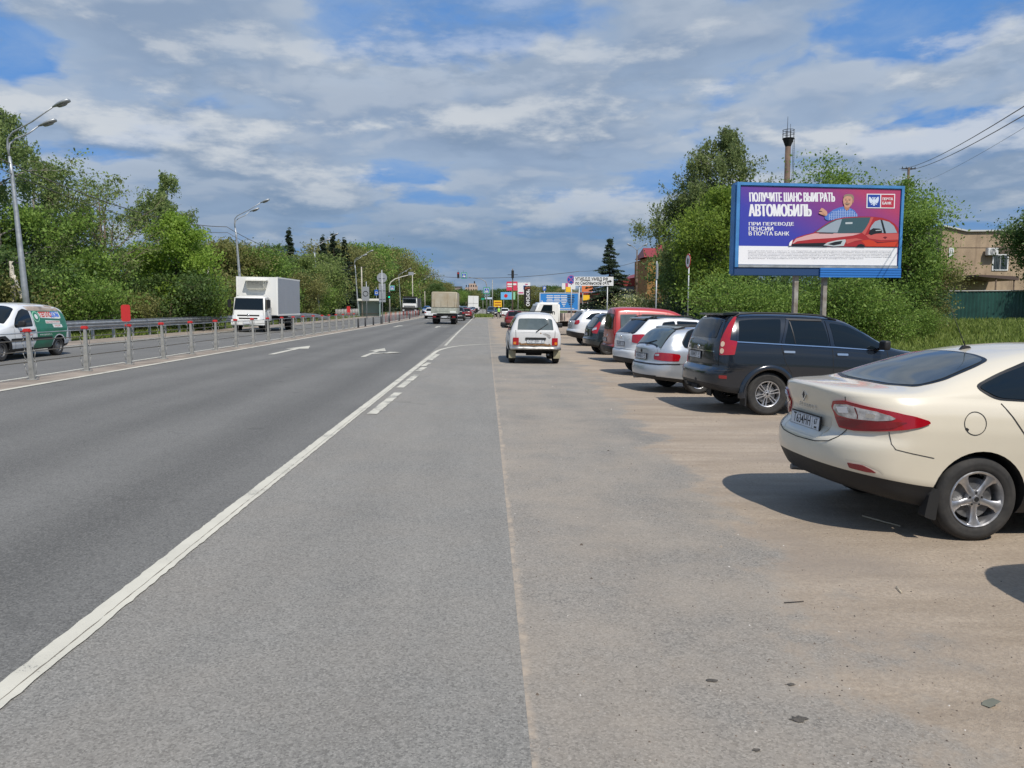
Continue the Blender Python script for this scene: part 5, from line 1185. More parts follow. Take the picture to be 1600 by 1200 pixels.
# ---- smaller traffic, each car built whole
def traffic(kind, label, pm, x, y, yaw, lamps=True):
    base = {'sedan': dict(L=4.4, W=1.74, top=[(0, 1.02), (0.5, 1.08), (0.95, 1.20), (1.35, 1.38), (2.0, 1.44), (2.6, 1.36), (3.1, 1.05), (3.8, 0.93), (4.4, 0.72)], belt=[(0, 0.96), (2, 0.93), (4.4, 0.66)], rgmode='top', rearglass=[(0.58, 0.72), (0.52, 1.2), (0.3, 1.28)], windscreen=[(-0.6, 3.02), (-0.54, 2.62), (-0.3, 2.58)]),
            'hatch': dict(L=4.0, W=1.72, top=[(0, 1.42), (0.3, 1.50), (1.2, 1.53), (1.9, 1.46), (2.5, 1.15), (2.8, 1.02), (3.5, 0.92), (4.0, 0.72)], belt=[(0, 0.98), (2, 0.95), (4.0, 0.66)], rearglass=[(0.58, 1.05), (0.52, 1.36), (0.3, 1.38)], windscreen=[(-0.6, 2.62), (-0.54, 2.15), (-0.3, 2.1)]),
            'suv': dict(L=4.6, W=1.85, top=[(0, 1.60), (0.3, 1.70), (1.2, 1.73), (2.1, 1.66), (2.8, 1.30), (3.1, 1.14), (4.0, 1.05), (4.6, 0.85)], belt=[(0, 1.12), (2, 1.09), (4.6, 0.80)], rearglass=[(0.64, 1.18), (0.58, 1.55), (0.3, 1.57)], windscreen=[(-0.64, 2.92), (-0.58, 2.4), (-0.3, 2.35)])}[kind]
    L = base['L']; zt = base['belt'][0][1]; h = kind == 'sedan'
    sp = dict(label=label, paint=pm, r=0.33, rr=0.2, ax=(0.9, L-0.85), arch=0.38, lowband=5, tum=0.4, res=0.6, sill=[(0, 0.32), (0.8, 0.24), (L-0.8, 0.24), (L, 0.3)],
        tail=[(0.2, 0.1), (0.4, 0.0), (0.6, 0.0), (0.7, 0.06), (zt, 0.08), (zt+0.5, 0.40 if not h else 0.1)], nose=[(0.2, 0.1), (0.5, 0.0), (0.8, 0.05), (1.0, 0.2)], wheel='steel',
        win=[[(0.85, zt+0.05), (1.05, zt+0.36), (1.5, zt+0.40), (1.5, zt+0.04)], [(1.6, zt+0.03), (1.6, zt+0.40), (2.1, zt+0.36), (2.55, zt+0.06), (2.55, zt+0.02)]],
        lamps=[[('tail_lamp', [(0.60, zt-0.06, 'r'), (0.25, zt-0.05, 's'), (0.25, zt-0.22, 's'), (0.60, zt-0.22, 'r')], M_red, 0.01)]],
        headlamps=[[('headlamp', [(0.42, 0.72, 'r'), (0.68, 0.76, 'r'), (0.30, 0.78, 's'), (0.34, 0.68, 's'), (0.68, 0.60, 'r'), (0.44, 0.60, 'r')], M_headl, 0.01)]],
        frontpan=[('grille', [(-0.36, 0.72), (0.36, 0.72), (0.32, 0.56), (-0.32, 0.56)], M_dark, 0.006)], mirror=(2.6 if L > 4.1 else 2.35, zt+0.08), plate=('', '', 0.62), fplate=0.42)
    sp.update(base); o, _ = build_car(sp); park(o, x, y, yaw); return o
P_ = lambda n_, c_, **k: paint(n_, c_, **k)
M_c1 = P_('black car paint', (0.012, 0.013, 0.015)); M_c2 = P_('grey blue car paint', (0.10, 0.15, 0.20), metal=0.4); M_c3 = P_('white car paint', (0.7, 0.71, 0.71)); M_c4 = P_('blue car paint', (0.02, 0.09, 0.25)); M_c5 = P_('dark red car paint', (0.16, 0.012, 0.012)); M_c6 = P_('silver car paint', (0.45, 0.47, 0.48), metal=0.5)
U, Dn = R(90), R(-90)
traffic('suv', 'black off-roader in the queue just ahead of the canvas lorry', M_c1, -3.55, 94, U)
traffic('hatch', 'white hatchback half hidden by the left edge of the canvas lorry', M_c3, -7.55, 104, U)
traffic('suv', 'grey-blue crossover queuing beyond the black off-roader', M_c2, -3.7, 122, U)
traffic('hatch', 'dark red small car queuing beside the grey-blue crossover', M_c5, -2.9, 108, R(88))
traffic('sedan', 'grey saloon queuing under the crossing sign in front of the far box lorry', M_c6, -3.4, 150, U)
traffic('suv', 'white tall car in the queue beside the far box lorry', M_c3, -6.4, 168, U)
traffic('sedan', 'black saloon far along the queue past the far box lorry', M_c1, -3.2, 172, U)
traffic('hatch', 'white hatchback farthest along the queue', M_c3, -3.0, 235, U)
traffic('hatch', 'blue hatchback oncoming behind the tipper lorry', M_c4, -12.2, 160, Dn)
traffic('suv', 'dark parked car facing the police officer beside the grass island', M_c1, 0.9, 133, Dn)
traffic('hatch', 'white patrol-like parked car behind the police officer', M_c3, 3.0, 126, U)
traffic('hatch', 'dark red car peeping out beyond the left side of the battered off-roader', M_c5, 2.42, 66, U)
traffic('suv', 'silver car seen over the guardrail among the trees left of the box lorry', M_c6, -30.5, 71, R(165))
traffic('sedan', 'dark saloon with only its roof over the guardrail behind the red marker', M_c1, -27.8, 48, R(170))
traffic('hatch', 'dark car standing outside the frame near the camera, casting its shadow on the dirt', M_c1, 3.55, 3.55, R(8))

def far_box():
    t = thing('box_truck', 'white box lorry far down the road at the head of the queue', 'lorry')
    bevbox('cargo_box', M_boxw, t, (0, 5, -1.25, 1.25, 1.1, 4.0), 0.03); b = MB(); b.box(-0.01, -0.005, -0.012, 0.012, 1.15, 3.95); b.box(-0.02, -0.005, -1.2, 1.2, 2.2, 2.24); b.build('door_gap', M_seam, t)
    bevbox('cab', M_boxw, t, (5.2, 6.9, -1.1, 1.1, 0.8, 2.7), 0.1); b = MB(); b.box(0, 6.8, -0.5, 0.5, 0.7, 1.1); b.build('chassis', M_dark, t); axle(t, 1.2, 0.45, 0.25, 1.15, True); axle(t, 6.1, 0.45, 0.25, 1.05); return t
fb = far_box(); park(fb, -3.2, 186, U)

# ---- flatbed with a cream cab, seen above the off-roader's roof and behind it
def pickup_lorry():
    t = thing('flatbed_truck', 'white-cabbed flatbed lorry behind the battered off-roader and the blue banner', 'lorry')
    bevbox('cab', M_boxw, t, (0.0, 2.0, -0.95, 0.95, 0.75, 2.15), 0.12, 3, lambda v: Vector((v.x+(0.55 if v.z > 1.5 and v.x < 1 else 0), v.y*(0.92 if v.z > 1.5 else 1), v.z)))
    for s in (-1, 1): b = MB(); b.prism([(0.62, 1.45), (1.45, 1.45), (1.45, 1.98), (0.86, 1.98)], 0.02, lambda a, b_, e: (a, s*(0.925+e)-s*0.03*(b_ > 1.7), b_)); b.build('side_window', M_glass, t)
    b = MB(); n = len(b.v); b.v += [(0.22, -0.8, 1.45), (0.22, 0.8, 1.45), (0.50, 0.75, 2.0), (0.50, -0.75, 2.0)]; b.face((n, n+1, n+2, n+3)); b.build('windscreen', M_glass, t)
    b = MB(); b.box(2.15, 6.6, -1.05, 1.05, 0.95, 1.45); b.build('load_bed', mat('pinkish boards', (0.46, 0.38, 0.33), 0.8, var=0.2, vscale=3), t); b = MB(); b.box(0.3, 6.5, -0.4, 0.4, 0.55, 0.9); b.build('chassis', M_dark, t)
    b = MB(); b.box(3.0, 5.0, -1.056, -1.052, 1.15, 1.35); b.build('bed_print', M_wrapr, t)
    axle(t, 0.9, 0.38, 0.2, 0.9); axle(t, 5.2, 0.38, 0.2, 0.98, True); return t
pk = pickup_lorry(); park(pk, 2.75, 51.5, R(8))

# ---- traffic officer
def skin_person(name, label, x, y, joints, edges, radii, parent=None):
    me = bpy.data.meshes.new('figure'); me.from_pydata(joints, edges, []); o = bpy.data.objects.new(name, me); C.objects.link(o)
    sk = o.modifiers.new('s', 'SKIN'); sk.use_smooth_shade = True
    for v, r_ in zip(me.skin_vertices[0].data, radii): v.radius = (r_[0], r_[1]) if isinstance(r_, tuple) else (r_, r_)
    me.skin_vertices[0].data[0].use_root = True
    su = o.modifiers.new('u', 'SUBSURF'); su.levels = 1; su.render_levels = 1
    dg = bpy.context.evaluated_depsgraph_get(); nm = bpy.data.meshes.new_from_object(o.evaluated_get(dg)); bpy.data.objects.remove(o); return nm
J = [(0, 0, 0.95), (0, 0, 1.18), (0, 0, 1.42), (0, 0, 1.50), (0, 0, 1.60), (0, -0.01, 1.70), (0.10, 0, 0.90), (0.13, 0, 0.50), (0.14, 0, 0.08), (0.15, -0.14, 0.04), (-0.10, 0, 0.90), (-0.13, 0.03, 0.50), (-0.14, 0.02, 0.08), (-0.15, -0.12, 0.04), (0.19, 0, 1.42), (0.26, 0, 1.14), (0.24, -0.12, 0.92), (0.24, -0.15, 0.85), (-0.19, 0, 1.42), (-0.26, 0, 1.14), (-0.25, -0.12, 0.92), (-0.25, -0.15, 0.85)]
E_ = [(0, 1), (1, 2), (2, 3), (3, 4), (4, 5), (0, 6), (6, 7), (7, 8), (8, 9), (0, 10), (10, 11), (11, 12), (12, 13), (2, 14), (14, 15), (15, 16), (16, 17), (2, 18), (18, 19), (19, 20), (20, 21)]
Rd = [(0.15, 0.11), (0.14, 0.10), (0.17, 0.11), 0.055, 0.085, 0.075, 0.085, 0.065, 0.045, 0.04, 0.085, 0.065, 0.045, 0.04, 0.06, 0.045, 0.035, 0.03, 0.06, 0.045, 0.035, 0.03]
of = thing('person', 'traffic officer in dark uniform and lime vest standing at the roadside', 'person', (1.83, 114, zg(1.83, 114)))
fm = skin_person('body', '', 0, 0, J, E_, Rd); body_o = link('body', fm, [mat('dark uniform', (0.02, 0.022, 0.03), 0.8), mat('skin', (0.45, 0.27, 0.2), 0.6)], of)
for p in fm.polygons:
    if 1.50 < p.center.z < 1.69 or (p.center.z < 0.93 and p.center.z > 0.80 and abs(p.center.x) > 0.19): p.material_index = 1
b = MB(); P = [(0.16, 1.0), (0.165, 1.1), (0.17, 1.2), (0.19, 1.35), (0.17, 1.45), (0.10, 1.49)]
for r_, z in P:
    for k in range(14): a = 2*math.pi*k/14; b.v.append((r_*1.12*math.cos(a), r_*0.82*math.sin(a), z))
for i in range(len(P)-1):
    for k in range(14): b.face((i*14+k, i*14+(k+1) % 14, (i+1)*14+(k+1) % 14, (i+1)*14+k), True)
b.build('safety_vest', mat('lime vest', (0.35, 0.75, 0.12), 0.6), of)
b = MB(); b.lathe([(0.0, 1.80), (0.10, 1.79), (0.13, 1.77), (0.10, 1.72), (0.095, 1.69)], (0, 0, 0), 'Z', 14); b.build('peaked_cap', mat('cap white', (0.6, 0.6, 0.6), 0.6), of)
# ---------------------------------------------------------------- vegetation
def AT(px, py, Y):
    """world point at depth Y that the photo shows at (px, py)"""
    d = CF + CR*((px-800)/1200) - CU*((py-600)/1200); t = Y/d.y; return Vector((d.x*t, Y, CAM_H+d.z*t))
def leaf_mat(name, a, b, c, trans=0.35, rough=0.6, petals=None):
    m = bpy.data.materials.new(name); m.use_nodes = True; n = NT(m.node_tree); bs = n.n['Principled BSDF']
    r = n.node('ShaderNodeNewGeometry').outputs['Random Per Island']
    P = n.node('ShaderNodeTexCoord').outputs['Object']
    col = n.ramp(r, [(0.0, a), (0.5, b), (1.0, c)] if petals is None else [(0.0, a), (0.4, b), (0.6, c), (0.62, petals), (1.0, petals)])
    big = n.noise(P, 0.55, 3, 0.5)
    col = n.mix(n.rng(big, 0.35, 0.68, 0, 0.45), col, c4(tuple(x*1.35 for x in c)))
    n.put(bs, 'Base Color', col); bs.inputs['Roughness'].default_value = rough; bs.inputs['Specular IOR Level'].default_value = 0.3
    tr = n.node('ShaderNodeBsdfTranslucent', {0: n.mix(0.5, col, c4(tuple(min(1, x*2.0) for x in c)))})
    mx = n.node('ShaderNodeMixShader', {0: trans, 1: bs.outputs[0], 2: tr.outputs[0]})
    out = [q for q in n.n if q.type == 'OUTPUT_MATERIAL'][0]; n.l.new(mx.outputs[0], out.inputs[0]); return m
L_birch = leaf_mat('birch leaves', (0.078, 0.128, 0.034), (0.133, 0.195, 0.059), (0.209, 0.265, 0.091))
L_dark = leaf_mat('dark leaves', (0.035, 0.074, 0.020), (0.066, 0.120, 0.031), (0.117, 0.173, 0.048))
L_mid = leaf_mat('fresh leaves', (0.063, 0.127, 0.023), (0.126, 0.216, 0.038), (0.209, 0.300, 0.061))
L_bright = leaf_mat('bright leaves', (0.096, 0.177, 0.021), (0.159, 0.263, 0.036), (0.253, 0.356, 0.057), 0.4)
L_birchp = leaf_mat('pale birch leaves', (0.085, 0.125, 0.040), (0.135, 0.180, 0.060), (0.20, 0.24, 0.09), 0.4)
L_mid2 = leaf_mat('yellowish leaves', (0.075, 0.125, 0.016), (0.130, 0.200, 0.025), (0.210, 0.285, 0.045), 0.4)  # a yellower foliage tone than the fresh leaves
L_olive = leaf_mat('olive leaves', (0.100, 0.113, 0.037), (0.161, 0.174, 0.055), (0.235, 0.229, 0.077))
L_bronze = leaf_mat('bronze young leaves', (0.110, 0.120, 0.041), (0.168, 0.197, 0.060), (0.201, 0.281, 0.077))
L_needle = leaf_mat('spruce needles', (0.014, 0.030, 0.016), (0.028, 0.052, 0.026), (0.060, 0.085, 0.042), 0.12)
L_needled = leaf_mat('far spruce needles', (0.012, 0.024, 0.012), (0.022, 0.040, 0.020), (0.040, 0.060, 0.030), 0.1)
L_flower = leaf_mat('flowering shrub leaves', (0.051, 0.086, 0.023), (0.102, 0.148, 0.044), (0.152, 0.198, 0.060), 0.3, petals=(0.653, 0.630, 0.330))
B_birch = mat('birch bark', (0.42, 0.40, 0.36), 0.85, col2=(0.07, 0.06, 0.05), vscale=5)
B_dark = mat('dark bark', (0.055, 0.045, 0.034), 0.95, var=0.4, vscale=8, bump=0.5, bscale=20)
B_twig = mat('pale twig bark', (0.20, 0.155, 0.12), 0.95)
B_brown = mat('brown bark', (0.12, 0.085, 0.06), 0.95, var=0.35, vscale=8)

def leaves_mesh(name, pts, size, rs, aspect=0.6, up=0.35, hang=False):
    """one small four-cornered leaf card at each point"""
    pts = np.asarray(pts, float); n = len(pts)
    d = rs.normal(size=(n, 3)); d[:, 2] += (-1.2 if hang else up); d /= np.linalg.norm(d, axis=1)[:, None]
    q = rs.normal(size=(n, 3)); s = np.cross(d, q); s /= (np.linalg.norm(s, axis=1)[:, None]+1e-9)
    L = size*(0.45+1.2*rs.uniform(0, 1, n)**1.6)[:, None]*1.1; W = L*aspect
    nrm = np.cross(d, s)
    V = np.empty((n, 4, 3)); V[:, 0] = pts-d*L*0.5; V[:, 1] = pts+s*W*0.5+nrm*L*0.08; V[:, 2] = pts+d*L*0.5; V[:, 3] = pts-s*W*0.5+nrm*L*0.08
    me = bpy.data.meshes.new(name); me.vertices.add(n*4); me.loops.add(n*4); me.polygons.add(n)
    me.vertices.foreach_set('co', V.reshape(-1)); me.loops.foreach_set('vertex_index', np.arange(n*4, dtype=np.int32))
    me.polygons.foreach_set('loop_start', np.arange(0, n*4, 4, dtype=np.int32)); me.polygons.foreach_set('loop_total', np.full(n, 4, dtype=np.int32))
    me.update(); return me

def tree(name, label, x, y, h, rad, kind, leaf, bark, seed, n=9000, size=0.16, base=0.18, group=None, cat='tree', trunks=1, lean=(0, 0), z=None, shape='round', dens=1.0, spread=0.42, limb=26):
    rs = np.random.RandomState(seed); z0 = zg(x, y)-0.05 if z is None else z; n = int(n*1.75); size *= 0.74
    t = thing(name, label, cat, (x, y, z0), 0, group)
    b = MB(); P = []; tips = []
    def profile(f):
        if shape == 'cone': return 1-f
        if shape == 'egg': return math.sin(math.pi*min(1, (f*0.92+0.08))**0.75)**0.8
        if shape == 'column': return 0.75*(1-abs(f-0.45)**2*2.2)
        if shape == 'fan': return 0.35+0.75*f if f < 0.8 else 0.95*(1-f)/0.2+0.0
        return math.sin(math.pi*(0.12+0.86*f))**0.7
    for k in range(trunks):
        off = np.array([rs.normal()*0.25*rad*0.4, rs.normal()*0.25*rad*0.4, 0]) if trunks > 1 else np.zeros(3)
        hh = h*(1 if k == 0 else rs.uniform(0.72, 0.95)); m = 8; tp = []
        for i in range(m+1):
            f = i/m; tp.append(np.array([lean[0]*f*h+off[0]*(0.2+2.2*f)+rs.normal()*0.03*h*0.3*f, lean[1]*f*h+off[1]*(0.2+2.2*f)+rs.normal()*0.03*h*0.3*f, hh*0.96*f]))
        r0 = 0.012*h+0.05 if kind != 'bush' else 0.03
        b.tube(tp, [r0*(1-0.92*i/m) for i in range(m+1)], 7, cap=False)
        nl = max(4, int(limb/trunks))
        for j in range(nl):
            f = base+(1-base)*((j+rs.uniform(0, 1))/nl)**0.9; f = min(f, 0.98); fi = f*m; i0 = min(m-1, int(fi)); p0 = tp[i0]+(tp[i0+1]-tp[i0])*(fi-i0)
            fc = (f-base)/(1-base); L = rad*profile(fc)*rs.uniform(0.72, 1.12); 
            if L < 0.15: L = 0.15
            a = rs.uniform(0, 2*math.pi) if trunks == 1 else math.atan2(off[1], off[0])+rs.normal()*1.3
            rise = {'birch': 0.75, 'spruce': -0.12, 'fan': 1.1}.get(kind, 0.55)
            pts = [p0]; 
            for q in range(1, 6):
                g_ = q/5
                if kind == 'spruce': dz = -0.10*L*g_-0.16*L*g_*g_+0.10*L*g_**4
                elif kind == 'birch': dz = L*(0.75*g_-0.45*g_*g_)
                elif kind == 'fan': dz = L*(0.75*g_+0.1*g_*g_)
                else: dz = L*(0.55*g_-0.15*g_*g_)
                wob = rs.normal(size=2)*0.05*L
                pts.append(p0+np.array([math.cos(a)*L*g_+wob[0], math.sin(a)*L*g_+wob[1], dz]))
            rr = max(0.012, r0*0.42*(1-f)+0.012); b.tube(pts, [rr*(1-0.8*q/5) for q in range(6)], 4, cap=False)
            if kind == 'spruce':
                ns = int(6+L*5)
                for q in range(ns):
                    g_ = 0.12+0.88*(q+rs.uniform(0, 1))/ns; gi = g_*5; ii = min(4, int(gi)); pp = pts[ii]+(pts[ii+1]-pts[ii])*(gi-ii)
                    sw = L*0.42*(1.05-g_)+0.06
                    for sd in (-1, 1):
                        e = pp+np.array([-math.sin(a)*sd*sw+math.cos(a)*sw*0.6, math.cos(a)*sd*sw+math.sin(a)*sw*0.6, -0.10*sw])
                        tips.append((pp, e, 0.05))
                tips.append((pts[3], pts[5], 0.05))
            else:
                ns = 5
                for q in range(ns):
                    g_ = 0.30+0.70*(q+rs.uniform(0, 1))/ns; gi = min(4.99, g_*5); ii = int(gi); pp = pts[ii]+(pts[ii+1]-pts[ii])*(gi-ii)
                    aa = a+rs.normal()*0.9; sl = L*rs.uniform(0.22, 0.45)+0.15
                    e = pp+np.array([math.cos(aa)*sl, math.sin(aa)*sl, sl*rs.uniform(0.0, 0.75)])
                    b.tube([pp, (pp+e)/2+rs.normal(size=3)*0.03, e], [rr*0.4, rr*0.3, 0.006], 3, cap=False); tips.append((pp, e, spread*min(1.0, 0.5+L/rad*0.6)))
        tips.append((tp[-2], tp[-1], spread*0.6))
    tr = b.build('trunk', bark, t, fix=False)
    w = np.array([np.linalg.norm(e-s)+0.2 for s, e, _ in tips]); w = w*rs.uniform(0.3, 1.7, len(w)); w /= w.sum()
    cnt = rs.multinomial(n, w)
    for (s, e, sp), c_ in zip(tips, cnt):
        if c_ == 0: continue
        if kind == 'birch':
            k = max(1, c_//9)
            for _ in range(k):
                f = rs.uniform(0.1, 1.05); q = s+(e-s)*f+rs.normal(size=3)*sp*0.45; L = rs.uniform(0.25, 1.0)*min(1.3, 0.13*h)
                m = c_//k; uu = rs.uniform(0, 1, m); dr = rs.normal(size=2)*0.08
                P.append(np.stack([q[0]+dr[0]*uu+rs.normal(size=m)*0.05, q[1]+dr[1]*uu+rs.normal(size=m)*0.05, q[2]-L*uu], 1))
        else:
            uu = rs.uniform(0.0, 1.08, c_)[:, None]; P.append(s+(e-s)*uu+rs.normal(size=(c_, 3))*sp*np.array([1, 1, 0.75 if kind != 'spruce' else 0.5]))
    P = np.concatenate(P)
    me = leaves_mesh('crown', P, size, rs, 0.6 if kind != 'spruce' else 0.35, 0.3, kind == 'birch')
    link('crown', me, leaf, t)
    return t
def dup_tree(src, label, x, y, sc_=1.0, rz=0.0, group=None, z=None):
    c = copy_tree(src); c['label'] = label; c.location = (x, y, (zg(x, y)-0.05) if z is None else z); c.rotation_euler = (0, 0, rz); c.scale = (sc_,)*3 if not isinstance(sc_, tuple) else sc_
    if group: c['group'] = group
    return c
X_ = lambda px, d: AT(px, 480, d).x
# left side, near
tree('birch_tree', 'tall drooping birch at the left edge of the photo behind the tall lamp post', X_(5, 41), 41, 12.4, 3.4, 'birch', L_dark2 if False else L_birch, B_birch, 11, 22000, 0.17, 0.12, limb=34, shape='egg')
tree('birch_tree', 'birch beside the tallest left birch, its crown stepping down to the right', X_(62, 47), 47, 10.8, 3.2, 'birch', L_birch, B_birch, 12, 15000, 0.17, 0.12, limb=28, shape='egg')
tree('bare_tree', 'sparse bronze-leaved tree with many fine bare branches', X_(168, 46), 46, 9.0, 3.4, 'fan', L_bronze, B_twig, 13, 6500, 0.17, 0.10, trunks=4, limb=60, shape='fan', spread=0.30)
tree('birch_tree', 'two-topped birch rising behind the bright round maple', X_(248, 58), 58, 11.8, 2.7, 'birch', L_birch, B_birch, 14, 14000, 0.19, 0.25, trunks=2, limb=34, shape='egg')
tree('maple_tree', 'bright yellow-green round maple at the end of the near left trees', X_(278, 50), 50, 7.6, 2.1, 'round', L_bright, B_dark, 15, 15000, 0.20, 0.08, limb=36, shape='egg', spread=0.36)
tree('leafy_tree', 'dark leafy tree filling the gap under the left birches', X_(60, 42), 42, 6.5, 3.4, 'round', L_mid, B_dark, 16, 11000, 0.20, 0.05, limb=30)
tree('leafy_tree', 'dark leafy tree low behind the sparse bronze tree', X_(225, 53), 53, 5.2, 2.6, 'round', L_dark, B_dark, 17, 8000, 0.20, 0.05, limb=30)
tree('leafy_tree', 'mid green tree low behind the red marker plate', X_(120, 45), 45, 4.6, 2.4, 'round', L_mid, B_dark, 18, 7000, 0.19, 0.03, limb=30)
bush = tree('bush', 'olive roadside bush left of the concrete pole with a strut', X_(2, 37), 37, 3.0, 2.0, 'bush', L_olive, B_brown, 21, 6000, 0.17, 0.02, 'left roadside bushes', 'bush', 3, limb=30, shape='round')
bushb = tree('bush', 'fresh green roadside bush between the van and the red marker', X_(130, 40), 40, 3.0, 1.9, 'bush', L_mid, B_brown, 22, 6000, 0.17, 0.02, 'left roadside bushes', 'bush', 3, limb=30)
bushd = tree('bush', 'dark green bush under the bright maple', X_(262, 48), 48, 3.4, 2.4, 'bush', L_dark, B_brown, 23, 6000, 0.18, 0.02, 'left roadside bushes', 'bush', 3, limb=30)
for i, (px, d, s, src, lb) in enumerate(((70, 41, 0.8, bushb, 'bush straight behind the cab of the green and white van'), (205, 46, 0.7, bush, 'low bush right of the red marker plate'), (305, 52, 1.0, bushb, 'bush at the foot of the bright maple on its right side'), (345, 66, 1.3, bush, 'bush left of the box lorry behind the parked silver car'), (-30, 38, 1.2, bushd, 'bush cut by the left picture edge'))):
    dup_tree(src, lb, X_(px, d), d, s, i*1.3, 'left roadside bushes')
# the belt beyond: individual mid-distance trees
ml = []
for i, (leaf, h, r) in enumerate(((L_olive, 7.6, 3.6), (L_mid, 7.0, 3.4), (L_dark, 8.0, 3.4), (L_bronze, 7.4, 3.4))):
    nm = ['olive-green', 'fresh green', 'dark green', 'bronze-green'][i]
    px, d = ((350, 74), (402, 78), (430, 84), (478, 92))[i]
    ml.append((nm, tree('leafy_tree', nm + ' round tree ' + ('left of the second lamp post', 'behind the roof of the box lorry', 'right behind the box lorry', 'left of the third lamp post')[i], X_(px, d), d, h, r, 'round', leaf, B_brown, 31+i, 8500, 0.26, 0.03, 'tree belt beyond the far carriageway', limb=34, spread=0.5)))
spots = [(325, 76, 0, 0.95, 'nearest the bright maple in the belt'), (372, 80, 2, 0.9, 'between the second lamp post and the concrete pole'), (385, 86, 3, 1.0, 'behind the pair of concrete poles'), (420, 92, 0, 1.05, 'over the front half of the box lorry'), (445, 98, 1, 0.95, 'under the single pointed spruce'), (465, 86, 0, 0.72, 'low beside the tail of the box lorry'), (500, 104, 3, 1.1, 'behind the third lamp post'), (520, 100, 0, 1.0, 'right of the third lamp post'), (530, 108, 2, 1.0, 'below the three clustered spruces'), (548, 112, 0, 1.15, 'left of the fourth lamp post'), (565, 118, 1, 1.1, 'behind the fourth lamp post'), (585, 126, 2, 1.2, 'behind the tall grey round sign'), (600, 132, 0, 1.3, 'right of the tall grey round sign'), (615, 142, 1, 1.25, 'behind the left traffic light mast'), (628, 152, 0, 1.3, 'left of the tipper lorry'), (640, 165, 2, 1.3, 'above the tipper lorry'), (652, 180, 0, 1.25, 'right of the tipper lorry'), (664, 200, 2, 1.3, 'above the white hatchback in the left lane'), (676, 225, 1, 1.3, 'above the left edge of the canvas lorry'), (496, 98, 1, 0.6, 'low and bright at the end of the guardrail'), (352, 70, 1, 0.5, 'small one in front of the belt left of the box lorry'), (440, 80, 1, 0.55, 'small one by the right edge of the box lorry')]
skyl = lambda px: float(np.interp(px, [500, 520, 548, 585, 600, 615, 628, 640, 652, 664, 676], [398, 394, 397, 398, 398, 404, 410, 417, 427, 434, 441]))
for i, (px, d, k, s, where) in enumerate(spots):
    if px >= 520: d = 26*1200/(760-px); s = (1.76+(480-skyl(px))/1200*d)/(7.6, 7.0, 8.0, 7.4)[k]
    dup_tree(ml[k][1], f'{ml[k][0]} tree {where}', X_(px, d), d, (s*1.0, s*1.0, s*(1.0+0.08*math.sin(i*2.1))), i*0.9, 'tree belt beyond the far carriageway')
sp1 = tree('spruce_tree', 'single pointed spruce above the box lorry roof line', X_(455, 92), 92, 11.0, 3.3, 'spruce', L_needled, B_dark, 41, 12000, 0.40, 0.05, 'spruces in the left tree belt', limb=90, shape='cone')
for i, (px, d, s, lb) in enumerate(((507, 118, 1.14, 'left one of the three clustered spruces'), (524, 122, 1.22, 'middle and tallest of the three clustered spruces'), (541, 128, 1.18, 'right one of the three clustered spruces'), (590, 190, 1.5, 'far spruce above the tall grey round sign'), (604, 205, 1.55, 'slim far spruce above the left traffic light mast'))):
    dup_tree(sp1, lb, X_(px, d), d, (s, s, s), i*1.1, 'spruces in the left tree belt')
# far wooded skyline on both sides as individual crowns far away
far_l = [(684, 260, 2, 1.1), (692, 300, 0, 1.35), (700, 330, 2, 1.25), (712, 360, 1, 1.2), (722, 400, 2, 1.3), (735, 420, 0, 1.3), (748, 430, 2, 1.3)]
for i, (px, d, k, s) in enumerate(far_l): dup_tree(ml[k][1], f'distant {ml[k][0]} tree ' + ('just left of the canvas lorry', 'above the left half of the canvas lorry', 'above the middle of the canvas lorry', 'above the right half of the canvas lorry', 'above the black off-roader in the queue', 'below the far apartment block on its left', 'below the far apartment block on its right')[i], X_(px, d), d, (s*1.3, s, s), i, 'distant roadside trees')
# right side
tree('birch_tree', 'tall drooping birch behind the left edge of the billboard', X_(1125, 48), 48, 13.4, 3.1, 'birch', L_birchp, B_birch, 51, 36000, 0.16, 0.15, limb=56, shape='egg')
tree('birch_tree', 'lower birch limbs reaching left over the red-roofed tower', X_(1072, 49), 49, 9.2, 2.5, 'birch', L_birchp, B_birch, 52, 16000, 0.16, 0.48, limb=26, shape='round')
tree('leafy_tree', 'bright green tree between the round sign and the billboard', X_(1112, 43), 43, 8.4, 2.3, 'round', L_mid2, B_dark, 53, 16000, 0.18, 0.24, limb=36, spread=0.40)
tree('leafy_tree', 'dark green tree behind the round sign pole', X_(1080, 47), 47, 5.8, 1.8, 'round', L_dark, B_dark, 54, 8000, 0.17, 0.3, limb=30)
tree('willow_tree', 'feathery willow showing above the right half of the billboard', X_(1345, 37), 37, 8.5, 2.5, 'fan', L_mid, B_brown, 55, 24000, 0.15, 0.08, trunks=4, limb=60, shape='fan', spread=0.38)
tree('willow_tree', 'feathery willow to the right of the billboard in front of the beige building', X_(1408, 35), 35, 7.9, 1.6, 'fan', L_mid, B_brown, 56, 15000, 0.14, 0.05, trunks=3, limb=48, shape='fan', spread=0.36, lean=(0.05, 0))
tree('willow_tree', 'loose yellow-green willow sapling low in front of the beige building', X_(1446, 36), 36, 3.6, 1.5, 'fan', L_olive, B_brown, 57, 8000, 0.13, 0.05, trunks=3, limb=36, shape='fan', spread=0.30)
tree('leafy_tree', 'leafy tree cut by the right picture edge beside the window with bars', X_(1628, 42), 42, 6.2, 1.8, 'round', L_dark, B_dark, 58, 10000, 0.17, 0.25, limb=30, z=0.8)
rb = tree('bush', 'fresh green bush under the left half of the billboard', X_(1165, 34), 34, 3.2, 2.0, 'bush', L_mid, B_brown, 61, 8000, 0.13, 0.02, 'bushes behind the parked cars', 'bush', 3, limb=34)
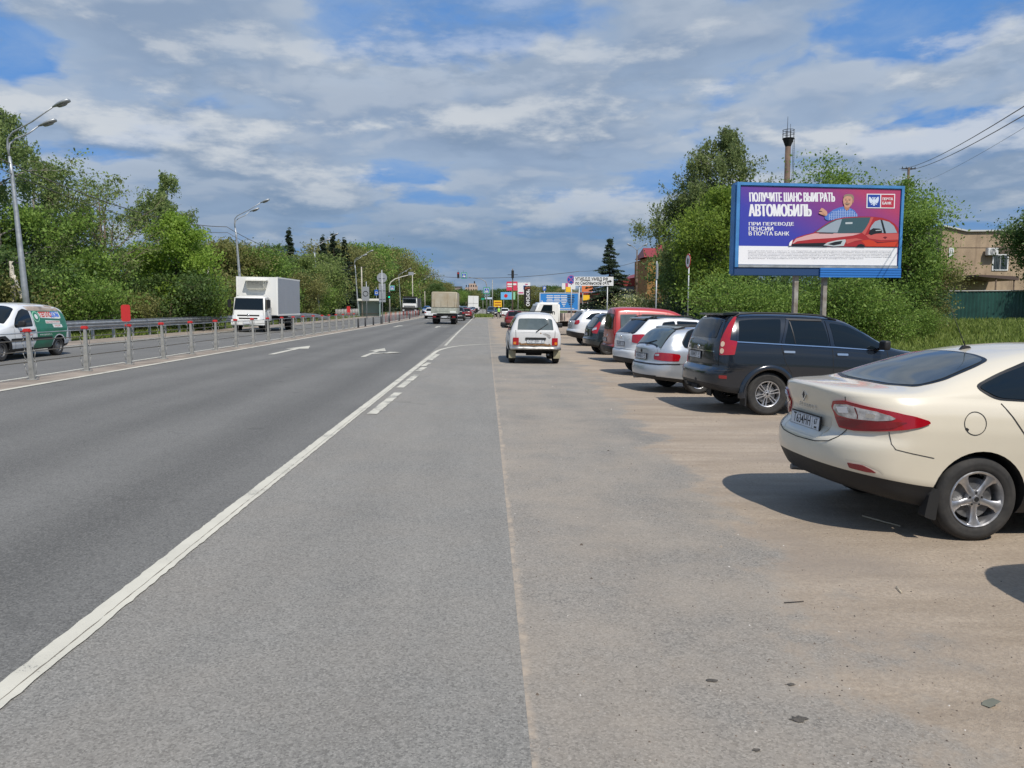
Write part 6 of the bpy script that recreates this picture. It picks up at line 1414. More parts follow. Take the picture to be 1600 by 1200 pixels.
rd = tree('bush', 'dark bush straight below the billboard legs', X_(1265, 35), 35, 3.3, 2.1, 'bush', L_dark, B_brown, 62, 8000, 0.13, 0.02, 'bushes behind the parked cars', 'bush', 3, limb=34)
for i, (px, d, s, src, lb) in enumerate(((1205, 33, 0.85, rb, 'bush left of the two billboard legs'), (1322, 33, 1.0, rb, 'bright bush right of the billboard legs'), (1370, 32, 0.72, rb, 'bush over the bonnet of the dark off-roader'), (1400, 36, 0.8, rd, 'dark bush behind the antenna of the cream saloon'), (1345, 38, 1.2, rd, 'dark bush deep below the right half of the billboard'), (1435, 33, 0.42, rb, 'small bush on the grass right of the billboard'), (1230, 42, 1.1, rd, 'dark bush far behind the billboard legs'))):
    dup_tree(src, lb, X_(px, d), d, s, i*1.7, 'bushes behind the parked cars', z=0.25 if px > 1390 else None)
tree('flowering_shrub', 'round shrub full of cream blossoms behind the red van', X_(1024, 47), 47, 2.35, 1.75, 'bush', L_flower, B_brown, 63, 9000, 0.12, 0.02, None, 'shrub', 3, limb=36)
tree('spruce_tree', 'wide blue-green spruce behind the white direction sign', X_(952, 60), 60, 7.6, 3.3, 'spruce', L_needle, B_dark, 64, 28000, 0.17, 0.06, limb=130, shape='cone')
for i, (px, d, k, s, lb) in enumerate(((1065, 62, 2, 0.85, 'dark tree behind the barbed fence left of the round sign'), (1095, 60, 2, 0.9, 'dark tree behind the barbed fence right of the round sign'), (1130, 66, 2, 1.0, 'dark tree deep behind the left edge of the billboard'), (1520, 68, 0, 0.6, 'tree peeping over the beige building'))): dup_tree(ml[k][1], lb, X_(px, d), d, s, i*2.0, 'trees behind the fence')
for i, (px, d, k, s, lb) in enumerate(((800, 330, 2, 1.3, 'behind the red advertising board'), (778, 300, 2, 1.15, 'behind the yellow banner'), (835, 260, 0, 1.2, 'behind the black sign tower'), (860, 280, 2, 1.25, 'behind the parking sign'), (885, 270, 0, 1.15, 'behind the blue banner'), (820, 300, 1, 1.3, 'behind the white advertising board'))): dup_tree(ml[k][1], f'distant {ml[k][0]} tree {lb}', X_(px, d), d, (s*1.6, s, s*0.9), i, 'distant roadside trees')

# far-off woods that read as one mass
def woods(name, segs, h, leaf, seed, n, label):
    rs = np.random.RandomState(seed); P = []
    for (x0, y0), (x1, y1), c_ in segs:
        f = rs.uniform(0, 1, c_); px = x0+(x1-x0)*f; py = y0+(y1-y0)*f+rs.normal(size=c_)*4; top = h*(0.72+0.16*np.sin(px*0.11+1)+0.12*np.sin(px*0.37)); P.append(np.stack([px, py, rs.uniform(0, 1, c_)**0.7*top+0.3], 1))
    me = leaves_mesh(name, np.concatenate(P), 1.9, rs, 0.8); o = link(name, me, leaf); return tag(o, label, 'woodland', None, 'stuff')
woods('far_woods', [((-330, 150), (-60, 230), 9000), ((-60, 230), (-30, 480), 4000), ((-30, 560), (60, 560), 4000), ((60, 520), (420, 300), 9000)], 10, L_dark, 71, 0, 'distant dark wood along the horizon behind both road sides')

# grass
def grass(name, areas, n, seed, hh, leaf, label):
    rs = np.random.RandomState(seed); V = []; 
    for (x0, x1, y0, y1, zf), k in zip(areas, n):
        px = rs.uniform(x0, x1, k); py = y0+(y1-y0)*rs.uniform(0, 1, k)**1.3; pz = np.array([zf(a, b) for a, b in zip(px, py)]); V.append(np.stack([px, py, pz], 1))
    P = np.concatenate(V); n_ = len(P); a = rs.uniform(0, math.pi*2, n_); hgt = hh*rs.uniform(0.4, 1.3, n_); w = 0.035+0.02*rs.uniform(0, 1, n_)
    A = np.empty((n_, 3, 3)); c, s = np.cos(a), np.sin(a)
    A[:, 0] = P; A[:, 0, 0] -= c*w; A[:, 0, 1] -= s*w; A[:, 1] = P; A[:, 1, 0] += c*w; A[:, 1, 1] += s*w; A[:, 2] = P+np.stack([rs.normal(size=n_)*0.4*hgt, rs.normal(size=n_)*0.4*hgt, hgt], 1)
    me = bpy.data.meshes.new(name); me.vertices.add(n_*3); me.loops.add(n_*3); me.polygons.add(n_); me.vertices.foreach_set('co', A.reshape(-1)); me.loops.foreach_set('vertex_index', np.arange(n_*3, dtype=np.int32))
    me.polygons.foreach_set('loop_start', np.arange(0, n_*3, 3, dtype=np.int32)); me.polygons.foreach_set('loop_total', np.full(n_, 3, dtype=np.int32)); me.update()
    o = link(name, me, leaf); return tag(o, label, 'grass', None, 'stuff')
def bank_z(x, y):
    f = max(0.0, min(1.0, (y-25)/15)); k = max(0.0, min(1.0, (x-9.5)/4)); return -0.148+1.15*f*f*(3-2*f)*k
G_leaf = leaf_mat('grass blades', (0.085, 0.135, 0.018), (0.140, 0.200, 0.028), (0.22, 0.26, 0.07), 0.35)
b = MB(); nx, ny = 30, 20
for j in range(ny+1):
    for i in range(nx+1): x = 9.0+i*1.2; y = 24+j*1.5; b.v.append((x, y, bank_z(x, y)-0.01+0.05*math.sin(x*1.7)*math.sin(y*1.3)*(bank_z(x, y) > 0)))
for j in range(ny):
    for i in range(nx): b.face((j*(nx+1)+i, j*(nx+1)+i+1, (j+1)*(nx+1)+i+1, (j+1)*(nx+1)+i), True)
gb = b.build('grass_bank', bpy.data.materials['meadow ground'], fix=False); tag(gb, kind='structure')
grass('verge_grass', [(13.4, 34, 12, 40, bank_z), (9.5, 16, 25, 42, bank_z)], [60000, 14000], 5, 0.22, G_leaf, 'long green grass behind the parked cars up to the fence')
grass('roadside_grass', [(-34, -18.1, 20, 110, lambda x, y: 0.29+zg(0, y)-0.02)], [55000], 6, 0.24, G_leaf, 'uneven grass between the guardrail and the left trees')
# ---------------------------------------------------------------- street furniture
M_galv = mat('galvanised steel', (0.40, 0.42, 0.43), 0.5, 0.6, var=0.15, vscale=4)
M_galvd = mat('weathered galvanised steel', (0.30, 0.30, 0.28), 0.65, 0.3, var=0.25, vscale=6)
M_capred = mat('red reflector', (0.50, 0.03, 0.028), 0.4)
M_conc = mat('concrete pole', (0.42, 0.39, 0.33), 0.9, var=0.2, vscale=3)
M_cable = mat('steel cable', (0.16, 0.145, 0.12), 0.6, 0.5)
BX = -9.92
def bar_post():
    t = thing('barrier_post', '', 'barrier post'); b = MB(); n = len(b.v)
    for z, w in ((0, 0.062), (0.06, 0.056), (1.05, 0.030)):
        b.v += [(-w, -0.03, z), (w, -0.03, z), (w, 0.03, z), (-w, 0.03, z)]
    for i in range(2):
        for j in range(4): b.face((n+i*4+j, n+i*4+(j+1) % 4, n+(i+1)*4+(j+1) % 4, n+(i+1)*4+j))
    b.face((n+8, n+9, n+10, n+11)); b.box(-0.12, 0.12, -0.06, 0.06, 0, 0.015); b.build('post', M_galvd, t)
    b = MB(); zs = [0.12, 0.36, 0.44, 0.60, 0.66, 0.84, 0.90, 1.02]
    P = [((-0.075 if i % 2 == 0 else -0.125), -0.035, z) for i, z in enumerate(zs)]
    for p, q in zip(P[:-1], P[1:]): b.tube([p, q], 0.009, 4)
    b.build('cable_hook', M_galvd, t); b = MB()
    P = [((0.07 if i % 2 == 0 else 0.10), 0.03, z) for i, z in enumerate(zs)]
    for p, q in zip(P[:-1], P[1:]): b.tube([p, q], 0.007, 4)
    b.build('cable_hook', M_galvd, t)
    bevbox('reflector_cap', M_capred, t, (-0.095, 0.07, -0.045, 0.045, 1.035, 1.12), 0.02)
    return t
p0 = bar_post(); first = True
ys = [17.05+2.29*k for k in range(-6, 19)]
for k, y in enumerate(ys):
    o = p0 if first else copy_tree(p0); first = False; o.location = (BX, y, zg(BX, y)+0.012); o.rotation_euler = (R(1.3*math.sin(k*2.3)), R(1.6*math.sin(k*1.7+1)), R(4*math.sin(k*3.1)))
    o['group'] = 'posts of the median cable barrier'; o['label'] = 'tapered steel barrier post with red reflector cap in the median'
def marker(y, top):
    t = thing('marker_plate', 'red rounded marker plate on a median barrier post ' + ('left of the box lorry' if y < 30 else 'right of the third lamp post'), 'marker', (BX, y-0.06, zg(BX, y)+1.10))
    b = MB(); b.prism(rounded([(-0.125, 0.10), (0.125, 0.10), (0.125, top), (-0.125, top)], 0.07), 0.012, lambda a, c_, e: (a, -e, c_)); b.build('plate', M_capred, t); b = MB(); b.tube([(0, 0.01, -0.15), (0, 0.01, top*0.8)], 0.012, 6); b.build('stem', M_galv, t)
marker(21.63, 0.56); marker(55.98, 0.56)
ct = thing('barrier_cables', 'four taut steel cables strung between the red-capped median posts', 'cable barrier', (BX, 17.05, zg(BX)))
for hz in (0.40, 0.63, 0.87, 1.03):
    b = MB(); b.tube([(-0.09, y-17.05, hz+zg(0, y)) for y in [3.0]+ys], 0.012, 5); b.build('cable', M_cable if hz < 1 else M_galv, ct)
# dark bollards and the pedestrian railing near the crossing
blp = None
for k, y in enumerate((60, 63.5, 68, 73, 79, 88, 100)):
    if blp is None:
        blp = thing('median_bollard', 'short dark bollard on the median beyond the cable barrier', 'bollard', group='bollards on the median'); b = MB(); b.lathe([(0.09, 0), (0.07, 0.1), (0.06, 0.7), (0.0, 0.74)], (0, 0, 0), 'Z', 10); b.build('post', M_plastic, blp); o = blp
    else: o = copy_tree(blp)
    o.location = (BX, y, zg(BX, y))
def railing(name, label, P, h, m1, m2, step, rail_z=(0.15, 1.0)):
    t = thing(name, label, 'railing', (P[0][0], P[0][1], zg(P[0][0], P[0][1]))); ox, oy, oz = t.location
    for (x0, y0), (x1, y1) in zip(P[:-1], P[1:]):
        L = math.hypot(x1-x0, y1-y0); k = int(L/2.0); 
        for i in range(k):
            f0, f1 = i/k, (i+1)/k; b = MB(); xa, ya, xb, yb = x0+(x1-x0)*f0-ox, y0+(y1-y0)*f0-oy, x0+(x1-x0)*f1-ox, y0+(y1-y0)*f1-oy
            z = zg((x0+x1)/2, (ya+yb)/2+oy)-oz
            for rz in rail_z: b.tube([(xa, ya, z+rz*h), (xb, yb, z+rz*h)], 0.014, 4)
            q = int(2.0/step)
            for j in range(q): f = j/q; b.tube([(xa+(xb-xa)*f, ya+(yb-ya)*f, z+0.12*h), (xa+(xb-xa)*f, ya+(yb-ya)*f, z+h)], 0.010 if j else 0.02, 4)
            b.build('railing_panel', (m1, m2)[i % 2], t)
M_rw = mat('red railing paint', (0.42, 0.13, 0.11), 0.5); M_ww = mat('white railing paint', (0.66, 0.64, 0.62), 0.5)
railing('pedestrian_railing', 'red and white railing on the median before the crossing', [(BX, 76), (BX, 114)], 1.05, M_rw, M_galv, 0.5)
railing('pedestrian_railing', 'pale picket railing by the bus stop on the left side', [(-18.6, 96), (-18.2, 128)], 1.15, M_ww, M_ww, 0.25)
# guardrail
gt = thing('guardrail', 'long steel W-beam guardrail along the far side of the opposite carriageway', 'guardrail', (-18.0, 20, 0.29))
prof = [(0.03, 0.50), (0.0, 0.53), (0.0, 0.57), (0.075, 0.61), (0.075, 0.65), (0.02, 0.68), (0.02, 0.70), (0.075, 0.73), (0.075, 0.77), (0.0, 0.81), (0.0, 0.85), (0.03, 0.88)]
b = MB(); st = [(-16, 0), (0, 0), (20, 0), (50, 0), (57, 0), (62, -0.12), (66, -0.35), (69, -0.62)]
for y, dz in st:
    for x, z in prof: b.v.append((x, y, z+dz+zg(0, 20+y)))
k = len(prof)
for i in range(len(st)-1):
    for j in range(k-1): b.face((i*k+j, i*k+j+1, (i+1)*k+j+1, (i+1)*k+j), False)
ob = b.build('beam', M_galv, gt, fix=False); so_ = ob.modifiers.new('s', 'SOLIDIFY'); so_.thickness = 0.006
for i in range(39):
    y = -8+2.0*i; dz = -0.05*max(0, y-60); b = MB(); b.box(-0.16, -0.05, y-0.05, y+0.05, -0.05+zg(0, 20+y), 0.80+dz+zg(0, 20+y)); b.box(-0.06, 0.02, y-0.04, y+0.04, 0.62+dz+zg(0, 20+y), 0.76+dz+zg(0, 20+y)); b.build('post', M_galv, gt)

# twin-arm lamp posts
def lamp_head(parent, p, d, m_=M_galv, s=1.0):
    b = MB(); d = Vector(d).normalized(); side = d.cross(Vector((0, 0, 1))).normalized(); upv = side.cross(d); P = []
    for f, r_ in ((0, 0.05), (0.10, 0.085), (0.3, 0.15), (0.55, 0.17), (0.75, 0.14), (0.80, 0.05)):
        for k in range(10):
            a = 2*math.pi*k/10; b.v.append(tuple(Vector(p)+d*f*s+side*math.cos(a)*r_*s+upv*math.sin(a)*r_*(0.62 if math.sin(a) > 0 else 0.45)*s))
    for i in range(5):
        for k in range(10): b.face((i*10+k, i*10+(k+1) % 10, (i+1)*10+(k+1) % 10, (i+1)*10+k), True)
    b.face([50+k for k in range(10)]); b.face([k for k in range(10)][::-1])
    o = b.build('lamp_head', m_, parent)
    b = MB()
    c = Vector(p)+d*0.42*s-upv*0.075*s
    for f, r_ in ((0.0, 0.13), (0.03, 0.11), (0.055, 0.0)):
        for k in range(12): a = 2*math.pi*k/12; b.v.append(tuple(c+d*math.cos(a)*r_*1.8*s+side*math.sin(a)*r_*s-upv*f*s))
    for i in range(2):
        for k in range(12): b.face((i*12+k, i*12+(k+1) % 12, (i+1)*12+(k+1) % 12, (i+1)*12+k), True)
    b.build('lamp_glass', M_lampglass, o)
M_lampglass = mat('lamp glass', (0.25, 0.25, 0.24), 0.15, coat=0.5)
def lamp_post():
    t = thing('street_lamp', '', 'street lamp'); b = MB()
    b.tube([(0, 0, 0), (-0.14, 0, 2.5), (-0.36, 0, 7.2), (-0.42, 0, 7.9)], [0.15, 0.13, 0.075, 0.06], 12); b.lathe([(0.22, 0), (0.22, 0.03), (0.16, 0.05)], (0, 0, 0), 'Z', 12); b.build('pole', M_galv, t)
    for dy, L, dz, up_ in ((-0.6, 1.85, 1.08, 8.75), (0.3, 0.72, 0.70, 8.55)):
        b = MB(); P = [(-0.42, 0, 7.8), (-0.46, dy*0.05, up_-0.5), (-0.40, dy*0.12, up_-0.12), (-0.15, dy*0.25, up_+0.12), (L*0.45, dy*0.6, up_+dz*0.50), (L, dy, up_+dz)]
        b.tube(P, [0.05, 0.042, 0.04, 0.035, 0.03, 0.03], 8); a = b.build('lamp_arm', M_galv, t); lamp_head(a, P[-1], (1, dy*0.15, 0.36))
    return t
lp = lamp_post(); firstl = True
for px, lb in ((45, 'tall twin-arm street lamp at the left edge, rising behind the delivery van'), (380, 'twin-arm street lamp rising behind the white box lorry'), (499, 'twin-arm street lamp standing at the end of the guardrail'), (560, 'twin-arm street lamp left of the tall grey round sign'), (626.5, 'twin-arm street lamp by the tipper lorry'), (658, 'twin-arm street lamp far right of the tipper lorry'), (680, 'twin-arm street lamp above the canvas lorry, left'), (692, 'farthest twin-arm street lamp, above the canvas lorry')):
    d = -20/AT(px, 480, 1.0).x; o = lp if firstl else copy_tree(lp); firstl = False; o.location = (-20, d, zg(-20, d)); o['label'] = lb; o['group'] = 'twin-arm street lamps on the left verge'

def wire(name, label, P, r=0.012, sag=0.6, cat='wire', k=14, m_=M_cable):
    b = MB(); A = []
    for p, q in zip(P[:-1], P[1:]):
        p, q = Vector(p), Vector(q)
        for i in range(k+1):
            f = i/k; v = p+(q-p)*f; v.z -= sag*4*f*(1-f); A.append(v)
    b.tube(A, r, 4); o = b.build(name, m_); return tag(o, label, cat)
hp = [(-20.4, 5.0, 8.0), (-20.38, 32.8, 8.05), (-20.38, 62, 8.05), (-20.38, 90, 8.05), (-20.38, 120, 8.2)]
wire('power_line', 'upper dark cable sagging between the left street lamps', hp, 0.026, 0.75); wire('power_line', 'lower dark cable sagging between the left street lamps', [(x+0.05, y, z-0.45) for x, y, z in hp], 0.018, 0.75)

# concrete utility poles
def cpole(px, d, top, lb, strut=False, bar=True, x=None, m_=M_conc, r=0.11):
    x = X_(px, d) if x is None else x; z0 = zg(x, d); h = AT(px, top, d).z-z0
    t = thing('utility_pole', lb, 'utility pole', (x, d, z0)); b = MB(); b.tube([(0, 0, 0), (0, 0, h)], [r*1.2, r*0.8], 6); b.build('pole', m_, t)
    if bar:
        b = MB(); b.box(-0.55, 0.55, -0.04, 0.04, h-0.12, h-0.04)
        for q in (-0.5, -0.2, 0.2, 0.5): b.tube([(q, 0, h-0.04), (q, 0, h+0.08)], 0.03, 5)
        b.build('crossbar', M_dark, t)
    if strut: b = MB(); b.tube([(0.08, 0, h*0.82), (0.85, 0.1, 0)], [0.07, 0.10], 6); b.build('strut', m_, t)
    return t
cpole(22, 37, 408, 'concrete utility pole with a slanting strut behind the delivery van', True); cpole(328, 68, 417, 'concrete utility pole with crossbar left of the box lorry')
cpole(394, 88, 414, 'left of two concrete poles over the box lorry roof', bar=False); cpole(403.5, 88, 417, 'right of two concrete poles over the box lorry roof', bar=False)
cpole(566, 112, 417, 'concrete utility pole left of the grey sign with a ring', bar=True); cpole(645, 150, 430, 'pale concrete pole right above the tipper lorry', bar=False)
cpole(664, 190, 455, 'short concrete pole left of the canvas lorry', bar=False)

# signs
M_signback = mat('grey sign back', (0.30, 0.32, 0.34), 0.6, 0.3); M_signw = mat('sign white', (0.72, 0.73, 0.72), 0.4); M_signb = mat('sign blue', (0.02, 0.10, 0.42), 0.4); M_signg = mat('sign green', (0.01, 0.28, 0.16), 0.4)
M_signr = mat('sign red', (0.55, 0.02, 0.02), 0.4); M_signy = mat('sign yellow', (0.85, 0.50, 0.02), 0.5); M_purple = mat('faded sign violet', (0.45, 0.13, 0.35), 0.5)
def disc(b, c, r, y, t=0.01, n=28): b.prism([(c[0]+r*math.cos(2*math.pi*k/n), c[1]+r*math.sin(2*math.pi*k/n)) for k in range(n)], t, lambda a, q, e: (a, y-e, q))
def rect(b, x0, x1, z0, z1, y, t=0.01): b.prism([(x0, z0), (x1, z0), (x1, z1), (x0, z1)], t, lambda a, q, e: (a, y-e, q))
def pole_thing(name, lb, cat, x, y, h, r=0.035, m_=M_galv):
    t = thing(name, lb, cat, (x, y, zg(x, y))); b = MB(); b.tube([(0, 0, 0), (0, 0, h)], r, 8); b.build('pole', m_, t); return t
d = 74.0; t = pole_thing('road_sign', 'grey back of a large round sign over a tall grey plate on the median', 'road sign', X_(597.5, d), d, 5.1, 0.05)
z0 = t.location.z; cz = AT(597, 434, d).z-z0
b = MB(); disc(b, (0, cz), 0.48, 0.06); b.build('round_plate', M_signback, t); b = MB(); rect(b, -0.32, 0.32, AT(597, 472, d).z-z0, AT(597, 443, d).z-z0, 0.06); b.build('tall_plate', M_signback, t)
b = MB()
for q in (0.35, 0.6): pass
b.box(-0.3, 0.3, 0.0, 0.04, cz-0.05, cz+0.0); b.box(-0.3, 0.3, 0.0, 0.04, cz-1.2, cz-1.15); b.box(-0.3, 0.3, 0.0, 0.04, cz-2.0, cz-1.95); b.build('bracket', M_galv, t)
d = 96; x = X_(573, d); t = pole_thing('road_sign', 'grey plate with a dark ring drawn on it beside the concrete pole', 'road sign', x, d, 4.6, 0.05); z0 = t.location.z
za, zb = AT(573, 462, d).z-z0, AT(573, 448, d).z-z0; b = MB(); rect(b, -0.55, 0.35, za-0.6, zb, -0.05); b.build('plate', M_signback, t); b = MB()
for k in range(20): a, a2 = 2*math.pi*k/20, 2*math.pi*(k+1)/20; b.tube([(-0.1+0.3*math.cos(a), -0.075, za+0.25+0.3*math.sin(a)), (-0.1+0.3*math.cos(a2), -0.075, za+0.25+0.3*math.sin(a2))], 0.035, 4)
b.build('ring_mark', M_dark, t)
def bus_sign():
    d = 118; x = X_(588.5, d); t = pole_thing('bus_stop_sign', 'small blue bus stop sign beside the shelter', 'road sign', x, d, 4.4); z0 = t.location.z; z = AT(588, 457, d).z-z0
    b = MB(); rect(b, -0.28, 0.28, z-0.42, z+0.42, -0.05); b.build('plate', M_signb, t); b = MB(); rect(b, -0.18, 0.18, z-0.22, z+0.12, -0.07, 0.008); b.build('white_field', M_signw, t)
    b = MB(); b.box(-0.12, 0.12, -0.092, -0.08, z-0.12, z+0.06); b.build('bus_symbol', M_black, t)
bus_sign()
def shelter():
    d = 112; x = X_(577, d); t = thing('bus_shelter', 'pale green bus shelter with a curved roof among the left trees', 'bus shelter', (x, d, zg(x, d))); w = 1.5
    b = MB(); b.box(-w, w, 0.9, 1.0, 0.1, 2.3); b.box(-w-0.02, -w+0.05, -0.2, 1.0, 0.1, 2.2); b.box(w-0.05, w+0.02, -0.2, 1.0, 0.1, 2.2); b.build('wall', mat('shelter panel', (0.30, 0.40, 0.36), 0.4), t)
    b = MB(); P = [(-0.5, 2.25), (0.1, 2.52), (0.7, 2.55), (1.15, 2.35)]; n = len(b.v)
    for y, z in P: b.v += [(-w-0.15, y, z), (w+0.15, y, z), (w+0.15, y, z+0.06), (-w-0.15, y, z+0.06)]
    for i in range(3):
        for j in range(4): b.face((n+i*4+j, n+i*4+(j+1) % 4, n+(i+1)*4+(j+1) % 4, n+(i+1)*4+j))
    b.build('roof', mat('shelter roof', (0.45, 0.44, 0.36), 0.6), t); b = MB(); b.box(-w+0.2, w-0.2, 0.45, 0.8, 0.45, 0.5); b.build('bench', B_brown, t)
shelter()
def ped(b, s, x, z, y):
    """walking figure of the crossing sign, as flat shapes"""
    disc(b, (x+0.02*s, z+0.26*s), 0.055*s, y, 0.004, 10)
    for P in ([(-0.05, 0.18), (0.07, 0.19), (0.06, -0.02), (-0.06, -0.02)], [(-0.06, 0.0), (0.0, 0.0), (-0.12, -0.28), (-0.18, -0.27)], [(0.0, 0.0), (0.06, 0.0), (0.15, -0.28), (0.09, -0.29)], [(0.05, 0.17), (0.17, 0.05), (0.15, 0.02), (0.04, 0.12)], [(-0.04, 0.17), (-0.15, 0.03), (-0.13, 0.01), (-0.03, 0.12)]):
        b.prism([(x+a*s, z+q*s) for a, q in P], 0.004, lambda a, q, e: (a, y-e, q))
def crossing_sign(parent, x, z, y, s=0.9):
    b = MB(); rect(b, x-s/2*1.3, x+s/2*1.3, z-s/2*1.3, z+s/2*1.3, y); o = b.build('crossing_sign', M_signg, parent); b = MB(); rect(b, x-s/2, x+s/2, z-s/2, z+s/2, y-0.012); b.build('white_border', M_signw, o)
    b = MB(); rect(b, x-s*0.43, x+s*0.43, z-s*0.43, z+s*0.43, y-0.024); b.build('blue_field', M_signb, o); b = MB(); b.prism([(x-s*0.34, z-s*0.34), (x+s*0.34, z-s*0.34), (x, z+s*0.36)], 0.006, lambda a, q, e: (a, y-0.036-e, q)); b.build('white_triangle', M_signw, o)
    b = MB(); ped(b, s*0.75, x, z-0.02, y-0.044); b.build('walking_figure', M_black, o)
def tlight(parent, x, z, y, on=0, s=1.0):
    b = MB(); b.box(x-0.18*s, x+0.18*s, y-0.02, y+0.15, z-0.5*s, z+0.5*s); o = b.build('traffic_light', M_dark, parent)
    for k, m_ in enumerate((M_signr, M_amber, mat('green signal', (0.0, 0.5, 0.3), 0.3, emit=(0.0, 0.8, 0.5), estr=1.2 if True else 0))):
        b = MB(); disc(b, (x, z+(0.32-0.32*k)*s), 0.12*s, y-0.025, 0.02, 12); b.build('signal_lens', m_ if k == on else M_dark, o)
# left mast arm with crossing sign
d = 124; x = X_(609, d); t = thing('signal_mast', 'curved pale mast arm with crossing sign left of the tipper lorry', 'traffic light', (x, d, zg(x, d))); z0 = t.location.z
zz = lambda py: AT(609, py, d).z-z0
xx = lambda px: X_(px, d)-x
b = MB(); b.tube([(0, 0, 0), (0, 0, zz(446)), (xx(611), 0, zz(441)), (xx(618), 0, zz(436)), (xx(630), 0, zz(432)), (xx(650), 0, zz(427))], [0.13, 0.10, 0.09, 0.08, 0.07, 0.05], 8); b.build('mast', mat('pale mast', (0.55, 0.53, 0.45), 0.6), t)
crossing_sign(t, xx(613.5), zz(450), -0.15, 0.62); tlight(t, xx(608.5), zz(461), -0.15, 2); b = MB(); rect(b, xx(640)-0.1, xx(647), zz(430), zz(425), -0.1, 0.05); b.build('sign_back', M_signback, t)
# span wire with light and sign
d = 128; A = AT(655, 429, d); B_ = AT(905, 424, d-30); wire('span_wire', 'dark cable spanning the whole road above the queue', [A, B_], 0.03, 0.7, 'wire')
t = thing('hanging_signal', 'traffic light and crossing sign hanging from the cable over the road', 'traffic light', tuple(AT(716, 431, d))); z = 0.0
b = MB(); b.tube([(0, 0, 0.2), (0, 0, 0.9)], 0.02, 5); b.tube([(0.85, 0, 0.2), (0.85, 0, 0.9)], 0.02, 5); b.build('hanger', M_dark, t); tlight(t, 0, 0.1, 0, 0); crossing_sign(t, 0.95, 0.05, 0, 0.75)
# right mast
d = 118; x = X_(760.5, d); t = thing('signal_mast', 'thin curved mast with crossing sign at the end of the grass island', 'traffic light', (x, d, zg(x, d))); z0 = t.location.z
zz = lambda py: AT(760, py, d).z-z0
xx = lambda px: X_(px, d)-x
b = MB(); b.tube([(0, 0, 0), (0, 0, zz(446)), (xx(759), 0, zz(440)), (xx(752), 0, zz(436)), (xx(733), 0, zz(433.5))], [0.10, 0.07, 0.06, 0.05, 0.04], 8); b.build('mast', M_galvd, t); crossing_sign(t, 0, zz(454), -0.12, 0.75)
b = MB(); b.prism(rounded([(-2.0, -6), (1.0, -6), (1.0, 14), (-1.5, 14)], 0.9), 0.16, lambda a, q, e: (a, q, e)); o = b.build('traffic_island', mat('island kerb', (0.35, 0.34, 0.31), 0.9)); o.location = (x, d, zg(x, d)); tag(o, kind='structure')
grass('island_grass', [(x-1.8, x+0.9, d-5.8, d+12, lambda a, q: zg(a, q)+0.16)], [2500], 8, 0.4, G_leaf, 'tuft of tall grass on the small island by the thin curved mast')
# pole line on the right
def rpole(px, d, top, lb, r=0.09, m_=M_galvd): return cpole(px, d, top, lb, False, False, m_=m_, r=r)
rpole(769.5, 135, 437, 'thin grey pole just right of the thin curved mast'); 
t = rpole(801, 92, 420, 'dark pole with a transformer in front of the red advertising board', 0.08, B_brown); b = MB(); z = AT(801, 428, 92).z-t.location.z; b.box(-0.15, 0.15, -0.2, 0.2, z-0.5, z+0.4); b.tube([(-0.6, 0, z-0.1), (0.6, 0, z-0.1)], 0.03, 5); b.build('transformer', M_dark, t)
rpole(769, 150, 470, 'short pale pole near the yellow banner', 0.06)
# twin-head lamp on a brown pole
d = 78; x = X_(994, d); t = thing('street_lamp', 'brown pole with two outspread lamp heads beside the red-roofed tower', 'street lamp', (x, d, zg(x, d))); z0 = t.location.z; zt = AT(994, 391, d).z-z0
b = MB(); b.tube([(0, 0, 0), (0, 0, zt)], [0.13, 0.06], 8); b.tube([(0, 0, zt*0.55), (0, 0, zt*0.62)], 0.12, 8); b.build('pole', B_brown, t)
for s in (-1, 1):
    b = MB(); b.tube([(0, 0, zt-0.1), (s*0.15, 0, zt+0.15), (s*0.55, 0, zt+0.42)], 0.03, 6); a = b.build('lamp_arm', M_galvd, t); lamp_head(a, (s*0.5, 0, zt+0.40), (s*1.0, -0.1, 0.45), M_galv, 0.75)
wire('power_line', 'thin cable from the brown twin lamp pole towards the dark transformer pole', [AT(994, 409, 78), AT(905, 424, 98)], 0.018, 0.25)
# round sign seen nearly edge-on
def edge_sign(px, py, top, d, lb, rz, face, rr=0.35, mark=None):
    x = X_(px, d); t = thing('road_sign', lb, 'road sign', (x, d, zg(x, d)), rz); z0 = t.location.z; z = AT(px, py, d).z-z0
    b = MB(); b.tube([(0, 0, 0), (0, 0, z+rr)], 0.035, 8); b.build('pole', M_galv, t); b = MB(); disc(b, (0, z), rr, -0.04, 0.015, 26); b.build('plate', face, t)
    b = MB(); disc(b, (0, z), rr*0.82, -0.058, 0.004, 26); b.build('inner_field', M_signw if mark is None else mark, t)
    if mark is None:
        b = MB(); b.box(-0.10, 0.10, -0.068, -0.064, z-0.14, z+0.10); b.box(-0.05, 0.05, -0.068, -0.064, z+0.02, z+0.16); b.build('sign_symbol', M_black, t)
    else:
        b = MB(); 
        for s in (-1, 1): b.box(-rr*0.8, rr*0.8, -0.068, -0.063, z-0.03, z+0.03, rot=Matrix.Rotation(s*R(45), 3, 'Y'))
        b.build('sign_symbol', M_purple, t)
    return t
edge_sign(1075, 408, 398, 39, 'round white and red restriction sign turned sideways on a tall grey pole', R(-86), M_signr, 0.37)
edge_sign(892.5, 437, 0, 50, 'faded violet no-stopping sign left of the white direction sign', R(-25), M_purple, 0.29, M_signb)
t = pole_thing('sign_post', 'tall pale post behind the roof of the red van', 'post', X_(1025, 38), 38, AT(1025, 408, 38).z-zg(X_(1025, 38)), 0.035); b = MB(); rect(b, -0.02, 0.06, AT(1025, 436, 38).z-t.location.z, AT(1025, 412, 38).z-t.location.z, -0.06, 0.02); b.build('narrow_plate', M_signback, t)
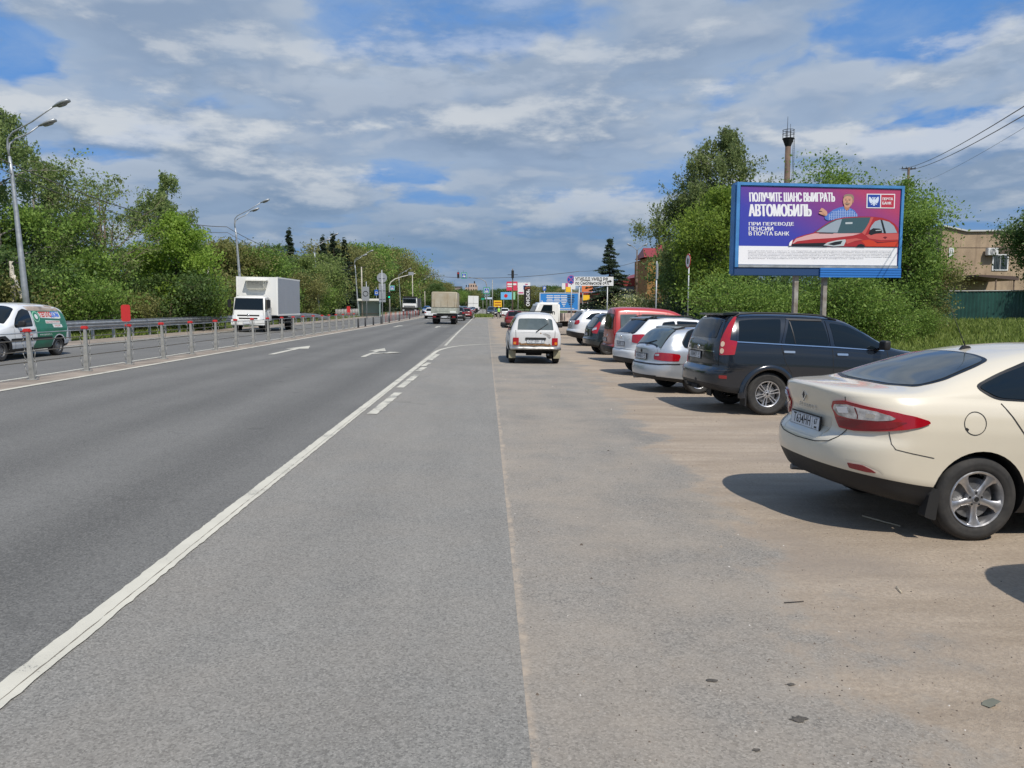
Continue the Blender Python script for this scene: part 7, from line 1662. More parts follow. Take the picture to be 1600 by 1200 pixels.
# white direction sign
d = 44; a = AT(896.5, 446.5, d); b2 = AT(958.5, 432.5, d); W_, H_ = b2.x-a.x, b2.z-a.z; cx, cz = (a.x+b2.x)/2, (a.z+b2.z)/2
t = thing('direction_sign', 'white direction sign with two lines of Russian text and an arrow, before the spruce', 'road sign', (cx, d, zg(cx, d))); z0 = t.location.z; cz -= z0
b = MB(); rect(b, -W_/2, W_/2, cz-H_/2, cz+H_/2, 0, 0.02); b.build('plate', M_signw, t)
for px, lb in ((905, 'post'), (949, 'post')): b = MB(); q = X_(px, d)-cx; b.tube([(q, 0.05, 0), (q, 0.05, cz)], 0.035, 8); b.build('post', M_galv, t)
def flat_text(parent, body, size, x, y, z, m_, xs=1.0, bold=0.0, align='CENTER', name='lettering', space=1.0, shear=0.0, lines=1.0):
    q = link(name, text_mesh(body, size, align, xs, bold, space=space, shear=shear, lines=lines), m_, parent); q.matrix_local = Matrix.Translation((x, y, z)) @ Matrix(((1, 0, 0, 0), (0, 0, -1, 0), (0, 1, 0, 0), (0, 0, 0, 1))); return q
flat_text(t, 'УГИБДД УМВД РФ', 0.25, -W_/2+0.08, -0.026, cz+H_*0.21, M_black, 0.82, 0.006, 'LEFT'); flat_text(t, 'по Смоленской обл.', 0.25, -W_/2+0.08, -0.026, cz-H_*0.22, M_black, 0.80, 0.006, 'LEFT')
b = MB(); ax = W_/2-0.36; rect(b, ax, ax+0.16, cz-0.03, cz+0.03, -0.022, 0.005); b.prism([(ax+0.14, cz-0.09), (ax+0.14, cz+0.09), (ax+0.28, cz)], 0.005, lambda p, q, e: (p, -0.022-e, q)); b.build('arrow', M_black, t)
# parking sign
d = 70; x = X_(850.5, d); t = pole_thing('parking_sign', 'blue parking sign above the blue banner', 'road sign', x, d, AT(850, 447, d).z-zg(x, d)); z = AT(850, 450.5, d).z-t.location.z
b = MB(); rect(b, -0.15, 0.15, z-0.20, z+0.20, -0.04, 0.012); b.build('plate', M_signb, t); flat_text(t, 'P', 0.36, 0, -0.056, z, M_signw, 1, 0.01)
# blue banner
def board(name, lb, cat, px0, px1, py0, py1, d, m_, posts, fr=None, th=0.08):
    a, c_ = AT(px0, py1, d), AT(px1, py0, d); x = (a.x+c_.x)/2; t = thing(name, lb, cat, (x, d, zg(x, d))); z0 = t.location.z; w, h = c_.x-a.x, c_.z-a.z; z = (a.z+c_.z)/2-z0
    b = MB(); rect(b, -w/2, w/2, z-h/2, z+h/2, 0, th); b.build('panel', m_, t)
    for q in posts: b = MB(); b.tube([(q*w/2, 0.06, 0), (q*w/2, 0.06, z+h/2 if abs(q) < 0.95 else z)], 0.06, 8); b.build('post', M_galvd, t)
    if fr:
        b = MB(); f = 0.05
        for x0, x1, z1, z2 in ((-w/2-f, w/2+f, z+h/2, z+h/2+f), (-w/2-f, w/2+f, z-h/2-f, z-h/2), (-w/2-f, -w/2, z-h/2, z+h/2), (w/2, w/2+f, z-h/2, z+h/2)): rect(b, x0, x1, z1, z2, 0.02, th+0.04)
        b.build('frame', fr, t)
    return t, w, h, z, -th-0.004
M_bblue = mat('banner blue', (0.03, 0.22, 0.58), 0.5)
t, w, h, z, y = board('banner', 'blue banner board with four pale text columns behind the battered off-roader', 'banner', 844, 903, 458.5, 484, 56, M_bblue, (-0.98, 0.98), mat('banner white frame', (0.6, 0.66, 0.72), 0.5))
for k, xq in enumerate((-0.50, -0.12, 0.25, 0.62)):
    b = MB()
    for j in range(7): ww = (0.15, 0.16, 0.13, 0.16, 0.12, 0.08, 0.04)[j]*(1 if k != 3 else 1.1)*w/2*1.1; rect(b, xq*w/2-ww, xq*w/2+ww, z+h*0.33-j*h*0.105, z+h*0.38-j*h*0.105, y, 0.005)
    b.build('text_column', M_signw if k < 3 else M_dark, t)
b = MB(); rect(b, -w*0.42, w*0.40, z-h*0.44, z-h*0.40, y, 0.005); b.prism([(-w/2+0.1, z-h/2), (-w/2+0.55, z-h/2), (-w/2+0.1, z+h*0.1)], 0.005, lambda p, q, e: (p, y-e, q)); b.build('white_print', M_signw, t)
# distant roadside advertising
t, w, h, z, y = board('advertising_board', 'red and pink advertising board behind the dark transformer pole', 'billboard', 791.5, 808.5, 440, 454, 150, mat('ad red', (0.60, 0.04, 0.09), 0.5), (0.0,)); b = MB(); rect(b, -w*0.42, w*0.40, z+h*0.10, z+h*0.30, y, 0.01); rect(b, -w*0.42, w*0.0, z-h*0.1, z+h*0.02, y, 0.01); b.build('white_print', M_signw, t)
t, w, h, z, y = board('advertising_board', 'blue and green advertising board below the red one', 'billboard', 782.5, 805, 456.5, 468, 140, mat('ad sky blue', (0.15, 0.42, 0.70), 0.5), (-0.6, 0.6)); b = MB(); rect(b, w*0.25, w*0.5, z-h*0.5, z+h*0.5, y, 0.01); b.build('green_print', M_wrapg, t); b = MB(); disc(b, (-w*0.15, z), h*0.25, y, 0.01, 14); b.build('red_print', M_signr, t)
t, w, h, z, y = board('advertising_board', 'white advertising board right of the red one', 'billboard', 809, 828.5, 441.5, 460, 130, M_signw, (-0.95,)); b = MB(); rect(b, -w*0.05, w*0.15, z-h*0.1, z+h*0.25, y, 0.01); b.build('blue_print', M_signb, t); b = MB(); rect(b, -w*0.45, -w*0.05, z-h*0.42, z-h*0.30, y, 0.01); rect(b, w*0.1, w*0.3, z+h*0.3, z+h*0.4, y, 0.01); b.build('pink_print', mat('ad pink', (0.5, 0.08, 0.2), 0.5), t)
t, w, h, z, y = board('sign_tower', 'black upright sign tower with white letters reading down its face', 'sign', 818.5, 829, 447, 476, 110, M_dark, (), None, 0.3); b = MB(); rect(b, -w*0.35, w*0.4, z+h*0.33, z+h*0.45, y, 0.01); b.build('brown_print', mat('ad brown', (0.25, 0.07, 0.04), 0.5), t)
q = link('lettering', text_mesh('ВКУСНО', 0.62, bold=0.02), M_signw, t); q.matrix_local = Matrix.Translation((0.05, y-0.01, z-0.25)) @ Matrix(((0, 1, 0, 0), (0, 0, -1, 0), (-1, 0, 0, 0), (0, 0, 0, 1)))
t, w, h, z, y = board('yellow_banner', 'yellow-orange banner with two dark lines behind the traffic officer', 'banner', 771.5, 784, 469.5, 479.5, 122, M_signy, (-0.9, 0.9)); b = MB(); rect(b, -w*0.4, w*0.4, z+h*0.1, z+h*0.28, y, 0.01); rect(b, -w*0.4, w*0.4, z-h*0.3, z-h*0.12, y, 0.01); b.build('dark_print', mat('ad dark orange', (0.35, 0.10, 0.01), 0.5), t)
t, w, h, z, y = board('blue_banner', 'small pale blue sign left of the yellow banner', 'banner', 758, 770, 464.5, 467.5, 150, mat('pale blue sign', (0.5, 0.6, 0.7), 0.5), (0.3,))
t, w, h, z, y = board('green_sign', 'small green road sign above the head of the queue', 'road sign', 752, 757, 465.5, 468.5, 190, M_signg, (0.0,))
t, w, h, z, y = board('shop_sign', 'yellow cube sign with a white top left of the direction sign', 'sign', 883.5, 891, 448.5, 456.5, 100, M_signy, (0.0,), None, 0.6)
t, w, h, z, y = board('shop_sign', 'white shop board with pink stripe behind the violet sign', 'sign', 878, 899, 442.5, 452, 105, M_signw, (-0.5, 0.5)); b = MB(); rect(b, -w*0.25, -w*0.05, z-h*0.3, z+h*0.5, y, 0.01); b.build('pink_stripe', mat('ad pink', (0.5, 0.08, 0.2), 0.5), t)
t, w, h, z, y = board('shop_sign', 'orange shop board glimpsed below the direction sign', 'sign', 909, 926, 446, 456, 90, mat('shop orange', (0.65, 0.18, 0.06), 0.5), (-0.8,))
t, w, h, z, y = board('shop_sign', 'yellow slanted awning sign left of the spruce', 'sign', 911, 921, 461, 470, 84, M_signy, (0.5,))
# overhead wires at upper right
sup = cpole(1409, 60, 262, 'wooden power pole hidden among the willows right of the billboard', False, True, m_=B_brown)
pa, pb = AT(1405, 264, 60), AT(1660, 128, 14)
wire('power_line', 'upper of the two dark cables crossing the sky at upper right', [pa, pb], 0.014, 0.35); wire('power_line', 'lower of the two dark cables crossing the sky at upper right', [pa+Vector((0.2, 0, -0.12)), pb+Vector((0.1, 0, -0.13))], 0.014, 0.37)
wire('power_line', 'thin single wire below the two dark cables at upper right', [AT(1440, 285, 60), AT(1680, 150, 18)], 0.007, 0.2)
# ---------------------------------------------------------------- buildings and the fence
M_green = mat('dark green fence sheet', (0.012, 0.055, 0.045), 0.5, var=0.3, vscale=1.0)
def fence(name, lb, P, h, zb, coil=False):
    t = thing(name, lb, 'fence', (P[0][0], P[0][1], zb[0]))
    ox, oy, oz = t.location
    for i, ((x0, y0), (x1, y1)) in enumerate(zip(P[:-1], P[1:])):
        L = math.hypot(x1-x0, y1-y0); k = max(1, round(L/2.5)); z0, z1 = zb[i]-oz, zb[i+1]-oz
        for j in range(k):
            f0, f1 = j/k, (j+1)/k; b = MB(); n = 26; nx, ny = -(y1-y0)/L, (x1-x0)/L
            for q in range(n+1):
                f = f0+(f1-f0)*q/n; off = 0.02*(1 if q % 2 else -1); x, y, z = x0+(x1-x0)*f-ox+nx*off, y0+(y1-y0)*f-oy+ny*off, z0+(z1-z0)*f
                b.v += [(x, y, z), (x, y, z+h)]
            for q in range(n): b.face((2*q, 2*q+2, 2*q+3, 2*q+1))
            b.build('fence_panel', M_green, t, fix=False)
            x, y, z = x0+(x1-x0)*f0-ox, y0+(y1-y0)*f0-oy, z0+(z1-z0)*f0; b = MB(); b.box(x-0.04, x+0.04, y+0.03, y+0.11, z-0.1, z+h+0.08); b.build('post', M_galvd, t)
        b = MB(); b.tube([(x0-ox, y0-oy-0.02, z0+h+0.02), (x1-ox, y1-oy-0.02, z1+h+0.02)], 0.04, 6); b.build('top_rail', M_galvd, t)
        if coil:
            b = MB(); c_ = int(L*26); A = []
            for q in range(c_): f = q/c_; a = f*L*2*math.pi*1.6; A.append((x0+(x1-x0)*f-ox+0.02*math.cos(a*0.7), y0+(y1-y0)*f-oy+0.22*math.cos(a), z0+(z1-z0)*f+h+0.30+0.24*math.sin(a)))
            b.tube(A, 0.008, 3, False); b.build('razor_wire', M_galvd, t)
fence('sheet_fence', 'dark green sheet fence topped with a coil of razor wire behind the row of cars', [(11.8, 53), (20.0, 47)], 2.1, [-0.1, 0.2], True)
fence('sheet_fence', 'dark green sheet fence above the grass bank in front of the beige building', [(20.0, 43), (36, 42)], 1.75, [0.85, 0.95])
# beige building
M_beige = mat('beige render', (0.36, 0.265, 0.175), 0.95, var=0.2, vscale=0.9, col2=(0.44, 0.33, 0.22), bump=0.3, bscale=12)
def stained(m):
    n = NT(m.node_tree); b = n.n['Principled BSDF']; src = b.inputs['Base Color'].links[0].from_socket
    P = n.node('ShaderNodeTexCoord').outputs['Object']; s = n.noise(n.vmath('MULTIPLY', P, (2.2, 2.2, 0.16)), 1.2, 5, 0.6)
    n.put(b, 'Base Color', n.mix(n.rng(s, 0.55, 0.72, 0, 0.75), src, (0.16, 0.11, 0.075, 1))); return m
stained(M_beige)
d = 52; xl = X_(1466, d); xr = xl+18
t = thing('beige_building', 'low beige rendered building with water stains behind the green fence', 'building', (xl, d, 0.0)); zt = AT(1510, 362, d).z; ztl = AT(1466, 354, d).z
b = MB(); P = [(0, ztl), (AT(1510, 362, d).x-xl, zt), (AT(1600, 361, d).x-xl, zt+0.05), (18, zt+0.1), (18, 0), (0, 0)]; b.prism(P, 10, lambda a, q, e: (a, e, q)); b.build('wall', M_beige, t)
b = MB()
for p, q in zip(P[:3], P[1:4]): b.prism([(p[0], p[1]), (q[0], q[1]), (q[0], q[1]+0.10), (p[0], p[1]+0.10)], 10.3, lambda a, c_, e: (a, e-0.15, c_))
b.build('roof_edge', mat('pale roof flashing', (0.55, 0.55, 0.53), 0.6), t)
b = MB(); b.box(0, 18, -0.012, 0.0, AT(1500, 387, d).z-0.02, AT(1500, 387, d).z+0.02); b.build('panel_joint', B_brown, t)
def win(px0, px1, py0, py1, nm='window', fm=M_signw, gm=M_glass_l, bars=0):
    a, c_ = AT(px0, py1, d), AT(px1, py0, d); x0, x1, z0, z1 = a.x-xl, c_.x-xl, a.z, c_.z; b = MB()
    b.box(x0-0.08, x1+0.08, -0.05, 0.02, z0-0.08, z0); b.box(x0-0.08, x1+0.08, -0.05, 0.02, z1, z1+0.08); b.box(x0-0.08, x0, -0.05, 0.02, z0, z1); b.box(x1, x1+0.08, -0.05, 0.02, z0, z1); b.box((x0+x1)/2-0.04, (x0+x1)/2+0.04, -0.045, 0.02, z0, z1)
    o = b.build(nm, fm, t); b = MB(); b.box(x0, x1, -0.012, -0.004, z0, z1); b.build('pane', gm, o)
    if bars:
        b = MB()
        for k in range(bars): x = x0+(x1-x0)*(k+0.5)/bars; b.tube([(x, -0.09, z0), (x, -0.09, z1)], 0.015, 4)
        b.build('window_bars', M_dark, o)
win(1551, 1574, 399, 421, bars=9); win(1484, 1488, 389, 399)
a, c_ = AT(1553, 396, d), AT(1590, 385.5, d); b = MB(); b.box(a.x-xl, c_.x-xl, -0.03, -0.004, a.z, c_.z); b.build('dark_opening', mat('dark brown shutter', (0.10, 0.075, 0.055), 0.9, var=0.4, vscale=6), t)
a, c_ = AT(1537, 399.5, d), AT(1554, 388, d); ac = bevbox('air_conditioner', mat('air conditioner white', (0.66, 0.66, 0.64), 0.5), t, (a.x-xl, c_.x-xl, -0.45, -0.12, a.z, c_.z), 0.03)
b = MB(); cx, cz = (a.x+c_.x)/2-xl-0.05, (a.z+c_.z)/2
for r_ in (0.19, 0.14, 0.09, 0.04):
    for k in range(16): q, q2 = 2*math.pi*k/16, 2*math.pi*(k+1)/16; b.tube([(cx+r_*math.cos(q), -0.46, cz+r_*math.sin(q)), (cx+r_*math.cos(q2), -0.46, cz+r_*math.sin(q2))], 0.008, 3, False)
b.build('fan_grille', M_dark, ac); b = MB(); b.box(a.x-xl+0.1, a.x-xl+0.14, -0.3, 0, a.z-0.04, a.z); b.box(c_.x-xl-0.14, c_.x-xl-0.1, -0.3, 0, a.z-0.04, a.z); b.build('bracket', M_dark, ac)
a = AT(1530, 429, d-3); c_ = AT(1592, 438, d-3); b = MB(); n = 0; z1, z2 = a.z, c_.z; x1, x2 = a.x-xl, c_.x-xl
b.prism([(x1, z1), (x2, z2+0.25), (x2, z2), (x1, z1-0.12)], 3.0, lambda p, q, e: (p, -3+e, q)); b.build('canopy', mat('brown canopy', (0.09, 0.06, 0.05), 0.7), t)
b = MB(); b.tube([(x1+1.2, -2.9, 0.5), (x1+1.2, -2.9, z1-0.2)], 0.05, 6); b.tube([(x1+2.4, -2.9, 0.5), (x1+2.4, -2.9, z1-0.3)], 0.05, 6); b.build('canopy_post', B_brown, t)
# red-roofed tower building
d = 92; M_brick = mat('ochre brick', (0.26, 0.135, 0.045), 0.9, var=0.25, vscale=3); M_redroof = mat('dark red roof sheet', (0.24, 0.035, 0.03), 0.5, var=0.15, vscale=2)
xo = X_(1008, d); t = thing('tower_building', 'ochre brick tower block with red gable roofs left of the birch', 'building', (xo, d, zg(xo, d))); Z = lambda py: AT(1008, py, d).z-zg(xo, d)
w1 = X_(1031, d)-xo
b = MB(); b.box(0.2, w1+5, 0, 8, 0, Z(403)); b.build('wall', M_brick, t)
b = MB(); b.prism([(0.95, Z(446)), (1.05, Z(446)), (1.55, Z(407)), (0.75, Z(407))], 0.05, lambda a, q, e: (a, -e, q)); b.build('yellow_panel', mat('amber panel', (0.62, 0.34, 0.08), 0.6), t)
for x0, x1, pt, pb in ((-0.3, w1+0.1, 385, 402), (w1-0.4, w1+2.6, 379, 400)):
    b = MB(); n = len(b.v); z0, z1 = Z(pb), Z(pt); b.v += [(x0, -0.4, z0), (x1, -0.4, z0), (x1-0.2, 2.5, z1), (x0+0.45, 2.5, z1), (x0, 5.4, z0), (x1, 5.4, z0)]
    for q in ((0, 1, 2, 3), (3, 2, 5, 4), (0, 3, 4), (1, 5, 2)): b.face([n+i for i in q])
    b.build('roof', M_redroof, t)
b = MB(); b.box(0.3, 0.55, -0.03, 0.0, Z(440), Z(426)); b.box(-0.35, 0.2, -0.2, 0.2, Z(413.5), Z(411.5)); b.build('window', M_dark, t)
t = thing('shop_building', 'long low building with a curved red roof band beside the tower', 'building', (X_(972, 100), 100, zg(10, 100))); zs = zg(10, 100); Z = lambda py: AT(990, py, 100).z-zs; x0 = t.location.x
b = MB(); b.box(0, X_(1010, 100)-x0, 0, 10, 0, Z(446)); b.build('wall', mat('grey glass wall', (0.20, 0.23, 0.25), 0.4), t)
b = MB(); b.prism([(0, Z(447)), (0, Z(436)), (1.5, Z(434)), (2.2, Z(430)), (2.9, Z(425)), (3.4, Z(424)), (3.4, Z(447))], 10.2, lambda a, q, e: (a, e-0.2, q)); b.build('roof', M_redroof, t)
b = MB(); b.box(-2.0, 3.3, -1.2, -1.0, 0, Z(461)); b.build('white_wall', M_signw, t); b = MB(); b.box(-0.3, 3.2, -1.4, -1.0, Z(459), Z(455)); b.build('canopy', mat('brown canopy', (0.09, 0.06, 0.05), 0.7), t)
# low brown shops behind the spruce and signs
t = thing('shop_building', 'brown shop front between the direction sign and the spruce', 'building', (X_(895, 110), 110, zg(10, 110))); zs = t.location.z
b = MB(); b.box(0, 11, 0, 8, 0, 3.6); b.build('wall', mat('brown shop wall', (0.16, 0.09, 0.07), 0.8), t); b = MB(); b.box(-0.2, 11.2, -0.3, 8.2, 3.6, 3.9); b.build('roof', M_redroof, t); b = MB(); b.box(1, 4, -0.03, 0, 0.8, 2.4); b.box(6, 9, -0.03, 0, 0.8, 2.4); b.build('window', M_glass, t)
t = thing('apartment_building', 'pale brick apartment block with a stepped roof far down the road', 'building', (X_(727, 520), 520, 0)); zt = AT(737, 443, 520).z; M_apt = mat('pale brick', (0.44, 0.33, 0.27), 0.9)
b = MB(); b.box(0, 2.5, 0, 12, 0, zt-2.5); b.box(2.5, 7.3, -0.4, 12, 0, zt); b.box(7.3, 8.3, 0, 12, 0, zt-1.5); b.build('wall', M_apt, t)
b = MB()
for i in range(5):
    for j in range(4): b.box(0.5+i*1.6, 1.2+i*1.6, -0.45, -0.41, zt-2.2-j*2.8, zt-1.0-j*2.8)
b.build('window', M_glass, t); b = MB(); b.box(5.8, 6.6, 2, 4, zt, zt+1.6); b.build('chimney', M_dark, t)
t = thing('apartment_building', 'low pink-brown block left of the pale apartment block far away', 'building', (X_(704, 560), 560, 0)); b = MB(); b.box(0, 8, 0, 10, 0, AT(710, 449, 560).z); b.build('wall', mat('pinkish render', (0.36, 0.27, 0.26), 0.9), t); b = MB(); b.box(-0.3, 8.3, -0.3, 10.3, AT(710, 449, 560).z, AT(710, 449, 560).z+0.8); b.build('roof', M_steel, t)
# chimney mast
d = 84; x = X_(1222.5, d); t = thing('steel_chimney', 'thin brown steel chimney with a railed platform above the billboard', 'chimney', (x, d, 0)); zp = AT(1222, 216, d).z
b = MB(); b.tube([(0.15, 0, 0), (0.05, 0, zp*0.5), (0, 0, zp)], [0.36, 0.33, 0.29], 14); b.build('shaft', mat('rusty brown steel', (0.13, 0.085, 0.06), 0.8, var=0.3, vscale=2), t)
b = MB(); b.lathe([(0.0, -0.08), (0.62, -0.08), (0.62, 0.0), (0.0, 0.02)], (0, 0, zp), 'Z', 16); b.lathe([(0.30, -0.9), (0.62, -0.08)], (0, 0, zp), 'Z', 8)
b.build('platform', M_dark, t); b = MB()
for zr in (0.45, 0.85):
    for k in range(16): a, a2 = 2*math.pi*k/16, 2*math.pi*(k+1)/16; b.tube([(0.60*math.cos(a), 0.60*math.sin(a), zp+zr), (0.60*math.cos(a2), 0.60*math.sin(a2), zp+zr)], 0.03, 4)
for k in range(8): a = 2*math.pi*k/8; b.tube([(0.60*math.cos(a), 0.60*math.sin(a), zp), (0.60*math.cos(a), 0.60*math.sin(a), zp+0.88)], 0.03, 4)
b.build('platform_railing', M_dark, t); b = MB(); b.tube([(-0.12, 0, zp), (-0.12, 0, AT(1222, 182, d).z)], [0.04, 0.02], 5); b.tube([(0.2, 0, zp), (0.2, 0, zp+1.5)], 0.02, 5); b.build('antenna', M_dark, t)
b = MB(); b.tube([(0.52, -0.2, 0), (0.46, -0.2, zp)], 0.025, 4); b.tube([(0.70, -0.2, 0), (0.60, -0.2, zp)], 0.025, 4)
for k in range(50): b.tube([(0.52, -0.2, zp*0.45+k*0.24), (0.66, -0.2, zp*0.45+k*0.24)], 0.012, 3, False)
b.build('ladder', M_dark, t)
# ---------------------------------------------------------------- the big billboard
A, B2 = AT(1146, 430, 26.8), AT(1406, 433, 27.5)
yaw = math.atan2(B2.y-A.y, B2.x-A.x); BW = (Vector((B2.x, B2.y))-Vector((A.x, A.y))).length
zb = AT(1146, 430, 26.8).z; zt = AT(1152, 284, 26.8).z; BH = zt-zb
bb = thing('billboard', 'large blue-framed billboard advertising a car prize, on two posts behind the parked cars', 'billboard', ((A.x+B2.x)/2, (A.y+B2.y)/2, 0), yaw)
M_frame = mat('blue billboard frame', (0.06, 0.22, 0.48), 0.45, var=0.15, vscale=2); M_framed = mat('dark blue skirt', (0.015, 0.05, 0.14), 0.5); M_frameb = mat('bright blue skirt', (0.03, 0.17, 0.52), 0.45)
sk = 0.28; pz0 = zb+sk+0.10; pz1 = zt-0.14; px0, px1 = -BW/2+0.17, BW/2-0.15; PW, PH = px1-px0, pz1-pz0
bevbox('cabinet', M_frame, bb, (-BW/2, BW/2, 0.0, 0.42, zb, zt), 0.05)
b = MB(); rim = 0.10
b.box(-BW/2+0.02, BW/2-0.02, -0.06, -0.002, zt-0.11, zt-0.012); b.box(-BW/2+0.02, -BW/2+0.14, -0.06, -0.002, zb+sk, zt-0.11); b.box(BW/2-0.12, BW/2-0.02, -0.06, -0.002, zb+sk, zt-0.11); b.build('rim', M_frame, bb)
b = MB(); b.box(px0-0.02, px1+0.01, -0.055, -0.002, zb+sk, zb+sk+0.08); b.build('lower_ledge', M_galv, bb)
b = MB(); b.box(-BW/2+0.02, 0.02, -0.02, -0.002, zb+0.01, zb+sk-0.01); b.build('dark_skirt', M_framed, bb)
b = MB()
for k in range(4): b.box(0.03, BW/2-0.02, -0.09, -0.002, zb+0.005+k*0.085-0.06, zb+0.075+k*0.085-0.06)
b.build('louvred_skirt', M_frameb, bb)
for px in (1242, 1289):
    x = (X_(px, 27.3)-bb.location.x)/math.cos(yaw); b = MB(); b.box(x-0.075, x+0.075, 0.12, 0.28, -0.2, zb+0.02); b.build('post', mat('rusty grey post', (0.30, 0.25, 0.20), 0.8, var=0.4, vscale=3, col2=(0.36, 0.35, 0.32)), bb)
def art_mat(name, fn):
    m = bpy.data.materials.new(name); m.use_nodes = True; n = NT(m.node_tree); b = n.n['Principled BSDF']; P = n.node('ShaderNodeTexCoord').outputs['Object']; s = n.node('ShaderNodeSeparateXYZ', {0: P})
    n.put(b, 'Base Color', fn(n, s)); b.inputs['Roughness'].default_value = 0.45; return m
def bgf(n, s):
    u = n.rng(s.outputs[0], px0, px1); v = n.rng(s.outputs[2], pz0, pz1)
    k = n.math('ADD', n.math('MULTIPLY', u, 0.62), n.math('MULTIPLY', v, 0.55))
    return n.ramp(k, [(0.0, (0.02, 0.055, 0.38)), (0.42, (0.045, 0.05, 0.36)), (0.68, (0.17, 0.045, 0.25)), (0.88, (0.28, 0.045, 0.19)), (1.0, (0.42, 0.05, 0.13))])
M_poster = art_mat('poster print', bgf)
post = MB(); rect(post, px0, px1, pz0, pz1, -0.004, 0.012); post = post.build('poster', M_poster, bb)
# poster coordinates follow the poster: u 0..1600 across, v 0..981 down, as in the enlarged photo
U0, U1, V0, V1 = 150.0, 1462.0, 145.0, 822.0
def pu(u, v):
    f = (v-V0)/(V1-V0); l = 165+(115-165)*f; r = 1476+(1442-1476)*f   # left and right poster edges at this height
    g_ = (u-l)/(r-l); top = 130+(163-130)*g_; bot = 818+(828-818)*g_
    return px0+g_*PW, pz1-(v-top)/(bot-top)*PH
lay_y = [-0.018]
def art(name, pts, m_, r=0, parent=None, dy=None):
    lay_y[0] -= 0.0004 if dy is None else dy; b = MB(); P = [pu(*p) for p in pts]
    if r: P = rounded(P, r, 3)
    y = lay_y[0]; b.prism(P, 0.0003, lambda a, q, e: (a, y-e, q)); o = b.build(name, m_, parent or post); return o
W = mat('print white', (0.80, 0.80, 0.82), 0.45); NV = mat('print navy', (0.01, 0.03, 0.16), 0.5); RD = mat('print red', (0.36, 0.025, 0.03), 0.35); RDd = mat('print dark red', (0.14, 0.012, 0.02), 0.4); RDl = mat('print light red', (0.52, 0.10, 0.09), 0.35); PK = mat('print pale pink', (0.62, 0.36, 0.36), 0.4); RDo = mat('print orange red', (0.55, 0.05, 0.02), 0.35)
BK = mat('print black', (0.012, 0.014, 0.018), 0.4); GL = mat('print glass', (0.05, 0.10, 0.12), 0.3); GL2 = mat('print light glass', (0.30, 0.36, 0.42), 0.3); SK = mat('print skin', (0.56, 0.30, 0.20), 0.5); SKd = mat('print skin shade', (0.40, 0.19, 0.12), 0.5); HR = mat('print hair', (0.26, 0.19, 0.14), 0.6); SH = mat('print shirt blue', (0.06, 0.16, 0.50), 0.6); SHl = mat('print shirt light', (0.30, 0.42, 0.70), 0.6); LG = mat('print lamp', (0.45, 0.50, 0.52), 0.4); GY = mat('print grey text', (0.22, 0.22, 0.25), 0.6)
art('white_strip', [(112, 655), (1445, 668), (1440, 828), (106, 818)], W)
def art_text(body, u, v, height, width, m_=W, bold=0.0, name='lettering'):
    """lettering laid on the poster; heavier strokes come from repeating the letters a hair to each side"""
    src = text_mesh(body, 1.0, 'LEFT'); co = np.array([tuple(q.co) for q in src.vertices]); fc = [tuple(p.vertices) for p in src.polygons]; x0, x1, y0, y1 = co[:, 0].min(), co[:, 0].max(), co[:, 1].min(), co[:, 1].max(); V = []; F = []
    for k, dx in enumerate((-bold, -bold/2, 0, bold/2, bold) if bold else (0,)):
        lay_y[0] -= 0.0003; n = len(V)
        for q in co: a, z = pu(u+(q[0]-x0)/(x1-x0)*width+dx, v-(q[1]-y0)/(y1-y0)*height); V.append((a, lay_y[0], z))
        F += [tuple(n+i for i in f) for f in fc]
    me = bpy.data.meshes.new('print'); me.from_pydata(V, [], F); me.update(); return link(name, me, m_, post)
art_text('ПОЛУЧИТЕ ШАНС ВЫИГРАТЬ', 232, 268, 82, 690, W, 3.6); art_text('АВТОМОБИЛЬ', 222, 396, 108, 502, W, 5.5)
art_text('ПРИ ПЕРЕВОДЕ', 215, 482, 36, 364, W, 1.2); art_text('ПЕНСИИ', 212, 522, 36, 196, W, 1.2); art_text('В ПОЧТА БАНК', 210, 564, 36, 328, W, 1.2)
small = ['Срок действия акции с 1 марта по 31 мая. Подробная информация об организаторе акции, правилах её проведения, количестве', 'призов, сроках, месте и порядке их получения размещена на сайте банка и в отделениях. Количество призов ограничено.', 'Изображение автомобиля может отличаться от предоставляемого приза. Перевод пенсии осуществляется по заявлению клиента.', 'Участие в акции принимают граждане, переводящие пенсию на счёт в банке. Услуги предоставляет банк на условиях договора.', 'Не является публичной офертой. Условия действительны на момент размещения рекламы и могут быть изменены банком.', 'Реклама. Подробности по телефону и в клиентских центрах']
for k, s_ in enumerate(small): art_text(s_, 196, 704+k*13.5+(0), 9, 1200 if k < 5 else 960, GY, 0.0, 'small_print')
# logo: white frame, navy field with the double-headed eagle, red field
art('logo_frame', [(1188, 198), (1427, 200), (1422, 326), (1184, 323)], W); art('logo_navy', [(1196, 205), (1302, 206), (1299, 318), (1192, 316)], mat('logo navy', (0.02, 0.06, 0.33), 0.45)); art('logo_red', [(1310, 206), (1420, 207), (1415, 319), (1306, 318)], mat('logo red', (0.45, 0.03, 0.06), 0.45))
EG = mat('logo eagle', (0.62, 0.70, 0.82), 0.45)
for s in (-1, 1):
    f = lambda L: [(1247+s*a, 262+q) for a, q in L]
    art('eagle_wing', f([(4, -6), (16, -18), (28, -34), (40, -38), (42, -22), (40, -4), (34, 12), (24, 20), (12, 14), (4, 10)]), EG)
    art('eagle_head', f([(1, -18), (5, -30), (11, -34), (17, -29), (11, -25), (8, -16), (6, -8), (1, -6)]), EG)
    art('eagle_leg', f([(4, 12), (12, 18), (24, 26), (26, 32), (16, 30), (6, 24)]), EG)
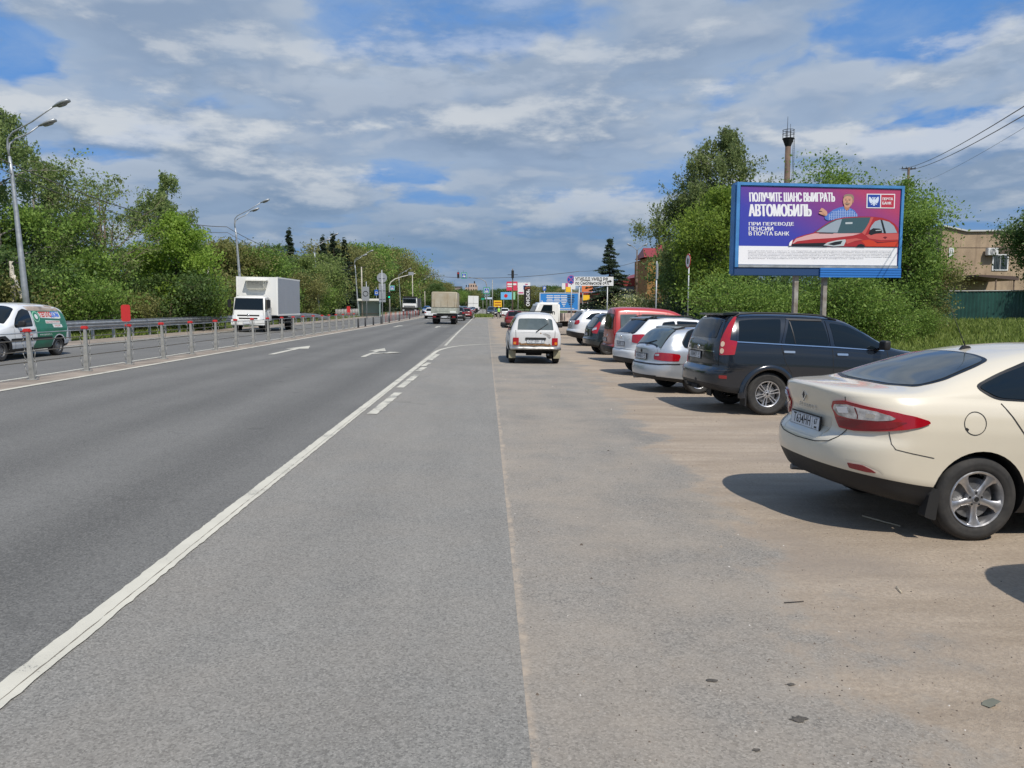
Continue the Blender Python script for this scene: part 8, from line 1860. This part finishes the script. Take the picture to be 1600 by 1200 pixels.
art('eagle_body', [(1240, 248), (1254, 248), (1258, 270), (1252, 288), (1256, 298), (1247, 304), (1238, 298), (1242, 288), (1236, 270)], EG); art('eagle_crown', [(1242, 236), (1252, 236), (1250, 228), (1247, 232), (1244, 228)], EG)
art_text('ПОЧТА', 1321, 255, 24, 86, W, 1.2); art_text('БАНК', 1319, 292, 24, 74, W, 1.2)
# man in a checked shirt
art('man_shirt', [(836, 420), (832, 398), (860, 375), (905, 338), (960, 316), (990, 310), (1040, 318), (1085, 345), (1112, 395), (1060, 402), (960, 415), (900, 428), (858, 432)], SH, 0.02)
for k in range(13): u = 868+k*19; art('shirt_check', [(u, 430-abs(k-2)*0.0-max(0, k-2)*2.8), (u+6, 429-max(0, k-2)*2.8), (u+8, max(326, 372-k*9)+4 if k < 9 else 330+(k-9)*14), (u+2, max(326, 372-k*9)+4 if k < 9 else 330+(k-9)*14)], SHl)
for k in range(5): art('shirt_check', [(892+k*(-6 if k else 0), 352+k*15), (1078+k*7, 352+k*13), (1078+k*7, 356+k*13), (892+k*(-6 if k else 0), 356+k*15)], SHl)
art('man_neck', [(996, 300), (1042, 300), (1040, 330), (1018, 348), (998, 325)], SKd, 0.01)
art('man_face', [(994, 232), (1002, 215), (1030, 208), (1060, 214), (1072, 235), (1070, 262), (1062, 290), (1046, 312), (1022, 320), (1000, 308), (990, 280), (988, 255)], SK, 0.02)
art('man_hair', [(992, 240), (994, 216), (1010, 204), (1040, 200), (1068, 206), (1080, 228), (1076, 262), (1066, 270), (1066, 240), (1054, 222), (1020, 218), (1002, 228)], HR, 0.012)
art('man_eye', [(1004, 252), (1016, 251), (1016, 255), (1004, 256)], BK); art('man_eye', [(1034, 252), (1048, 253), (1048, 257), (1034, 256)], BK); art('man_brow', [(1001, 243), (1018, 241), (1018, 245), (1002, 247)], HR); art('man_brow', [(1032, 242), (1052, 245), (1051, 249), (1032, 246)], HR)
art('man_nose', [(1018, 255), (1026, 256), (1026, 274), (1012, 275)], SKd, 0.006); art('man_moustache', [(1000, 280), (1020, 276), (1044, 283), (1044, 290), (1020, 285), (1002, 288)], HR, 0.004); art('man_mouth', [(1008, 290), (1036, 292), (1030, 298), (1012, 297)], BK, 0.004); art('man_ear', [(1066, 255), (1077, 258), (1072, 278), (1064, 275)], SKd, 0.006)
art('man_hand', [(846, 392), (828, 388), (806, 380), (786, 370), (785, 360), (800, 356), (822, 362), (800, 346), (786, 350), (802, 332), (806, 322), (822, 326), (838, 340), (852, 352), (856, 378)], SK, 0.008); art('hand_shade', [(826, 384), (808, 374), (822, 370), (844, 384)], SKd)
# red car
art('car_body', [(530, 655), (540, 632), (562, 608), (600, 580), (660, 560), (735, 540), (790, 500), (860, 450), (920, 420), (990, 405), (1110, 398), (1230, 398), (1310, 408), (1370, 428), (1420, 462), (1450, 500), (1452, 560), (1450, 610), (1446, 664), (900, 660), (560, 655)], RD)
art('car_hood', [(560, 636), (590, 592), (670, 565), (745, 545), (950, 545), (1130, 545), (1010, 580), (900, 600), (860, 612), (720, 618), (600, 632)], PK); art('hood_shade', [(560, 640), (600, 615), (730, 596), (900, 585), (1100, 560), (1135, 547), (1180, 560), (1100, 590), (960, 605), (840, 625), (700, 632)], RD)
art('windscreen', [(748, 536), (800, 498), (868, 452), (925, 425), (1000, 412), (1120, 405), (1215, 405), (1200, 450), (1170, 505), (1140, 540), (960, 545)], GL); art('windscreen_light', [(760, 534), (820, 492), (880, 455), (935, 428), (975, 420), (960, 470), (935, 538)], GL2); art('sticker', [(1003, 448), (1062, 446), (1062, 462), (1003, 464)], LG)
art('pillar', [(1140, 540), (1172, 500), (1202, 448), (1216, 404), (1240, 404), (1225, 440), (1195, 500), (1165, 560)], RDl); art('side_window', [(1208, 505), (1224, 475), (1252, 440), (1290, 427), (1300, 428), (1325, 540), (1215, 548)], GL2); art('side_window', [(1314, 428), (1372, 445), (1412, 480), (1440, 540), (1345, 543)], GL2); art('door_post', [(1298, 426), (1314, 428), (1345, 545), (1326, 545)], BK)
art('door_side', [(1170, 560), (1230, 548), (1450, 545), (1450, 600), (1300, 605), (1200, 590)], RDl); art('door_lower', [(1130, 610), (1200, 600), (1260, 620), (1450, 605), (1446, 662), (1170, 660), (1160, 640)], RDo); art('side_shade', [(1240, 612), (1280, 622), (1450, 608), (1450, 614), (1270, 632)], RDd)
art('side_mirror', [(1196, 548), (1205, 520), (1235, 500), (1290, 503), (1310, 515), (1310, 540), (1250, 550), (1215, 562)], BK, 0.01); art('mirror_light', [(1255, 517), (1305, 513), (1305, 520), (1258, 524)], LG); art('door_handle', [(1316, 582), (1335, 572), (1355, 578), (1338, 594)], RDd)
art('bumper_shade', [(548, 640), (620, 634), (830, 628), (850, 660), (560, 655)], BK); art('headlamp', [(815, 650), (850, 625), (930, 605), (1000, 598), (1005, 612), (985, 655), (900, 660)], LG); art('headlamp_shade', [(850, 640), (910, 620), (975, 610), (960, 640), (900, 652)], BK); art('headlamp', [(528, 655), (536, 625), (562, 600), (556, 630), (545, 655)], W); art('wheel_arch', [(1090, 662), (1105, 645), (1130, 637), (1155, 645), (1165, 663)], BK); art('fender_light', [(1000, 600), (1090, 588), (1150, 600), (1080, 612), (1010, 640)], RDl)
art('wiper', [(780, 540), (900, 543), (900, 547), (780, 545)], BK)
# ---------------------------------------------------------------- small litter and stains on the apron
rl = random.Random(9)
b = MB()
def blob(b, x, y, r, h=0.004, n=11, seed=1):
    q = random.Random(seed); z = zg(x, y)+0.004; P = [(x+r*(0.55+0.6*q.random())*math.cos(2*math.pi*k/n), y+r*0.7*(0.55+0.6*q.random())*math.sin(2*math.pi*k/n)) for k in range(n)]
    n0 = len(b.v); b.v += [(p[0], p[1], z) for p in P]+[(x, y, z+h)]; 
    for k in range(n): b.face((n0+k, n0+(k+1) % n, n0+n))
M_oil = mat('dark stain', (0.085, 0.075, 0.062), 0.9, var=0.4, vscale=60, bump=0.4, bscale=200)
for i, (x, y, r) in enumerate(((1.35, 3.13, 0.042), (1.44, 3.44, 0.022), (1.07, 3.48, 0.028), (1.08, 2.90, 0.018))):
    b = MB(); blob(b, x, y, r, 0.005, 14, 20+i); o = b.build('dirt_clod', M_oil); tag(o, ('flat dark clod on the worn asphalt, largest of the few', 'small dark clod above the largest one', 'small flattened dark clod left of the other ones', 'dark clod lowest in the view')[i], 'clod', 'dark clods on the asphalt')
def stick(pts, r, lb, m_, nm='twig', cat='twig'):
    b = MB(); b.tube([(x, y, zg(x, y)+z) for x, y, z in pts], r, 5); o = b.build(nm, m_); tag(o, lb, cat)
M_straw = mat('dry straw', (0.50, 0.43, 0.31), 0.8)
stick([(3.26, 6.42, 0.012), (3.33, 6.27, 0.014), (3.43, 6.12, 0.010)], 0.007, 'pale bare stick lying in the shadow of the cream saloon', M_straw)
stick([(2.62, 4.62, 0.008), (2.64, 4.72, 0.010)], 0.004, 'short pale straw standing out on the dirt', M_straw); stick([(1.80, 4.45, 0.006), (1.93, 4.47, 0.008)], 0.003, 'thin dark stalk at the edge of the asphalt', B_dark)
b = MB(); x, y = 2.27, 3.24; z = zg(x, y); b.poly([(x-0.03, y+0.012, z+0.004), (x-0.01, y-0.02, z+0.006), (x+0.045, y-0.012, z+0.03), (x+0.035, y+0.035, z+0.022), (x-0.01, y+0.03, z+0.012)]); o = b.build('leaf_scrap', mat('dull green scrap', (0.16, 0.16, 0.12), 0.7)); tag(o, 'curled grey-green leaf scrap on the dirt near the lower right', 'leaf')
# scattered pebbles and crumbs: nobody could count them
rs = np.random.RandomState(4); n = 5200; px = np.concatenate([rs.uniform(1.4, 6.5, 4000), rs.uniform(0.2, 2.2, 1200)]); py = 2.4+rs.uniform(0, 1, n)**1.6*18
b = MB()
for x, y in zip(px, py):
    r = rs.uniform(0.002, 0.007)*(1+(rs.uniform() < 0.02)*1.6); z = zg(x, y); n0 = len(b.v); a = rs.uniform(0, 6)
    b.v += [(x+r*math.cos(a+k*1.57)*rs.uniform(0.6, 1.2), y+r*math.sin(a+k*1.57)*rs.uniform(0.6, 1.2), z) for k in range(4)]+[(x, y, z+r*0.8)]
    for k in range(4): b.face((n0+k, n0+(k+1) % 4, n0+4))
m = bpy.data.materials.new('pebbles'); m.use_nodes = True; nn = NT(m.node_tree); r_ = nn.node('ShaderNodeNewGeometry').outputs['Random Per Island']
nn.put(nn.n['Principled BSDF'], 'Base Color', nn.ramp(r_, [(0, (0.04, 0.035, 0.03)), (0.45, (0.13, 0.10, 0.075)), (0.9, (0.30, 0.25, 0.20)), (1.0, (0.6, 0.57, 0.52))])); nn.n['Principled BSDF'].inputs['Roughness'].default_value = 0.95
o = b.build('pebbles', m, fix=False); tag(o, 'loose pebbles and crumbs scattered over the sandy dirt', 'pebbles', None, 'stuff')
